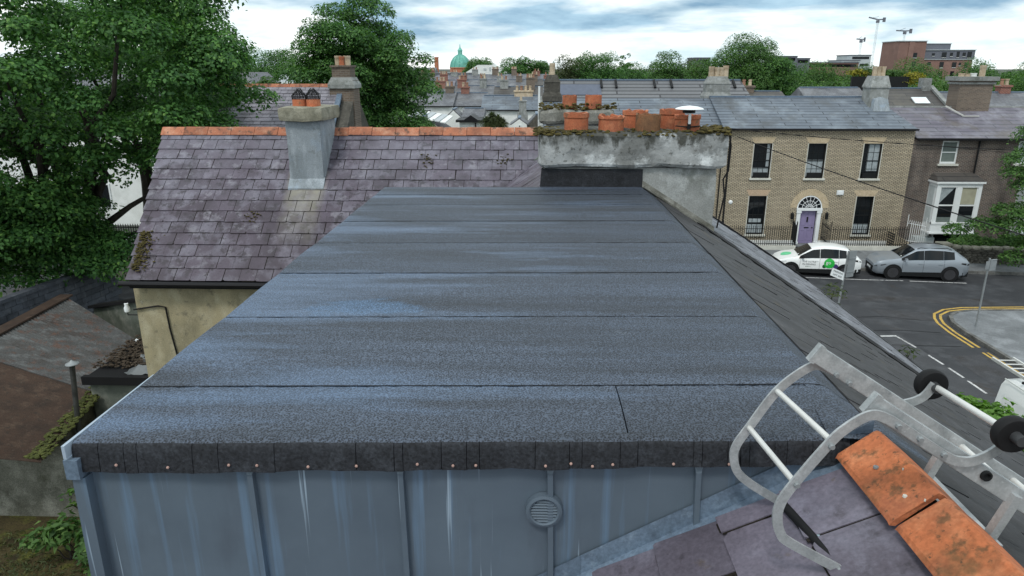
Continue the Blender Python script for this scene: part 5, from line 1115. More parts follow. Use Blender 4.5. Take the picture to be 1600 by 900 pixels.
def build_car(nm, lab, cat, loc, rz, st, body, clad, wheel_x, wr=.335, rail=False, gloss_top=None):
    c = thing(nm, lab, cat, loc, rz); P = lambda n, mb, m, par=None, **k: part(n, mb, m, par or c, local=True, **k)
    xs = []
    for a, b in zip(st[:-1], st[1:]):
        for k in range(3): xs.append(a[0]+(b[0]-a[0])*k/3)
    xs.append(st[-1][0]); vs = []; R_ = len(ring(st, 0)); nn = 2*R_-1
    for x in xs:
        r = ring(st, x); vs += [(x, -y, z) for y, z in r] + [(x, y, z) for y, z in r[-2::-1]]
    fs = [(i*nn+k, i*nn+k+1, (i+1)*nn+k+1, (i+1)*nn+k) for i in range(len(xs)-1) for k in range(nn-1)]
    fs += [tuple(range(nn)), tuple((len(xs)-1)*nn+k for k in range(nn))[::-1], ] + [(i*nn, (i+1)*nn, (i+1)*nn+nn-1, i*nn+nn-1) for i in range(len(xs)-1)]
    P('body', MB().add(vs, fs), body, smooth=True)
    L0, L1 = st[0][0], st[-1][0]
    xa = [s[0] for s in st]
    # side glass
    def strip(x0, x1, f0, f1, s, n=16, o=.013):
        mb = MB(); v = []
        for k in range(n+1):
            x = x0+(x1-x0)*k/n; r = ring(st, x); (yb, zb), (yt, zt) = r[4], r[5]
            for f in (f0, f1): v.append((x, s*(yb+(yt-yb)*f+o), zb+(zt-zb)*f))
        mb.add(v, [(2*k, 2*k+1, 2*k+3, 2*k+2) for k in range(n)]); return mb
    ws, we, rs, re = xa[3], xa[4], xa[-3], xa[-2]
    for s in (1, -1):
        for (a, b) in ((ws-.04, -.045), (-.065, -.97), (-.985, rs+.10)): P('side_window', strip(a, b, .05, .97, s), M_glass)
    def topgrid(x0, x1, fr, n=6, o=.014, e0=1, e1=1):
        mb = MB(); v = []; m = 8
        for k in range(n+1):
            x = x0+(x1-x0)*k/n; r = ring(st, x); w = r[6][0]*(fr if 0 < k < n else fr*(e0 if k == 0 else e1))
            for j in range(m+1):
                y = -w+2*w*j/m; v.append((x+.0, y, top_z(st, x, y)+o))
        mb.add(v, [(k*(m+1)+j, k*(m+1)+j+1, (k+1)*(m+1)+j+1, (k+1)*(m+1)+j) for k in range(n) for j in range(m)]); return mb
    P('windscreen', topgrid(ws-.03, we+.06, 1.0), M_glass); P('rear_window', topgrid(rs-.06, re+.05, .95), M_glass)
    # cladding and wheels
    for s in (1, -1):
        P('sill', MB().hexa([(wheel_x[0]-.38, s*(side_y(st, .3, .3)-.05), .2), (wheel_x[1]+.38, s*(side_y(st, -.6, .3)-.05), .2), (wheel_x[1]+.38, s*(side_y(st, -.6, .3)+.014), .2), (wheel_x[0]-.38, s*(side_y(st, .3, .3)+.014), .2),
            (wheel_x[0]-.38, s*(side_y(st, .3, .3)-.05), .40), (wheel_x[1]+.38, s*(side_y(st, -.6, .3)-.05), .46), (wheel_x[1]+.38, s*(side_y(st, -.6, .46)+.010), .46), (wheel_x[0]-.38, s*(side_y(st, .3, .4)+.010), .40)]), clad)
        for wx in wheel_x:
            yy = side_y(st, wx, .5); n = 18; mb = MB(); v = []
            for k in range(n+1):
                t = math.pi*(-.12+1.24*k/n); 
                for r in (wr+.03, wr+.085):
                    z = wr+r*math.sin(t); v.append((wx+r*math.cos(t), s*(side_y(st, wx+r*math.cos(t), max(.32, min(z, .95)))+.012), z))
            mb.add(v, [(2*k, 2*k+1, 2*k+3, 2*k+2) for k in range(n)]); P('arch_trim', mb, clad)
            P('wheel_well', MB().prism([(wx+(wr+.05)*math.cos(math.pi*k/12), s*(yy-.08), wr+(wr+.05)*math.sin(math.pi*k/12)) for k in range(24)], (0, s*.092, 0)), M_black)
            w = P('wheel', MB().lathe([(.19, -.11), (wr-.03, -.11), (wr, -.07), (wr, .07), (wr-.03, .11), (wr-.10, .112), (.19, .10)], (wx, s*(yy-.075), wr), 26, axis='Y'), M_rubber, smooth=True)
            mb = MB(); yo = s*(yy-.075)+s*.10
            for q in range(5):
                t = 2*math.pi*q/5+.3
                for dt in (-.16, .16): mb.beam((wx+.05*math.cos(t), yo, wr+.05*math.sin(t)), (wx+(wr-.105)*math.cos(t+dt), yo+s*.006, wr+(wr-.105)*math.sin(t+dt)), .035, .03, (0, 1, 0))
            mb.lathe([(wr-.125, -.012), (wr-.095, -.012), (wr-.095, .014), (wr-.125, .014)], (wx, yo, wr), 22, axis='Y')
            P('rim', mb, M_wheel, w)
    # seams, handles, mirrors, lamps
    for s in (1, -1):
        for xx in (wheel_x[0]-.42, -.06, wheel_x[1]+.33):
            mb = MB(); v = []
            for k in range(9):
                z = .42+(ring(st, xx)[4][1]-.42)*k/8; y = side_y(st, xx, z)+.0035; v += [(xx-.006, s*y, z), (xx+.006, s*y, z)]
            mb.add(v, [(2*k, 2*k+1, 2*k+3, 2*k+2) for k in range(8)]); P('door_seam', mb, M_black)
        for xx in (.10, -.86): P('handle', MB().box(xx-.09, xx+.09, s*(side_y(st, xx, .86)+.012)-.012, s*(side_y(st, xx, .86)+.012)+.012, .845, .88), body)
        my = side_y(st, ws-.22, .98)
        P('mirror', MB().hexa([(ws-.30, s*(my-.01), 1.0), (ws-.14, s*(my-.01), 1.0), (ws-.16, s*(my+.2), 1.0), (ws-.28, s*(my+.2), 1.0), (ws-.29, s*(my+.02), 1.13), (ws-.18, s*(my+.02), 1.13), (ws-.19, s*(my+.18), 1.12), (ws-.27, s*(my+.18), 1.12)]), body if rail else M_black)
        # head and tail lamps
        def lamp(nm2, xsx, z0, z1, m, f=1.006):
            mb = MB(); v = []
            for x, za, zb in xsx: v += [(x, s*(side_y(st, x, za)+.008), za), (x, s*(side_y(st, x, zb)+.008), zb)]
            mb.add(v, [(2*k, 2*k+1, 2*k+3, 2*k+2) for k in range(len(xsx)-1)]); P(nm2, mb, m)
        lamp('headlight', [(L0-.02, .60, .66), (L0-.12, .63, .72), (L0-.30, .68, .76), (L0-.52, .76, .80)], 0, 0, M_lampw if not rail else M_lampd)
        lamp('tail_light', [(L1+.02, .86, .94), (L1+.2, .88, .98), (L1+.42, .93, .99)], 0, 0, M_black)
        if rail: P('roof_rail', MB().tube([(.25, s*.57, ring(st, .25)[6][1]+.01), (.1, s*.575, ring(st, .1)[6][1]+.05), (-1.2, s*.575, ring(st, -1.2)[6][1]+.055), (-1.4, s*.56, ring(st, -1.4)[6][1]+.01)], .018, 6), M_black)
    wn_ = st[0][5]
    P('grille', MB().hexa([(L0-.06, -wn_*.95, .36), (L0+.006, -wn_*.8, .36), (L0+.006, wn_*.8, .36), (L0-.06, wn_*.95, .36), (L0-.10, -wn_*.98, .60), (L0+.012, -wn_*.86, .60), (L0+.012, wn_*.86, .60), (L0-.10, wn_*.98, .60)]), M_black)
    P('number_plate', MB().box(L0+.013, L0+.022, -.26, .26, .40, .50), M_white)
    P('bumper', MB().hexa([(L0-.25, -wn_*1.15, .2), (L0+.01, -wn_*.8, .22), (L0+.01, wn_*.8, .22), (L0-.25, wn_*1.15, .2), (L0-.25, -wn_*1.18, .34), (L0+.016, -wn_*.82, .34), (L0+.016, wn_*.82, .34), (L0-.25, wn_*1.18, .34)]), clad)
    P('rear_bumper', MB().hexa([(L1+.3, -.90, .22), (L1-.01, -.78, .26), (L1-.01, .78, .26), (L1+.3, .90, .22), (L1+.3, -.91, .48), (L1-.015, -.80, .5), (L1-.015, .80, .5), (L1+.3, .91, .48)]), clad)
    return c, P
def carpaint(nm, col, metal=0.0):
    t = NT(nm); t.b.inputs['Coat Weight'].default_value = .6; t.b.inputs['Coat Roughness'].default_value = .05
    return t.done(t.mix(t.noise(.8, 3), tuple(x*.96 for x in col), col), .35, metal)
M_wheel = plain('dark_alloy', (.05, .05, .055), .4, .4)
M_lampw = plain('clear_lamp', (.5, .52, .54), .1); M_lampd = plain('dark_lamp', (.08, .09, .1), .08)
stW = [(2.11, .28, .60, .66, .60, .60, .52), (1.95, .22, .72, .80, .80, .78, .70), (1.6, .2, .83, .93, .88, .85, .80), (1.02, .2, .93, 1.03, .895, .86, .78), (.30, .2, .965, 1.47, .90, .855, .62), (-.25, .2, .98, 1.56, .90, .86, .63), (-.9, .2, 1.0, 1.545, .905, .865, .62), (-1.45, .2, 1.04, 1.46, .905, .86, .60), (-1.93, .24, 1.05, 1.10, .88, .82, .68), (-2.11, .34, .92, .96, .79, .76, .62)]
M_wpaint = carpaint('white_car_paint', (.78, .80, .80)); M_gpaint = carpaint('silver_car_paint', (.27, .305, .345), .35)
wcar, P = build_car('parked_car', 'white compact crossover with green round logo on its door parked beside the railings', 'car', (15.17, 36.45, 0), math.pi-rad(9.5), stW, M_wpaint, M_black, (1.33, -1.31))
wcar['group'] = 'cars parked across the street'
def disc(P, cx, cz, r, m, o, nm, st=stW, sx=1.0, n=20, sq=0):
    mb = MB(); v = [(cx, side_y(st, cx, cz)+o, cz)]
    for rr2 in (.5, 1):
        for k in range(n):
            t = 2*math.pi*k/n; x, z = cx+r*rr2*math.cos(t)*sx, cz+r*rr2*math.sin(t); v.append((x, side_y(st, x, z)+o, z))
    f = [(0, 1+k, 1+(k+1) % n) for k in range(n)] + [(1+k, 1+n+k, 1+n+(k+1) % n, 1+(k+1) % n) for k in range(n)]
    P(nm, mb.add(v, f), m)
M_dgreen = plain('logo_green', (.015, .42, .05), .4); M_lgreen = plain('hood_green', (.12, .55, .28), .4); M_dpurple = plain('logo_purple', (.05, .03, .13), .4); M_dk = plain('logo_dark_green', (.012, .10, .03), .4)
disc(P, -.75, .60, .13, M_dk, .006, 'logo'); disc(P, -.30, .58, .10, M_dk, .006, 'logo'); disc(P, -.83, .58, .15, M_dpurple, .007, 'logo'); disc(P, -.53, .75, .26, M_dgreen, .010, 'logo', n=28)
def ontop(cx, cy, r, m, o, nm, st=stW):
    mb = MB(); n = 22; v = [(cx, cy, top_z(st, cx, cy)+o)]
    for rr2 in (.5, 1): v += [(cx+r*rr2*math.cos(2*math.pi*k/n), cy+r*1.15*rr2*math.sin(2*math.pi*k/n), top_z(st, cx+r*rr2*math.cos(2*math.pi*k/n), cy+r*1.15*rr2*math.sin(2*math.pi*k/n))+o) for k in range(n)]
    P(nm, mb.add(v, [(0, 1+k, 1+(k+1) % n) for k in range(n)] + [(1+k, 1+n+k, 1+n+(k+1) % n, 1+(k+1) % n) for k in range(n)]), m)
ontop(1.50, 0, .27, M_lgreen, .010, 'logo')
def sidetext(txt, size, x, z, m, o=.011):
    me = textmesh(txt, size, m, 'lettering', .0)
    for v in me.vertices:       # wrap onto the door: mirrored so that it reads from outside
        lx, lz = x-v.co.x, z+v.co.y; v.co = (lx, side_y(stW, lx, lz)+o, lz)
    o_ = bpy.data.objects.new('lettering', me); link(o_, wcar, W[wcar].copy())
sidetext('go', .26, -.49, .79, M_white, .016); sidetext('THE ULTRA', .125, .46, .80, M_ink); sidetext('IN DRIVING', .125, .46, .66, M_ink); sidetext('goelectric', .07, .49, .54, M_dk)
gst = [(2.25, .30, .66, .74, .66, .66, .60), (2.08, .24, .80, .90, .84, .82, .76), (1.7, .22, .92, 1.02, .905, .88, .84), (1.05, .22, 1.00, 1.11, .92, .885, .80), (.30, .22, 1.03, 1.57, .925, .88, .64), (-.3, .22, 1.05, 1.645, .925, .885, .66), (-1.0, .22, 1.08, 1.63, .93, .885, .65), (-1.6, .22, 1.14, 1.54, .93, .88, .62), (-2.08, .26, 1.14, 1.20, .90, .84, .70), (-2.25, .36, .98, 1.03, .80, .78, .64)]
gcar, P2 = build_car('parked_car', 'silver grey sport utility car with black wheels parked by the stone wall', 'car', (20.22, 35.98, 0), math.pi-rad(7.5), gst, M_gpaint, M_black, (1.36, -1.36), .36, rail=True)
gcar['group'] = 'cars parked across the street'
# tax disc / parking papers on the dashboards
P('dash_paper', MB().hexa([(1.00, .30, 1.062), (.92, .30, 1.11), (.92, .46, 1.11), (1.00, .46, 1.062), (1.0, .30, 1.066), (.92, .30, 1.114), (.92, .46, 1.114), (1.0, .46, 1.066)]), M_white)
P2('dash_paper', MB().hexa([(1.02, .45, 1.135), (.94, .45, 1.19), (.94, .60, 1.19), (1.02, .60, 1.135), (1.02, .45, 1.139), (.94, .45, 1.194), (.94, .60, 1.194), (1.02, .60, 1.139)]), M_white)
# van
van = thing('white_van', 'white panel van with a ladder on its roof at the right edge of the street', 'van', (13.75, 15.2, 0), rad(-90))
stV = [(2.70, .35, 1.0, 2.10, .80, .84, .70), (2.62, .28, 1.1, 2.38, .94, .97, .80), (2.3, .25, 1.15, 2.49, .97, .99, .84), (0, .25, 1.2, 2.52, .98, 1.0, .85), (-1.6, .25, 1.2, 2.50, .98, 1.0, .84), (-2.2, .25, 1.15, 1.55, .96, .96, .80), (-2.75, .28, .8, 1.05, .86, .86, .7)]
PV = lambda n, mb, m, par=None, **k: part(n, mb, m, par or van, local=True, **k)
W[van] = Matrix.Translation((13.75, 15.2, 0)) @ Matrix.Rotation(rad(90), 4, 'Z'); van.matrix_basis = W[van]
vs = []; xs = [2.70, 2.68, 2.62, 2.5, 2.3, 1.5, .7, 0, -.8, -1.6, -1.9, -2.2, -2.5, -2.75]; nn = 17
for x in xs:
    r = ring(stV, x); vs += [(x, -y, z) for y, z in r] + [(x, y, z) for y, z in r[-2::-1]]
PV('body', MB().add(vs, [(i*nn+k, i*nn+k+1, (i+1)*nn+k+1, (i+1)*nn+k) for i in range(len(xs)-1) for k in range(nn-1)] + [tuple(range(nn)), tuple((len(xs)-1)*nn+k for k in range(nn))[::-1]] + [(i*nn, (i+1)*nn, (i+1)*nn+nn-1, i*nn+nn-1) for i in range(len(xs)-1)]), M_wpaint, smooth=True)
for (a, b) in ((2.35, .9), (.75, -.6)):
    mb = MB(); v = []
    for x in (a, b):
        for z in (1.35, 2.05): v.append((x, side_y(stV, x, z)+.006, z))
    PV('side_panel', mb.add(v, [(0, 1, 3, 2)]), M_wpaint)
PV('side_rail', MB().box(-1.5, 2.5, 1.0, 1.02, .62, .70), M_black); PV('side_window', MB().box(-1.75, -.85, .985, .995, 1.3, 1.95), M_glass)
PV('roof_gutter', MB().box(-1.5, 2.45, .86, .88, 2.44, 2.47), M_offwhite)
for wx in (1.7, -1.8):
    for s in (1, -1): PV('wheel', MB().lathe([(0, -.11), (.30, -.11), (.33, -.06), (.33, .06), (.30, .11), (0, .11)], (wx, s*.90, .33), 20, axis='Y'), M_rubber)
PV('windscreen', MB().quad((-1.66, -.74, 2.40), (-1.66, .74, 2.40), (-2.18, .78, 1.62), (-2.18, -.78, 1.62)), M_glass, fix=False)
for x in (1.9, .2, -1.2): PV('roof_bar', MB().box(x-.03, x+.03, -.8, .8, 2.55, 2.61), M_black)
vl = thing('van_ladder', 'aluminium ladder strapped to the roof of the white van', 'ladder', (13.5, 15.5, 2.62))
for xx in (13.05, 13.62): part('rail', MB().box(xx-.025, xx+.025, 12.6, 18.55, 2.63, 2.71), M_alulight, vl)
y = 12.8
while y < 18.5: part('rung', MB().tube([(13.05, y, 2.67), (13.62, y, 2.67)], .018, 6), M_alulight, vl); y += .28
# ---------------------------------------------------------------- foliage
def leafcloud(name, cl, n, size, mat, parent, seed, droop=.3, aspect=.66):
    """cl: (cx,cy,cz,rx,ry,rz) lobes; leaves gather in flat overlapping sprays on and just under each lobe's skin"""
    g = np.random.default_rng(seed); C = []; Nn = []
    w = np.array([c[3]*c[4]+c[4]*c[5]+c[3]*c[5] for c in cl]); w = w/w.sum()
    for c, k in zip(cl, (w*n).astype(int)):
        if k < 4: continue
        d = g.normal(size=(k, 3)); d /= np.linalg.norm(d, axis=1)[:, None]; up = g.random(k) < .72; d[:, 2] = np.where(up, np.abs(d[:, 2]), d[:, 2])
        ph = g.random(3)*6.3; wob = 1+.16*np.sin(d[:, 0]*5+ph[0])*np.sin(d[:, 1]*5+ph[1])+.10*np.sin(d[:, 0]*11+ph[2])*np.sin(d[:, 1]*12)
        r_ = (.80+.26*g.random(k)**.7)*wob; inner = g.random(k) < .16; r_ = np.where(inner, r_*g.random(k)**.5, r_)
        C.append(np.array(c[:3])+d*np.array(c[3:6])*r_[:, None]+g.normal(size=(k, 3))*size*.3)
        Nn.append(d*.8+np.array([0, 0, .7])+g.normal(size=(k, 3))*.42)
    C = np.concatenate(C); Nn = np.concatenate(Nn); k = len(C)
    Nn /= np.linalg.norm(Nn, axis=1)[:, None]
    t = g.normal(size=(k, 3)); t[:, 2] -= droop; t -= (t*Nn).sum(1)[:, None]*Nn; t /= np.linalg.norm(t, axis=1)[:, None]; b = np.cross(Nn, t)
    s = size*(.65+.7*g.random(k))[:, None]
    tip = C+t*s*.62-Nn*s*.10; root = C-t*s*.38; l = C+b*s*aspect*.5+Nn*s*.06-t*s*.02; r = C-b*s*aspect*.5+Nn*s*.06-t*s*.02
    V = np.stack([root, r, tip, l], 1).reshape(-1, 3)
    V = V - np.array(W[parent].translation)
    me = bpy.data.meshes.new(name); me.vertices.add(4*k); me.loops.add(6*k); me.polygons.add(2*k)
    me.vertices.foreach_set('co', V.astype(np.float32).ravel())
    base = (np.arange(k)*4)[:, None]; me.loops.foreach_set('vertex_index', (base+np.array([[0, 1, 2, 0, 2, 3]])).astype(np.int32).ravel())
    me.polygons.foreach_set('loop_start', (np.arange(2*k)*3).astype(np.int32)); 
    try: me.polygons.foreach_set('loop_total', np.full(2*k, 3, np.int32))
    except Exception: pass
    me.materials.append(mat); me.update(calc_edges=True)
    o = bpy.data.objects.new(name, me); link(o, parent, W[parent].copy()); return o
def limb(mb, a, b, r0, r1, rng, n=5, wob=.08):
    a, b = Vector(a), Vector(b); L = (b-a).length; pts = [a]
    for k in range(1, n): pts.append(a.lerp(b, k/n)+Vector((rng.uniform(-1, 1), rng.uniform(-1, 1), rng.uniform(-.3, .6)))*L*wob)
    pts.append(b); mb.tube(pts, [r0+(r1-r0)*k/n for k in range(n+1)], 7)
def tree(name, lab, base, lobes, n, size, mat, seed, trunk=.25, fork=None, group=None, cat='tree', extra=None):
    rng = random.Random(seed); t = thing(name, lab, cat, base, 0, group)
    zmin = min(l[2]-l[5] for l in lobes); cx = sum(l[0] for l in lobes)/len(lobes); cy = sum(l[1] for l in lobes)/len(lobes); zc = sum(l[2] for l in lobes)/len(lobes)
    b = Vector(base); f = Vector(fork) if fork else Vector((b.x*.7+cx*.3, b.y*.7+cy*.3, b.z+(zc-b.z)*.5)); mb = MB()
    limb(mb, b-Vector((0, 0, .1)), f, trunk, trunk*.7, rng, 5, .02)
    for l in sorted(lobes, key=lambda l: -l[3])[:12]:
        e = Vector(l[:3]); limb(mb, f+Vector((0, 0, rng.uniform(-.2, .2))), e, trunk*.42, trunk*.08, rng)
    for p in extra or []: limb(mb, *p, rng)
    part('trunk', mb, M_bark, t, smooth=True)
    leafcloud('crown', lobes, n, size, mat, t, seed)
    return t
def lobes_fill(cx, cy, cz, rx, ry, rz, n, r, seed, bottom=-.7):
    rng = random.Random(seed); out = []
    while len(out) < n:
        v = Vector((rng.gauss(0, 1), rng.gauss(0, 1), rng.gauss(0, 1))).normalized()
        if v.z < bottom: continue
        q = .55+.4*rng.random(); s = r*rng.uniform(.7, 1.25); out.append((cx+v.x*rx*q, cy+v.y*ry*q, cz+v.z*rz*q, s, s, s*.72))
    return out
# big sycamore at left
def sprays(cx, cy, cz, rx, ry, rz, n, r, seed, bottom=-.75, q0=.52, fl=.55):
    """many flat leafy boughs filling a crown evenly, shell first"""
    rng = random.Random(seed); out = []; k0 = rng.random()
    for k in range(n):
        z = 1-(1-bottom)*(k+.5)/n; a = 2.399963*k+k0*6.28; h = math.sqrt(max(0, 1-z*z))
        v = Vector((h*math.cos(a)+rng.gauss(0, .12), h*math.sin(a)+rng.gauss(0, .12), z+rng.gauss(0, .06)))
        q = (q0+(1-q0)*rng.random()**.55)*rng.choice((1, 1, 1, .93, 1.06)); s = r*rng.uniform(.6, 1.35)
        out.append((cx+v.x*rx*q, cy+v.y*ry*q, cz+v.z*rz*q, s*rng.uniform(.85, 1.2), s*rng.uniform(.85, 1.2), s*fl*rng.uniform(.8, 1.25)))
    return out
lb = sprays(-16.0, 26, 9.7, 5.7, 5.8, 5.1, 74, .95, 5) + sprays(-20.8, 24.0, 8.2, 4.8, 4.8, 5.2, 46, 1.0, 6) + [(-11.9, 25.5, 11.2, 1.1, 1.1, .7), (-11.3, 25.7, 9.7, 1.0, 1.1, .6), (-11.6, 25, 8.3, 1.2, 1.2, .65), (-12.6, 24.2, 7.4, 1.2, 1.2, .6), (-15, 24.4, 7.2, 1.5, 1.4, .7), (-11.0, 25.6, 10.5, .8, .8, .5), (-10.9, 25.4, 7.6, .7, .7, .4),
    (-18.9, 22.0, 5.0, 1.4, 1.4, .7), (-17.6, 24.0, 4.0, 1.0, 1.0, .5), (-20.6, 23.5, 4.6, 1.5, 1.4, .8), (-16.5, 25.5, 3.3, .7, .7, .45), (-21.5, 24, 5.6, 1.8, 1.8, 1.0), (-19.0, 22, 6.3, 1.4, 1.4, .7), (-19.8, 27, 3.6, 1.4, 1.2, .7), (-12.2, 26.2, 12.3, 1.2, 1.2, .7), (-14, 25.5, 13.2, 1.5, 1.5, .8)]
rng = random.Random(14)
lb += [(-19.6, 23.2, 3.5, 1.0, .9, .5), (-18.4, 23.0, 3.3, .9, .9, .45), (-17.4, 23.4, 3.2, .8, .8, .4)]
lb += [(rng.uniform(-21, -16.4), rng.uniform(21.8, 25.5), rng.uniform(4.4, 6.6), rng.uniform(.8, 1.3), rng.uniform(.8, 1.3), rng.uniform(.45, .7)) for _ in range(20)]
lb += [(-19.2+3.9*k/21+rng.uniform(-.2, .2), rng.uniform(23.6, 25.4), rng.uniform(3.5, 4.9)-.25*(k > 17), rng.uniform(.7, 1.1), rng.uniform(.7, 1.1), rng.uniform(.4, .6)) for k in range(22)]
tree('sycamore_tree', 'big dark sycamore filling the upper left beyond the purple slate roof', (-17.6, 26, 0), lb, 195000, .145, L_dark, 11, .42, (-17.3, 26, 4.6), None, 'tree',
     [((-17.3, 26, 4.6), (-16.3, 25.6, 9.0), .30, .12), ((-17.4, 26, 4.4), (-19.6, 25.4, 8.5), .28, .1), ((-17.2, 26, 4.4), (-13.6, 25.4, 6.1), .17, .05), ((-16.6, 25.9, 4.2), (-14.2, 25.2, 4.7), .10, .03), ((-17.3, 26, 5.2), (-18.2, 25.5, 10.5), .25, .08)])
tree('lime_tree', 'dark tree behind the sycamore whose trunk stands by the railing', (-20.0, 35.6, 0), sprays(-19.5, 36, 9.8, 5.2, 4, 4.2, 60, 1.3, 9), 52000, .17, L_dark, 12, .42, (-19.9, 35.6, 6))
# middle tree
mt = sprays(-9.0, 38, 9.2, 3.3, 3.3, 4.6, 125, .85, 15, -.98, .38, .66) + [(-8.4, 38, 13.0, 1.3, 1.3, .9), (-9.8, 38, 12.2, 1.2, 1.2, .9), (-11.6, 38, 11.4, .9, .9, .6), (-11.9, 38, 10.4, .8, .8, .5), (-5.7, 38, 10.7, .6, .6, .5), (-5.9, 38, 9.4, .7, .7, .6), (-7.4, 37.5, 6.4, 1.3, 1.3, 1.3), (-8.5, 37, 6.5, 1.8, 1.6, 1.6)]
tree('maple_tree', 'round dark green tree rising behind the brick chimney of the further slate roof', (-8.7, 38.3, 0), mt, 125000, .13, L_mid, 16, .32, (-8.7, 38.2, 5.5))
# right hand tree, hedge and front shrubs
rt = [(26.3, 36.6, 7.0, 1.6, 1.4, 1.0), (25.2, 36.4, 5.9, 1.2, 1.2, .6), (26.0, 36.0, 4.6, 1.6, 1.4, .7), (25.0, 36.2, 3.3, 1.1, 1.1, .5), (24.0, 36.8, 2.5, .9, 1.0, .4), (25.4, 36.0, 2.6, 1.4, 1.2, .6), (23.0, 37.6, 2.1, .7, .7, .35), (25.9, 35.6, 1.6, 1.0, .9, .4), (24.9, 35.6, 1.05, .6, .5, .4), (27.5, 36.5, 5.5, 1.8, 1.6, 2.5), (24.6, 36.2, 5.3, .7, .7, .4)]
tree('garden_tree', 'leafy young tree at the right edge reaching over the stone wall', (27.2, 38.6, 0), rt, 22000, .13, L_park, 21, .14, (27.0, 37.6, 3.4))
hd = thing('hedge', 'clipped green hedge behind the stone wall under the bay window', 'hedge', (26.5, 39.4, 0))
leafcloud('foliage', [(24.5+k*.7, 39.3+.2*math.sin(k*2), .85+.10*math.sin(k*1.7), .7, .6, .45) for k in range(10)], 15000, .11, L_park, hd, 31)
part('stem', MB().box(24.2, 31.0, 39.1, 39.6, 0, .8), M_bark, hd)
bush = thing('bush', 'bright yellow green bush below the roof eaves beside the white van', 'bush', (11.3, 15.8, 0))
leafcloud('foliage', [(11.3, 15.9, 1.75, 1.0, 1.1, .65), (10.7, 16.2, 1.9, .7, .7, .5), (11.9, 15.2, 1.7, .7, .9, .6), (11.5, 14.6, 1.5, .9, .8, .7), (11.2, 16.6, 1.8, .7, .5, .5)], 9000, .17, L_lime, bush, 33)
part('stem', MB().tube([(11.3, 15.8, 0), (11.3, 15.8, 1.6)], .05, 6), M_bark, bush)
for k, (x, y, z, r, n, lab) in enumerate(((5.04, 11.3, 6.80, .20, 90, 'largest pale weed sprouting from the street side gutter by the white car'), (5.10, 8.9, 6.74, .12, 34, 'small pale weed sprouting from the street side gutter near the junction'))):
    w = thing('gutter_weed', lab, 'weed', (x, y, z-.1)); leafcloud('leaf', [(x+.05, y, z+r*.4, r*.8, r*1.3, r*.7)], n, .075, L_olive, w, 40+k, aspect=.4); part('stem', MB().tube([(x, y, z-.1), (x+.05, y, z+r*.5)], .006, 4), M_bark, w)
# elder in the yard at lower left
eld = thing('elder_shrub', 'bright green elder shrub growing in the mossy yard against the dormer corner', 'shrub', (-9.6, 13.0, 0)); mb = MB(); rng = random.Random(3); lo = []
for k in range(9):
    a = Vector((-9.9+rng.uniform(-.4, .7), 12.7+rng.uniform(-.3, .3), 0)); b = a+Vector((rng.uniform(-.5, .2), rng.uniform(-.3, .3), rng.uniform(.5, .9))); limb(mb, a, b, .02, .008, rng); lo.append((b.x, b.y, b.z, .32, .3, .22))
limb(mb, (-10.1, 13.2, 0), (-10.35, 13.4, 1.35), .025, .008, rng); lo += [(-10.3, 13.4, 1.3, .18, .15, .12), (-10.2, 13.3, .95, .2, .15, .12), (-9.4, 12.6, .5, .5, .4, .3), (-9.2, 12.5, .2, .6, .4, .25)]
part('stem', mb, M_bark, eld); leafcloud('leaf', lo, 900, .19, L_lime if False else L_bright, eld, 51, aspect=.45)
g = thing('yard_weeds', 'dead stalks and low weeds on the mossy yard floor', 'weeds', (-11.5, 12.6, 0)); leafcloud('leaf', [(-12.2+rng.uniform(0, 3), 12.0+rng.uniform(0, 1.6), .03, .3, .3, .06) for _ in range(26)], 1400, .10, L_olive, g, 52, aspect=.25)
g['kind'] = 'stuff'

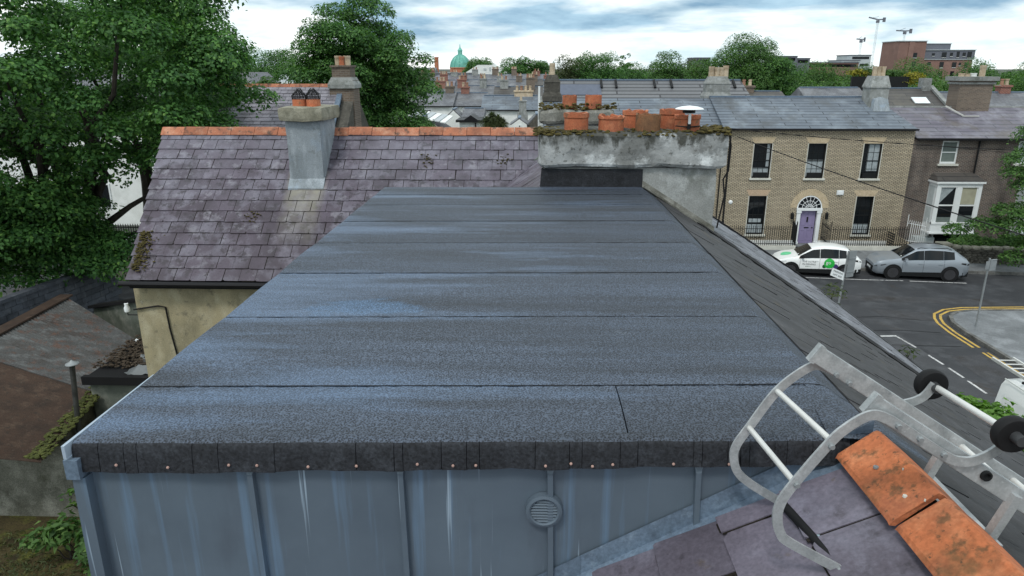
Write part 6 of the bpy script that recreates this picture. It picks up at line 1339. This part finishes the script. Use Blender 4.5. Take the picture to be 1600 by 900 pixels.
# ---------------------------------------------------------------- town beyond
def hs(name, lab, x0, x1, y0, y1, ze, zr, wm, rm, axis='x', group=None, win=(), chim=(), cat='house', zb=-.02):
    h = thing(name, lab, cat, ((x0+x1)/2, y0, 0), 0, group)
    w = MB().box(x0, x1, y0, y1, zb, ze)
    if axis == 'x':
        ym = (y0+y1)/2; r = MB().prism([(x0-.15, y0-.2, ze-.02), (x0-.15, ym, zr), (x0-.15, y1+.2, ze-.02)], (x1-x0+.3, 0, 0)); rd = (x0, x1, ym-.12, ym+.12)
        w.prism([(x0, y0, ze), (x0, y1, ze), (x0, ym, zr-.15)], (x1-x0, 0, 0)) if False else None
    else:
        xm = (x0+x1)/2; r = MB().prism([(x0-.2, y0+.02, ze-.02), (xm, y0+.02, zr), (x1+.2, y0+.02, ze-.02)], (0, y1-y0, 0)); rd = (xm-.12, xm+.12, y0, y1)
        part('gable', MB().prism([(x0, y0, ze), (x1, y0, ze), (xm, y0, zr-.1)], (0, .3, 0)), wm, h)
    part('wall', w, wm, h); part('roof', r, rm, h); part('ridge', MB().box(rd[0], rd[1], rd[2], rd[3], zr-.03, zr+.06), M_lead, h)
    if axis == 'x': part('gutter', MB().box(x0-.1, x1+.1, y0-.27, y0-.15, ze-.1, ze), M_gutter, h)
    for (a, b, c, d) in win:
        q = part('window', MB().box(a, b, y0-.06, y0-.003, c, d), M_white, h); part('pane', MB().box(a+.08, b-.08, y0-.075, y0-.06, c+.08, (c+d)/2-.03), M_glass, q); part('pane', MB().box(a+.08, b-.08, y0-.075, y0-.06, (c+d)/2+.03, d-.08), M_glass, q)
    for k, (cx, cy, wd, z0, z1, m, np_) in enumerate(chim):
        c = part('chimney', MB().box(cx-wd/2, cx+wd/2, cy-.35, cy+.35, z0, z1).box(cx-wd/2-.08, cx+wd/2+.08, cy-.43, cy+.43, z1, z1+.15), m, h)
        for q in range(np_):
            px = cx+(q-(np_-1)/2)*wd/max(1, np_)*.95; part('pot', MB().lathe([(.15, z1+.15), (.12, z1+.5), (.15, z1+.52), (.15, z1+.62), (.1, z1+.62)], (px, cy, 0), 8), (M_potbuff, M_potfar, M_potbuff)[(q+k) % 3], c)
    return h
# nearer white houses in the gap
hs('garden_shed', 'cream shed with a white striped corrugated roof beside the round tree', -11.0, -7.3, 60, 64, 5.3, 6.6, plain('pale_cream', (.42, .42, .34), .9), M_gslate, 'y')
sr = thing('striped_roof', 'white and dark striped plastic roof lying over the cream shed', 'roof', (-9, 61, 6)); 
for k in range(7): part('roof_strip', MB().hexa([(-10.7+k*.5, 59.7, 6.62-k*.09), (-10.28+k*.5, 59.7, 6.55-k*.09), (-9.98+k*.5, 63.5, 6.85-k*.09), (-10.4+k*.5, 63.5, 6.92-k*.09), (-10.7+k*.5, 59.7, 6.70-k*.09), (-10.28+k*.5, 59.7, 6.63-k*.09), (-9.98+k*.5, 63.5, 6.93-k*.09), (-10.4+k*.5, 63.5, 7.0-k*.09)]), M_offwhite if k % 2 == 0 else M_paleblock, sr)
hs('white_terrace_house', 'white house with a tall sash window behind the striped shed roof', -12.6, -8.4, 75, 83, 6.65, 7.9, M_offwhite, M_gslate, win=((-11.4, -10.5, 4.6, 6.3),), chim=((-9.0, 79, .9, 7.2, 8.4, M_chbrick, 2),), group='white houses in the gap')
hs('white_terrace_house', 'white house with a low hipped grey roof left of the palm', -8.4, -4.9, 76, 84, 6.6, 7.8, M_offwhite, M_gslate, win=((-5.8, -5.3, 5.2, 6.3),), chim=((-7.4, 80, .9, 7.2, 8.3, M_redbrick, 2),), group='white houses in the gap')
hs('white_extension', 'small white gabled extension before the sash windowed house', -8.1, -6.4, 66, 69, 5.9, 6.8, M_offwhite, M_gslate, 'y', group='white houses in the gap')
hs('white_extension', 'slate roofed lean-to at the right of the white gable', -6.4, -4.6, 66.5, 70, 6.1, 6.8, M_offwhite, M_gslate, group='white houses in the gap')
fx = thing('flat_roof_extension', 'white extension with black edged flat roof left of the palm', 'house', (-5.3, 62, 0)); part('wall', MB().box(-6.3, -4.3, 62, 65, 0, 5.95), M_offwhite, fx); part('roof', MB().box(-6.6, -4.1, 61.7, 65, 5.95, 6.15).prism([(-5.9, 61.8, 6.15), (-4.7, 61.8, 6.15), (-5.3, 61.8, 6.55)], (0, 3, 0)), M_gutter, fx); part('window', MB().box(-6.0, -5.5, 61.97, 61.998, 5.0, 5.5), M_paleblock, fx); part('downpipe', MB().tube([(-4.9, 61.9, 5.9), (-4.9, 61.9, 3)], .06, 6), M_gutter, fx)
hs('white_terrace_house', 'long white rendered house under a pale blue slate roof right of the palm', -5.0, 0.55, 72, 79, 6.45, 7.7, M_offwhite, M_bslate, chim=((-.9, 75.5, 1.9, 7.0, 8.05, M_potbuff, 4),), group='white houses in the gap')
hs('small_white_gable', 'tiny white gabled outhouse with a dark window at the foot of the grey stack', -1.75, -.45, 62, 65, 5.75, 6.3, M_offwhite, M_gslate, 'y', win=((-1.2, -.95, 5.3, 5.75),))
hs('stone_gable', 'stone gabled outbuilding beside the tiny white outhouse', -.4, 1.2, 62.5, 66, 5.6, 6.6, M_stone, M_gslate, 'y')
gs = thing('grey_stack', 'tall grey rendered chimney stack in front of the long white house', 'chimney', (-.9, 68, 0)); part('stack', MB().box(-1.25, -.55, 68, 68.7, 0, 7.4).box(-1.4, -.4, 67.95, 68.75, 0, 6.4).box(-1.3, -.5, 67.95, 68.75, 7.4, 7.5), M_cement, gs); part('pot', MB().lathe([(.12, 7.5), (.1, 7.9)], (-1.05, 68.35, 0), 8), M_potbuff, gs)
# rows further back
rng = random.Random(61)
specs = [(-16.5, -10.8, 95, 7.1, 8.1), (-10.6, -5.2, 96, 7.0, 8.1), (-5.0, 1.6, 95, 6.7, 8.0), (-21, -14, 128, 7.2, 8.3), (-13.8, -7.2, 130, 7.3, 8.3), (-7, -.6, 129, 7.3, 8.35), (-.4, 4, 130, 7.4, 8.4), (-24, -15, 160, 7.6, 8.8), (-14.6, -6, 162, 7.8, 8.9), (-5.8, 3.6, 160, 8.0, 9.0)]
labs = ['grey roofed terrace house in the middle distance left of the red stacks', 'grey roofed terrace house in the middle distance carrying two dark stacks', 'brown roofed terrace house behind the pale blue slate roof', 'distant terrace house at the left of the second row of roofs', 'distant terrace house under the green dome', 'distant terrace house with red pots in the second row', 'distant terrace house at the right of the second row', 'farthest terrace house near the round tree', 'farthest terrace house before the white block', 'farthest terrace house right of the white block']
for k, (x0, x1, y, ze, zr) in enumerate(specs):
    cm_ = (M_chbrick, M_redbrick, M_cement)
    hs('terrace_house', labs[k], x0, x1, y, y+8, ze, zr, (M_offwhite, M_chbrick, M_cream)[k % 3], (M_gslate, M_gslate, M_dslate, M_vslate)[k % 4], chim=[(x0+(x1-x0)*f, y+rng.uniform(2.5, 4), rng.uniform(.9, 1.5), ze, zr+rng.uniform(.5, 1.1), cm_[(k+q) % 3], rng.choice((2, 3, 4))) for q, f in enumerate((.18, .72))], group='terrace houses between the tree and the chimney')
wb = thing('white_block', 'large plain white building with sloping parapet on the skyline right of the dome', 'building', (-11, 200, 0))
part('wall', MB().prism([(-18.2, 200, 0), (-6.6, 200, 0), (-6.6, 200, 10.4), (-7.8, 200, 10.9), (-9, 200, 10.3), (-10.6, 200, 10.3), (-10.6, 200, 11.1), (-15.0, 200, 11.1), (-18.2, 200, 9.2)], (0, 14, 0)), M_offwhite, wb)
part('window', MB().box(-13.4, -12.6, 199.9, 199.99, 9.7, 10.2).box(-11.8, -11.4, 199.9, 199.99, 9.5, 10.5), M_paleblock, wb)
gb = thing('grey_block', 'low grey building with a flat roof beneath the green dome', 'building', (-20, 190, 0)); part('wall', MB().box(-26, -15.5, 190, 200, 0, 8.6), M_paleblock, gb); part('roof', MB().box(-26.2, -15.3, 189.8, 200, 8.6, 9.1), M_gslate, gb)
bb = thing('brown_block', 'dark roofed building at the left of the dome', 'building', (-28, 195, 0)); part('wall', MB().box(-34, -26.5, 195, 205, 0, 8.4), M_cement, bb); part('roof', MB().prism([(-34.3, 194.5, 8.4), (-34.3, 200, 10.4), (-34.3, 205.5, 8.4)], (8, 0, 0)), M_gslate, bb)
ch = thing('domed_church', 'church with a green copper dome and lantern on a red drum', 'church', (-40.5, 400, 0))
part('nave', MB().box(-58, -30, 402, 440, 0, 7.5), M_paleblock, ch); part('drum', MB().lathe([(5.7, 3), (5.7, 9.8), (6.0, 9.9), (6.0, 10.4)], (-40.2, 407, 0), 24), M_domered, ch)
part('dome', MB().lathe([(5.7, 10.4), (5.5, 11.8), (5.0, 13.4), (3.9, 15.2), (2.6, 16.4), (1.5, 17.0)], (-40.2, 407, 0), 28), M_lime, ch, smooth=True)
part('lantern', MB().lathe([(1.5, 16.9), (1.2, 17.1), (1.2, 19.2), (1.5, 19.3), (1.0, 20.0), (.3, 21.0), (.12, 22.6), (0, 22.7)], (-40.2, 407, 0), 12), M_lime, ch)
for k in range(12): 
    t = 2*math.pi*k/12; part('rib', MB().tube([(-40.2+r*math.cos(t), 407+r*math.sin(t), z) for r, z in ((5.8, 10.4), (5.6, 11.8), (5.1, 13.4), (4.0, 15.2), (2.7, 16.4), (1.5, 17.1))], .12, 4), M_lime, ch)
tag(single('mill_chimney', MB().lathe([(1.3, 0), (1.1, 15.2), (1.25, 15.3), (1.25, 15.8)], (-52.5, 400, 0), 12), M_domered), 'thin red brick factory chimney left of the green dome', 'chimney')
# apartments and cranes on the right skyline
ap = thing('apartment_block', 'red brick and dark grey apartment block on the right skyline', 'building', (135, 250, 0))
part('tower', MB().box(122.3, 131.3, 250, 262, 0, 18.7).box(125.5, 127.2, 249.6, 250, 0, 18.5), M_flatbrick, ap); part('brick_base', MB().box(131.3, 148.5, 252, 264, 0, 13.0), M_flatbrick, ap); part('grey_storey', MB().box(131.0, 148.8, 251.8, 264, 13.0, 16.0).box(131.3, 141, 253, 263, 16.0, 18.0), M_flatgrey, ap); part('cornice', MB().box(130.9, 149.0, 251.5, 264.2, 15.95, 16.15).box(122.1, 131.5, 249.7, 262.2, 18.7, 18.95).box(131.2, 141.2, 252.8, 263, 18.0, 18.2).box(131.2, 148.6, 251.7, 252, 12.9, 13.05), M_paleblock, ap)
for (x, z, w, h) in [(127.9, 13.5, 1.5, 1.6), (127.9, 10.5, 1.7, 1.8), (127.9, 7.6, 1.7, 1.8), (135, 14.1, .9, .9), (138.6, 13.6, 1.5, 1.7), (141, 14, .9, 1.2), (143.2, 13.6, .9, 1.9), (145.2, 14, 1, 1.2), (147, 13.5, 1.4, 1.9), (134.2, 11, 1.1, 1.2), (138.4, 10.3, 1.3, 1.9), (142.6, 10.4, 1.4, 1.7), (144.5, 11, .8, 1), (146.6, 10.2, 1.1, 1.9), (138.4, 7.6, 1.4, 1.6), (142.4, 7.6, 1.2, 1.6), (146.2, 7.6, 1.3, 1.4)]:
    y = 249.9 if x < 131 else (251.7 if z > 12.9 else 251.9); q = part('window', MB().box(x-w/2, x+w/2, y-.05, y+.05, z, z+h), M_glass, ap); part('frame', MB().box(x-w/2, x+w/2, y-.12, y-.06, z-.12, z), M_offwhite, q)
def block(lab, x0, x1, y, z, m, name='office_block', storeys=0, group=None):
    b = thing(name, lab, 'building', ((x0+x1)/2, y, 0), 0, group); part('wall', MB().box(x0, x1, y, y+15, 0, z), m, b); part('parapet', MB().box(x0-.2, x1+.2, y-.2, y+15.2, z, z+.3), M_flatgrey, b)
    for s in range(storeys): part('window_band', MB().box(x0+.8, x1-.8, y-.06, y-.003, z-1.6-3*s, z-.5-3*s), M_glass, b)
block('long low brick building on the skyline left of the cranes', 110, 134, 305, 12.2, M_flatbrick, storeys=1); block('pale glass office block left of the apartment block', 141, 150, 330, 15.5, M_paleblock, storeys=3); block('pale blue office block on the skyline below the cranes', 133.5, 141, 320, 13.2, M_paleblock, storeys=2)
block('dark flats half hidden by the tall tree on the skyline', 98.5, 107, 300, 14.6, M_flatgrey, storeys=2); block('grey flats stepping down right of the tall tree', 107, 112.5, 301, 13.8, M_flatgrey, storeys=1); block('pale roof slab peeping over trees left of the tall tree', 66, 72, 300, 14.0, M_flatgrey, storeys=1); block('far blue grey block right of the apartment block', 176, 190, 330, 13.0, M_paleblock)
def crane(lab, x, y, h, jib, ang):
    c = thing('tower_crane', lab, 'crane', (x, y, 0), 0, 'tower cranes on the skyline'); mb = MB(); w = .55
    for sx in (-w, w):
        for sy in (-w, w): mb.box(x+sx-.07, x+sx+.07, y+sy-.07, y+sy+.07, 0, h)
    z = 2
    while z < h: mb.beam((x-w, y-w, z), (x+w, y-w, z+2), .07, .07).beam((x+w, y-w, z+2), (x-w, y-w, z+4), .07, .07); z += 4
    m = plain('crane_pale', (.6, .66, .68), .6) if 'crane_pale' not in bpy.data.materials else bpy.data.materials['crane_pale']
    part('mast', mb, m, c); j = math.tan(ang); md = M_flatgrey
    part('jib', MB().beam((x, y, h), (x-jib, y, h+jib*j), .9, .9).beam((x, y, h+2.2), (x-jib*.6, y, h+jib*.6*j+.4), .25, .25), md, c); part('counter_jib', MB().beam((x, y, h), (x+jib*.75, y, h+.3), .9, .9), md, c); part('counterweight', MB().box(x+jib*.5, x+jib*.75, y-.6, y+.6, h-1.8, h+1.6), md, c); part('cab', MB().box(x-1.2, x+.9, y-.8, y+.8, h-2.4, h-.5), md, c)
crane('tallest tower crane on the skyline with jib pointing left', 274, 600, 46.5, 7.5, .22); crane('smallest tower crane just left of the tallest one', 267.5, 610, 32.0, 4.0, .1); crane('tower crane rising behind the apartment block', 296.5, 600, 38.0, 7, .05)
# roofs and shrubs behind the brick houses
def velux(parent, x, y, z, w=1.0, h=.7, k=.5): part('skylight', MB().hexa([(x, y, z), (x+w, y, z), (x+w, y+.05, z-.06), (x, y+.05, z-.06), (x, y+h*.8, z+h*k), (x+w, y+h*.8, z+h*k), (x+w, y+h*.8+.05, z+h*k-.06), (x, y+h*.8+.05, z+h*k-.06)]), plain('skylight_glass', (.7, .74, .76), .15) if 'skylight_glass' not in bpy.data.materials else bpy.data.materials['skylight_glass'], parent)
b1 = hs('slate_cottage', 'grey slate roof with white gable and skylight behind the yellow brick house', 20.8, 25.2, 54, 60, 7.6, 9.0, M_offwhite, M_gslate); velux(b1, 22.0, 54.7, 8.05, .9, .9, .38)
b2 = hs('tiled_house', 'dark brown tiled roof with a bright skylight behind the dark brick house', 25.9, 30.6, 54, 60, 7.5, 8.95, M_chbrick, M_dslate); velux(b2, 28.6, 54.6, 7.95, 1.1, 1.0, .40); part('verge', MB().beam((30.8, 53.8, 7.6), (30.8, 57, 9.1), .3, .16), M_cement, b2); part('stack', MB().box(30.0, 30.6, 56.6, 57.4, 8.5, 9.7), M_cement, b2)
b3 = hs('slate_cottage', 'low dark roofs with small pots at the far right behind the chimney', 31.8, 48, 55, 63, 7.3, 8.6, M_chbrick, M_gslate, chim=((34.6, 58, 1.2, 7.6, 9.0, M_offwhite, 2), (37.6, 59, .8, 7.6, 9.0, M_redbrick, 2))); velux(b3, 33.0, 55.5, 7.7, .7, .6, .38)
b4 = hs('slate_cottage', 'narrow roof with white pots below the tall tree', 15.9, 20.6, 58, 64, 7.6, 8.6, M_chbrick, M_dslate, chim=((17.6, 61, 1.6, 8.0, 8.9, M_chbrick, 3),))
tr = thing('roof_terrace', 'dark planter screen on the roof terrace topped with yellow flowering shrubs', 'planter', (31, 62, 0)); part('screen', MB().box(26.9, 31.6, 62, 62.3, 8.0, 9.75), M_black, tr)
ys = thing('flowering_shrub', 'yellow flowering shrubs growing above the dark roof terrace screen', 'shrub', (31, 62.5, 8)); leafcloud('foliage', [(27.6, 62.6, 9.95, .8, .5, .35), (29.0, 62.6, 9.9, .7, .5, .3), (32.2, 62.4, 9.6, .8, .6, .5), (31.5, 62.5, 9.3, .5, .5, .4)], 2600, .16, L_yellow, ys, 71); leafcloud('foliage', [(28.3, 62.8, 9.95, 1.1, .5, .4), (30.3, 62.8, 9.85, 1.0, .5, .4)], 2200, .16, L_bright, ys, 72)
# trees of the skyline
def bgtree(lab, x, y, top, w, n, mat, seed, low=2.5, group='trees on the skyline', size=None, k=14):
    h = (top-low)/2; tree('skyline_tree', lab, (x, y, 0), sprays(x, y, low+h, w/2*.98, w/2.2, h*.93, k+26, max(.5, w*.19), seed, -.95, .22, .9), int(n*4.6), size or max(.2, y*.0019), mat, seed, .3, None, group)
bg = [('dark round tree left of the middle tree highest in its clump', -56.5, 160, 14.0, 13, 5000, L_mid), ('dark tree at the left end of the clump beside the sycamore', -66, 158, 11.8, 12, 4000, L_mid), ('paler tree touching the left side of the middle tree', -48.5, 150, 11.6, 9, 3000, L_park), ('tree between the white block and the first stone chimney', -3.0, 175, 12.8, 8, 4000, L_mid), ('dark low tree beside the stone chimney pot', 1.6, 178, 12.2, 7, 3500, L_mid), ('small clump just right of the dome', -20.8, 260, 12.6, 6, 2500, L_mid), ('dark hedge of trees behind the white block', -17.5, 255, 12.2, 12, 3500, L_mid),
    ('dome shaped dark tree above the grey coursed roof', 11.8, 140, 13.4, 11, 6500, L_mid), ('olive shoulder of trees left of the dome shaped tree', 6.8, 138, 11.6, 7, 3000, L_olive), ('thin spire like tree between two round trees', 18.8, 150, 13.6, 3.2, 1300, L_park), ('low dark tree under the spire like one', 18.5, 146, 11.2, 8, 3000, L_mid), ('bright green pointed tree above the coursed roof', 24.5, 135, 13.0, 7.5, 4500, L_park), ('low green trees filling left of the tall chimney', 30.5, 140, 11.3, 9, 3500, L_olive),
    ('tallest broad tree on the skyline behind the grouped pots', 27.6, 95, 14.4, 9.5, 13000, L_park), ('tree leaning left of the tallest broad tree', 23.8, 96, 11.8, 6, 4500, L_park), ('right shoulder of the tallest tree', 31.0, 93, 12.3, 5, 4500, L_mid),
    ('green mass below the dark flats', 38.5, 118, 10.9, 9, 5000, L_park), ('first rounded tree below the cranes', 46, 120, 10.6, 9, 5000, L_park), ('second rounded tree below the cranes', 53, 118, 10.2, 9, 4500, L_bright), ('tree in front of the apartment block', 63, 122, 10.6, 10, 5000, L_park), ('tree right of the apartment block', 72, 120, 11.2, 9, 5000, L_mid), ('rounded tree at far right edge', 79.5, 116, 11.7, 9, 5500, L_mid), ('lower tree near the far right chimney', 67, 100, 9.6, 8, 3500, L_park)]
for k, (lab, x, y, top, w, n, m) in enumerate(bg): bgtree(lab, x, y, top, w, n, m, 200+k)
for k, (lab, x, y, top, w, m) in enumerate((('bright small bush above the further ridge nearest the sycamore', -20.5, 48, 9.9, 2.4, L_bright), ('bright small bush above the further ridge left of its chimney', -18.3, 50, 9.7, 2.4, L_bright))): bgtree(lab, x, y, top, w, 2600, m, 260+k, 6.5, 'small bushes above the further ridge', .16, 8)
bgw = thing('far_wood', 'continuous belt of trees along the horizon', 'wood', (0, 300, 0)); rng = random.Random(90)
leafcloud('foliage', [(x, 290+rng.uniform(-25, 60), rng.uniform(3.4, 6), 9, 7, 3.4) for x in range(-190, 260, 6) if not -42 < x < -20], 60000, .8, L_mid, bgw, 91); bgw['kind'] = 'stuff'
bgw2 = thing('far_wood', 'green belt of trees behind the street roofs at right', 'wood', (60, 105, 0))
leafcloud('foliage', [(x, 104+rng.uniform(-4, 10), rng.uniform(5.8, 7.6), 3.6, 3, 2.6) for x in range(32, 96, 4)], 22000, .32, L_park, bgw2, 92); bgw2['kind'] = 'stuff'
# cordyline in the gap
pm = thing('cabbage_palm', 'shaggy cabbage palm standing before the long white house', 'palm', (-2.8, 50, 0)); part('trunk', MB().tube([(-2.9, 50, 0), (-2.8, 50, 6.9)], [.22, .16], 8), M_bark, pm)
g = np.random.default_rng(4); mb = MB()
for k in range(1500):
    c = [(-2.8, 50, 7.15), (-3.2, 50, 6.85), (-2.4, 50, 6.95), (-2.1, 50.1, 6.75), (-2.8, 49.9, 6.7)][k % 5]; d = Vector(g.normal(size=3)); d.z = d.z*.8+.25; d.normalize(); e = Vector(c)+d*.36; f = Vector(c)+d*.70-Vector((0, 0, .22)); s = d.cross(Vector((0, 0, 1))).normalized()*.025
    mb.add([Vector(c)-s, Vector(c)+s, e+s, e-s, f], [(0, 1, 2, 3), (3, 2, 4)])
part('crown', mb, L_olive, pm, fix=False)
# house glimpsed left of the further ridge, car park roofs
mn = thing('mansard_house', 'grey mansard roofed house with pale windows between the sycamore and the skyline trees', 'house', (-29, 70, 0)); part('wall', MB().box(-34, -27.2, 70, 78, 0, 8.6), M_offwhite, mn); part('roof', MB().hexa([(-34.2, 69.8, 8.6), (-27.0, 69.8, 8.6), (-27, 78, 8.6), (-34.2, 78, 8.6), (-33.6, 71, 10.0), (-28.2, 71, 10.0), (-28.2, 77, 10.0), (-33.6, 77, 10.0)]), M_gslate, mn)
for k in range(6): q = part('window', MB().box(-32.5+k*.95, -32.0+k*.95, 69.9, 69.997, 7.6, 8.4), M_glass, mn)
cp = thing('low_white_building', 'low pale building with flat roof under the skyline trees left of the round tree', 'building', (-45, 130, 0)); part('wall', MB().box(-52, -36, 130, 140, 0, 7.5), M_potbuff, cp); part('roof', MB().box(-52.2, -35.8, 129.8, 140, 7.5, 7.9), M_offwhite, cp); part('rooflight', MB().box(-46, -44, 131, 133, 7.9, 9.2).box(-42, -39, 131, 133, 7.9, 8.7), M_paleblock, cp)
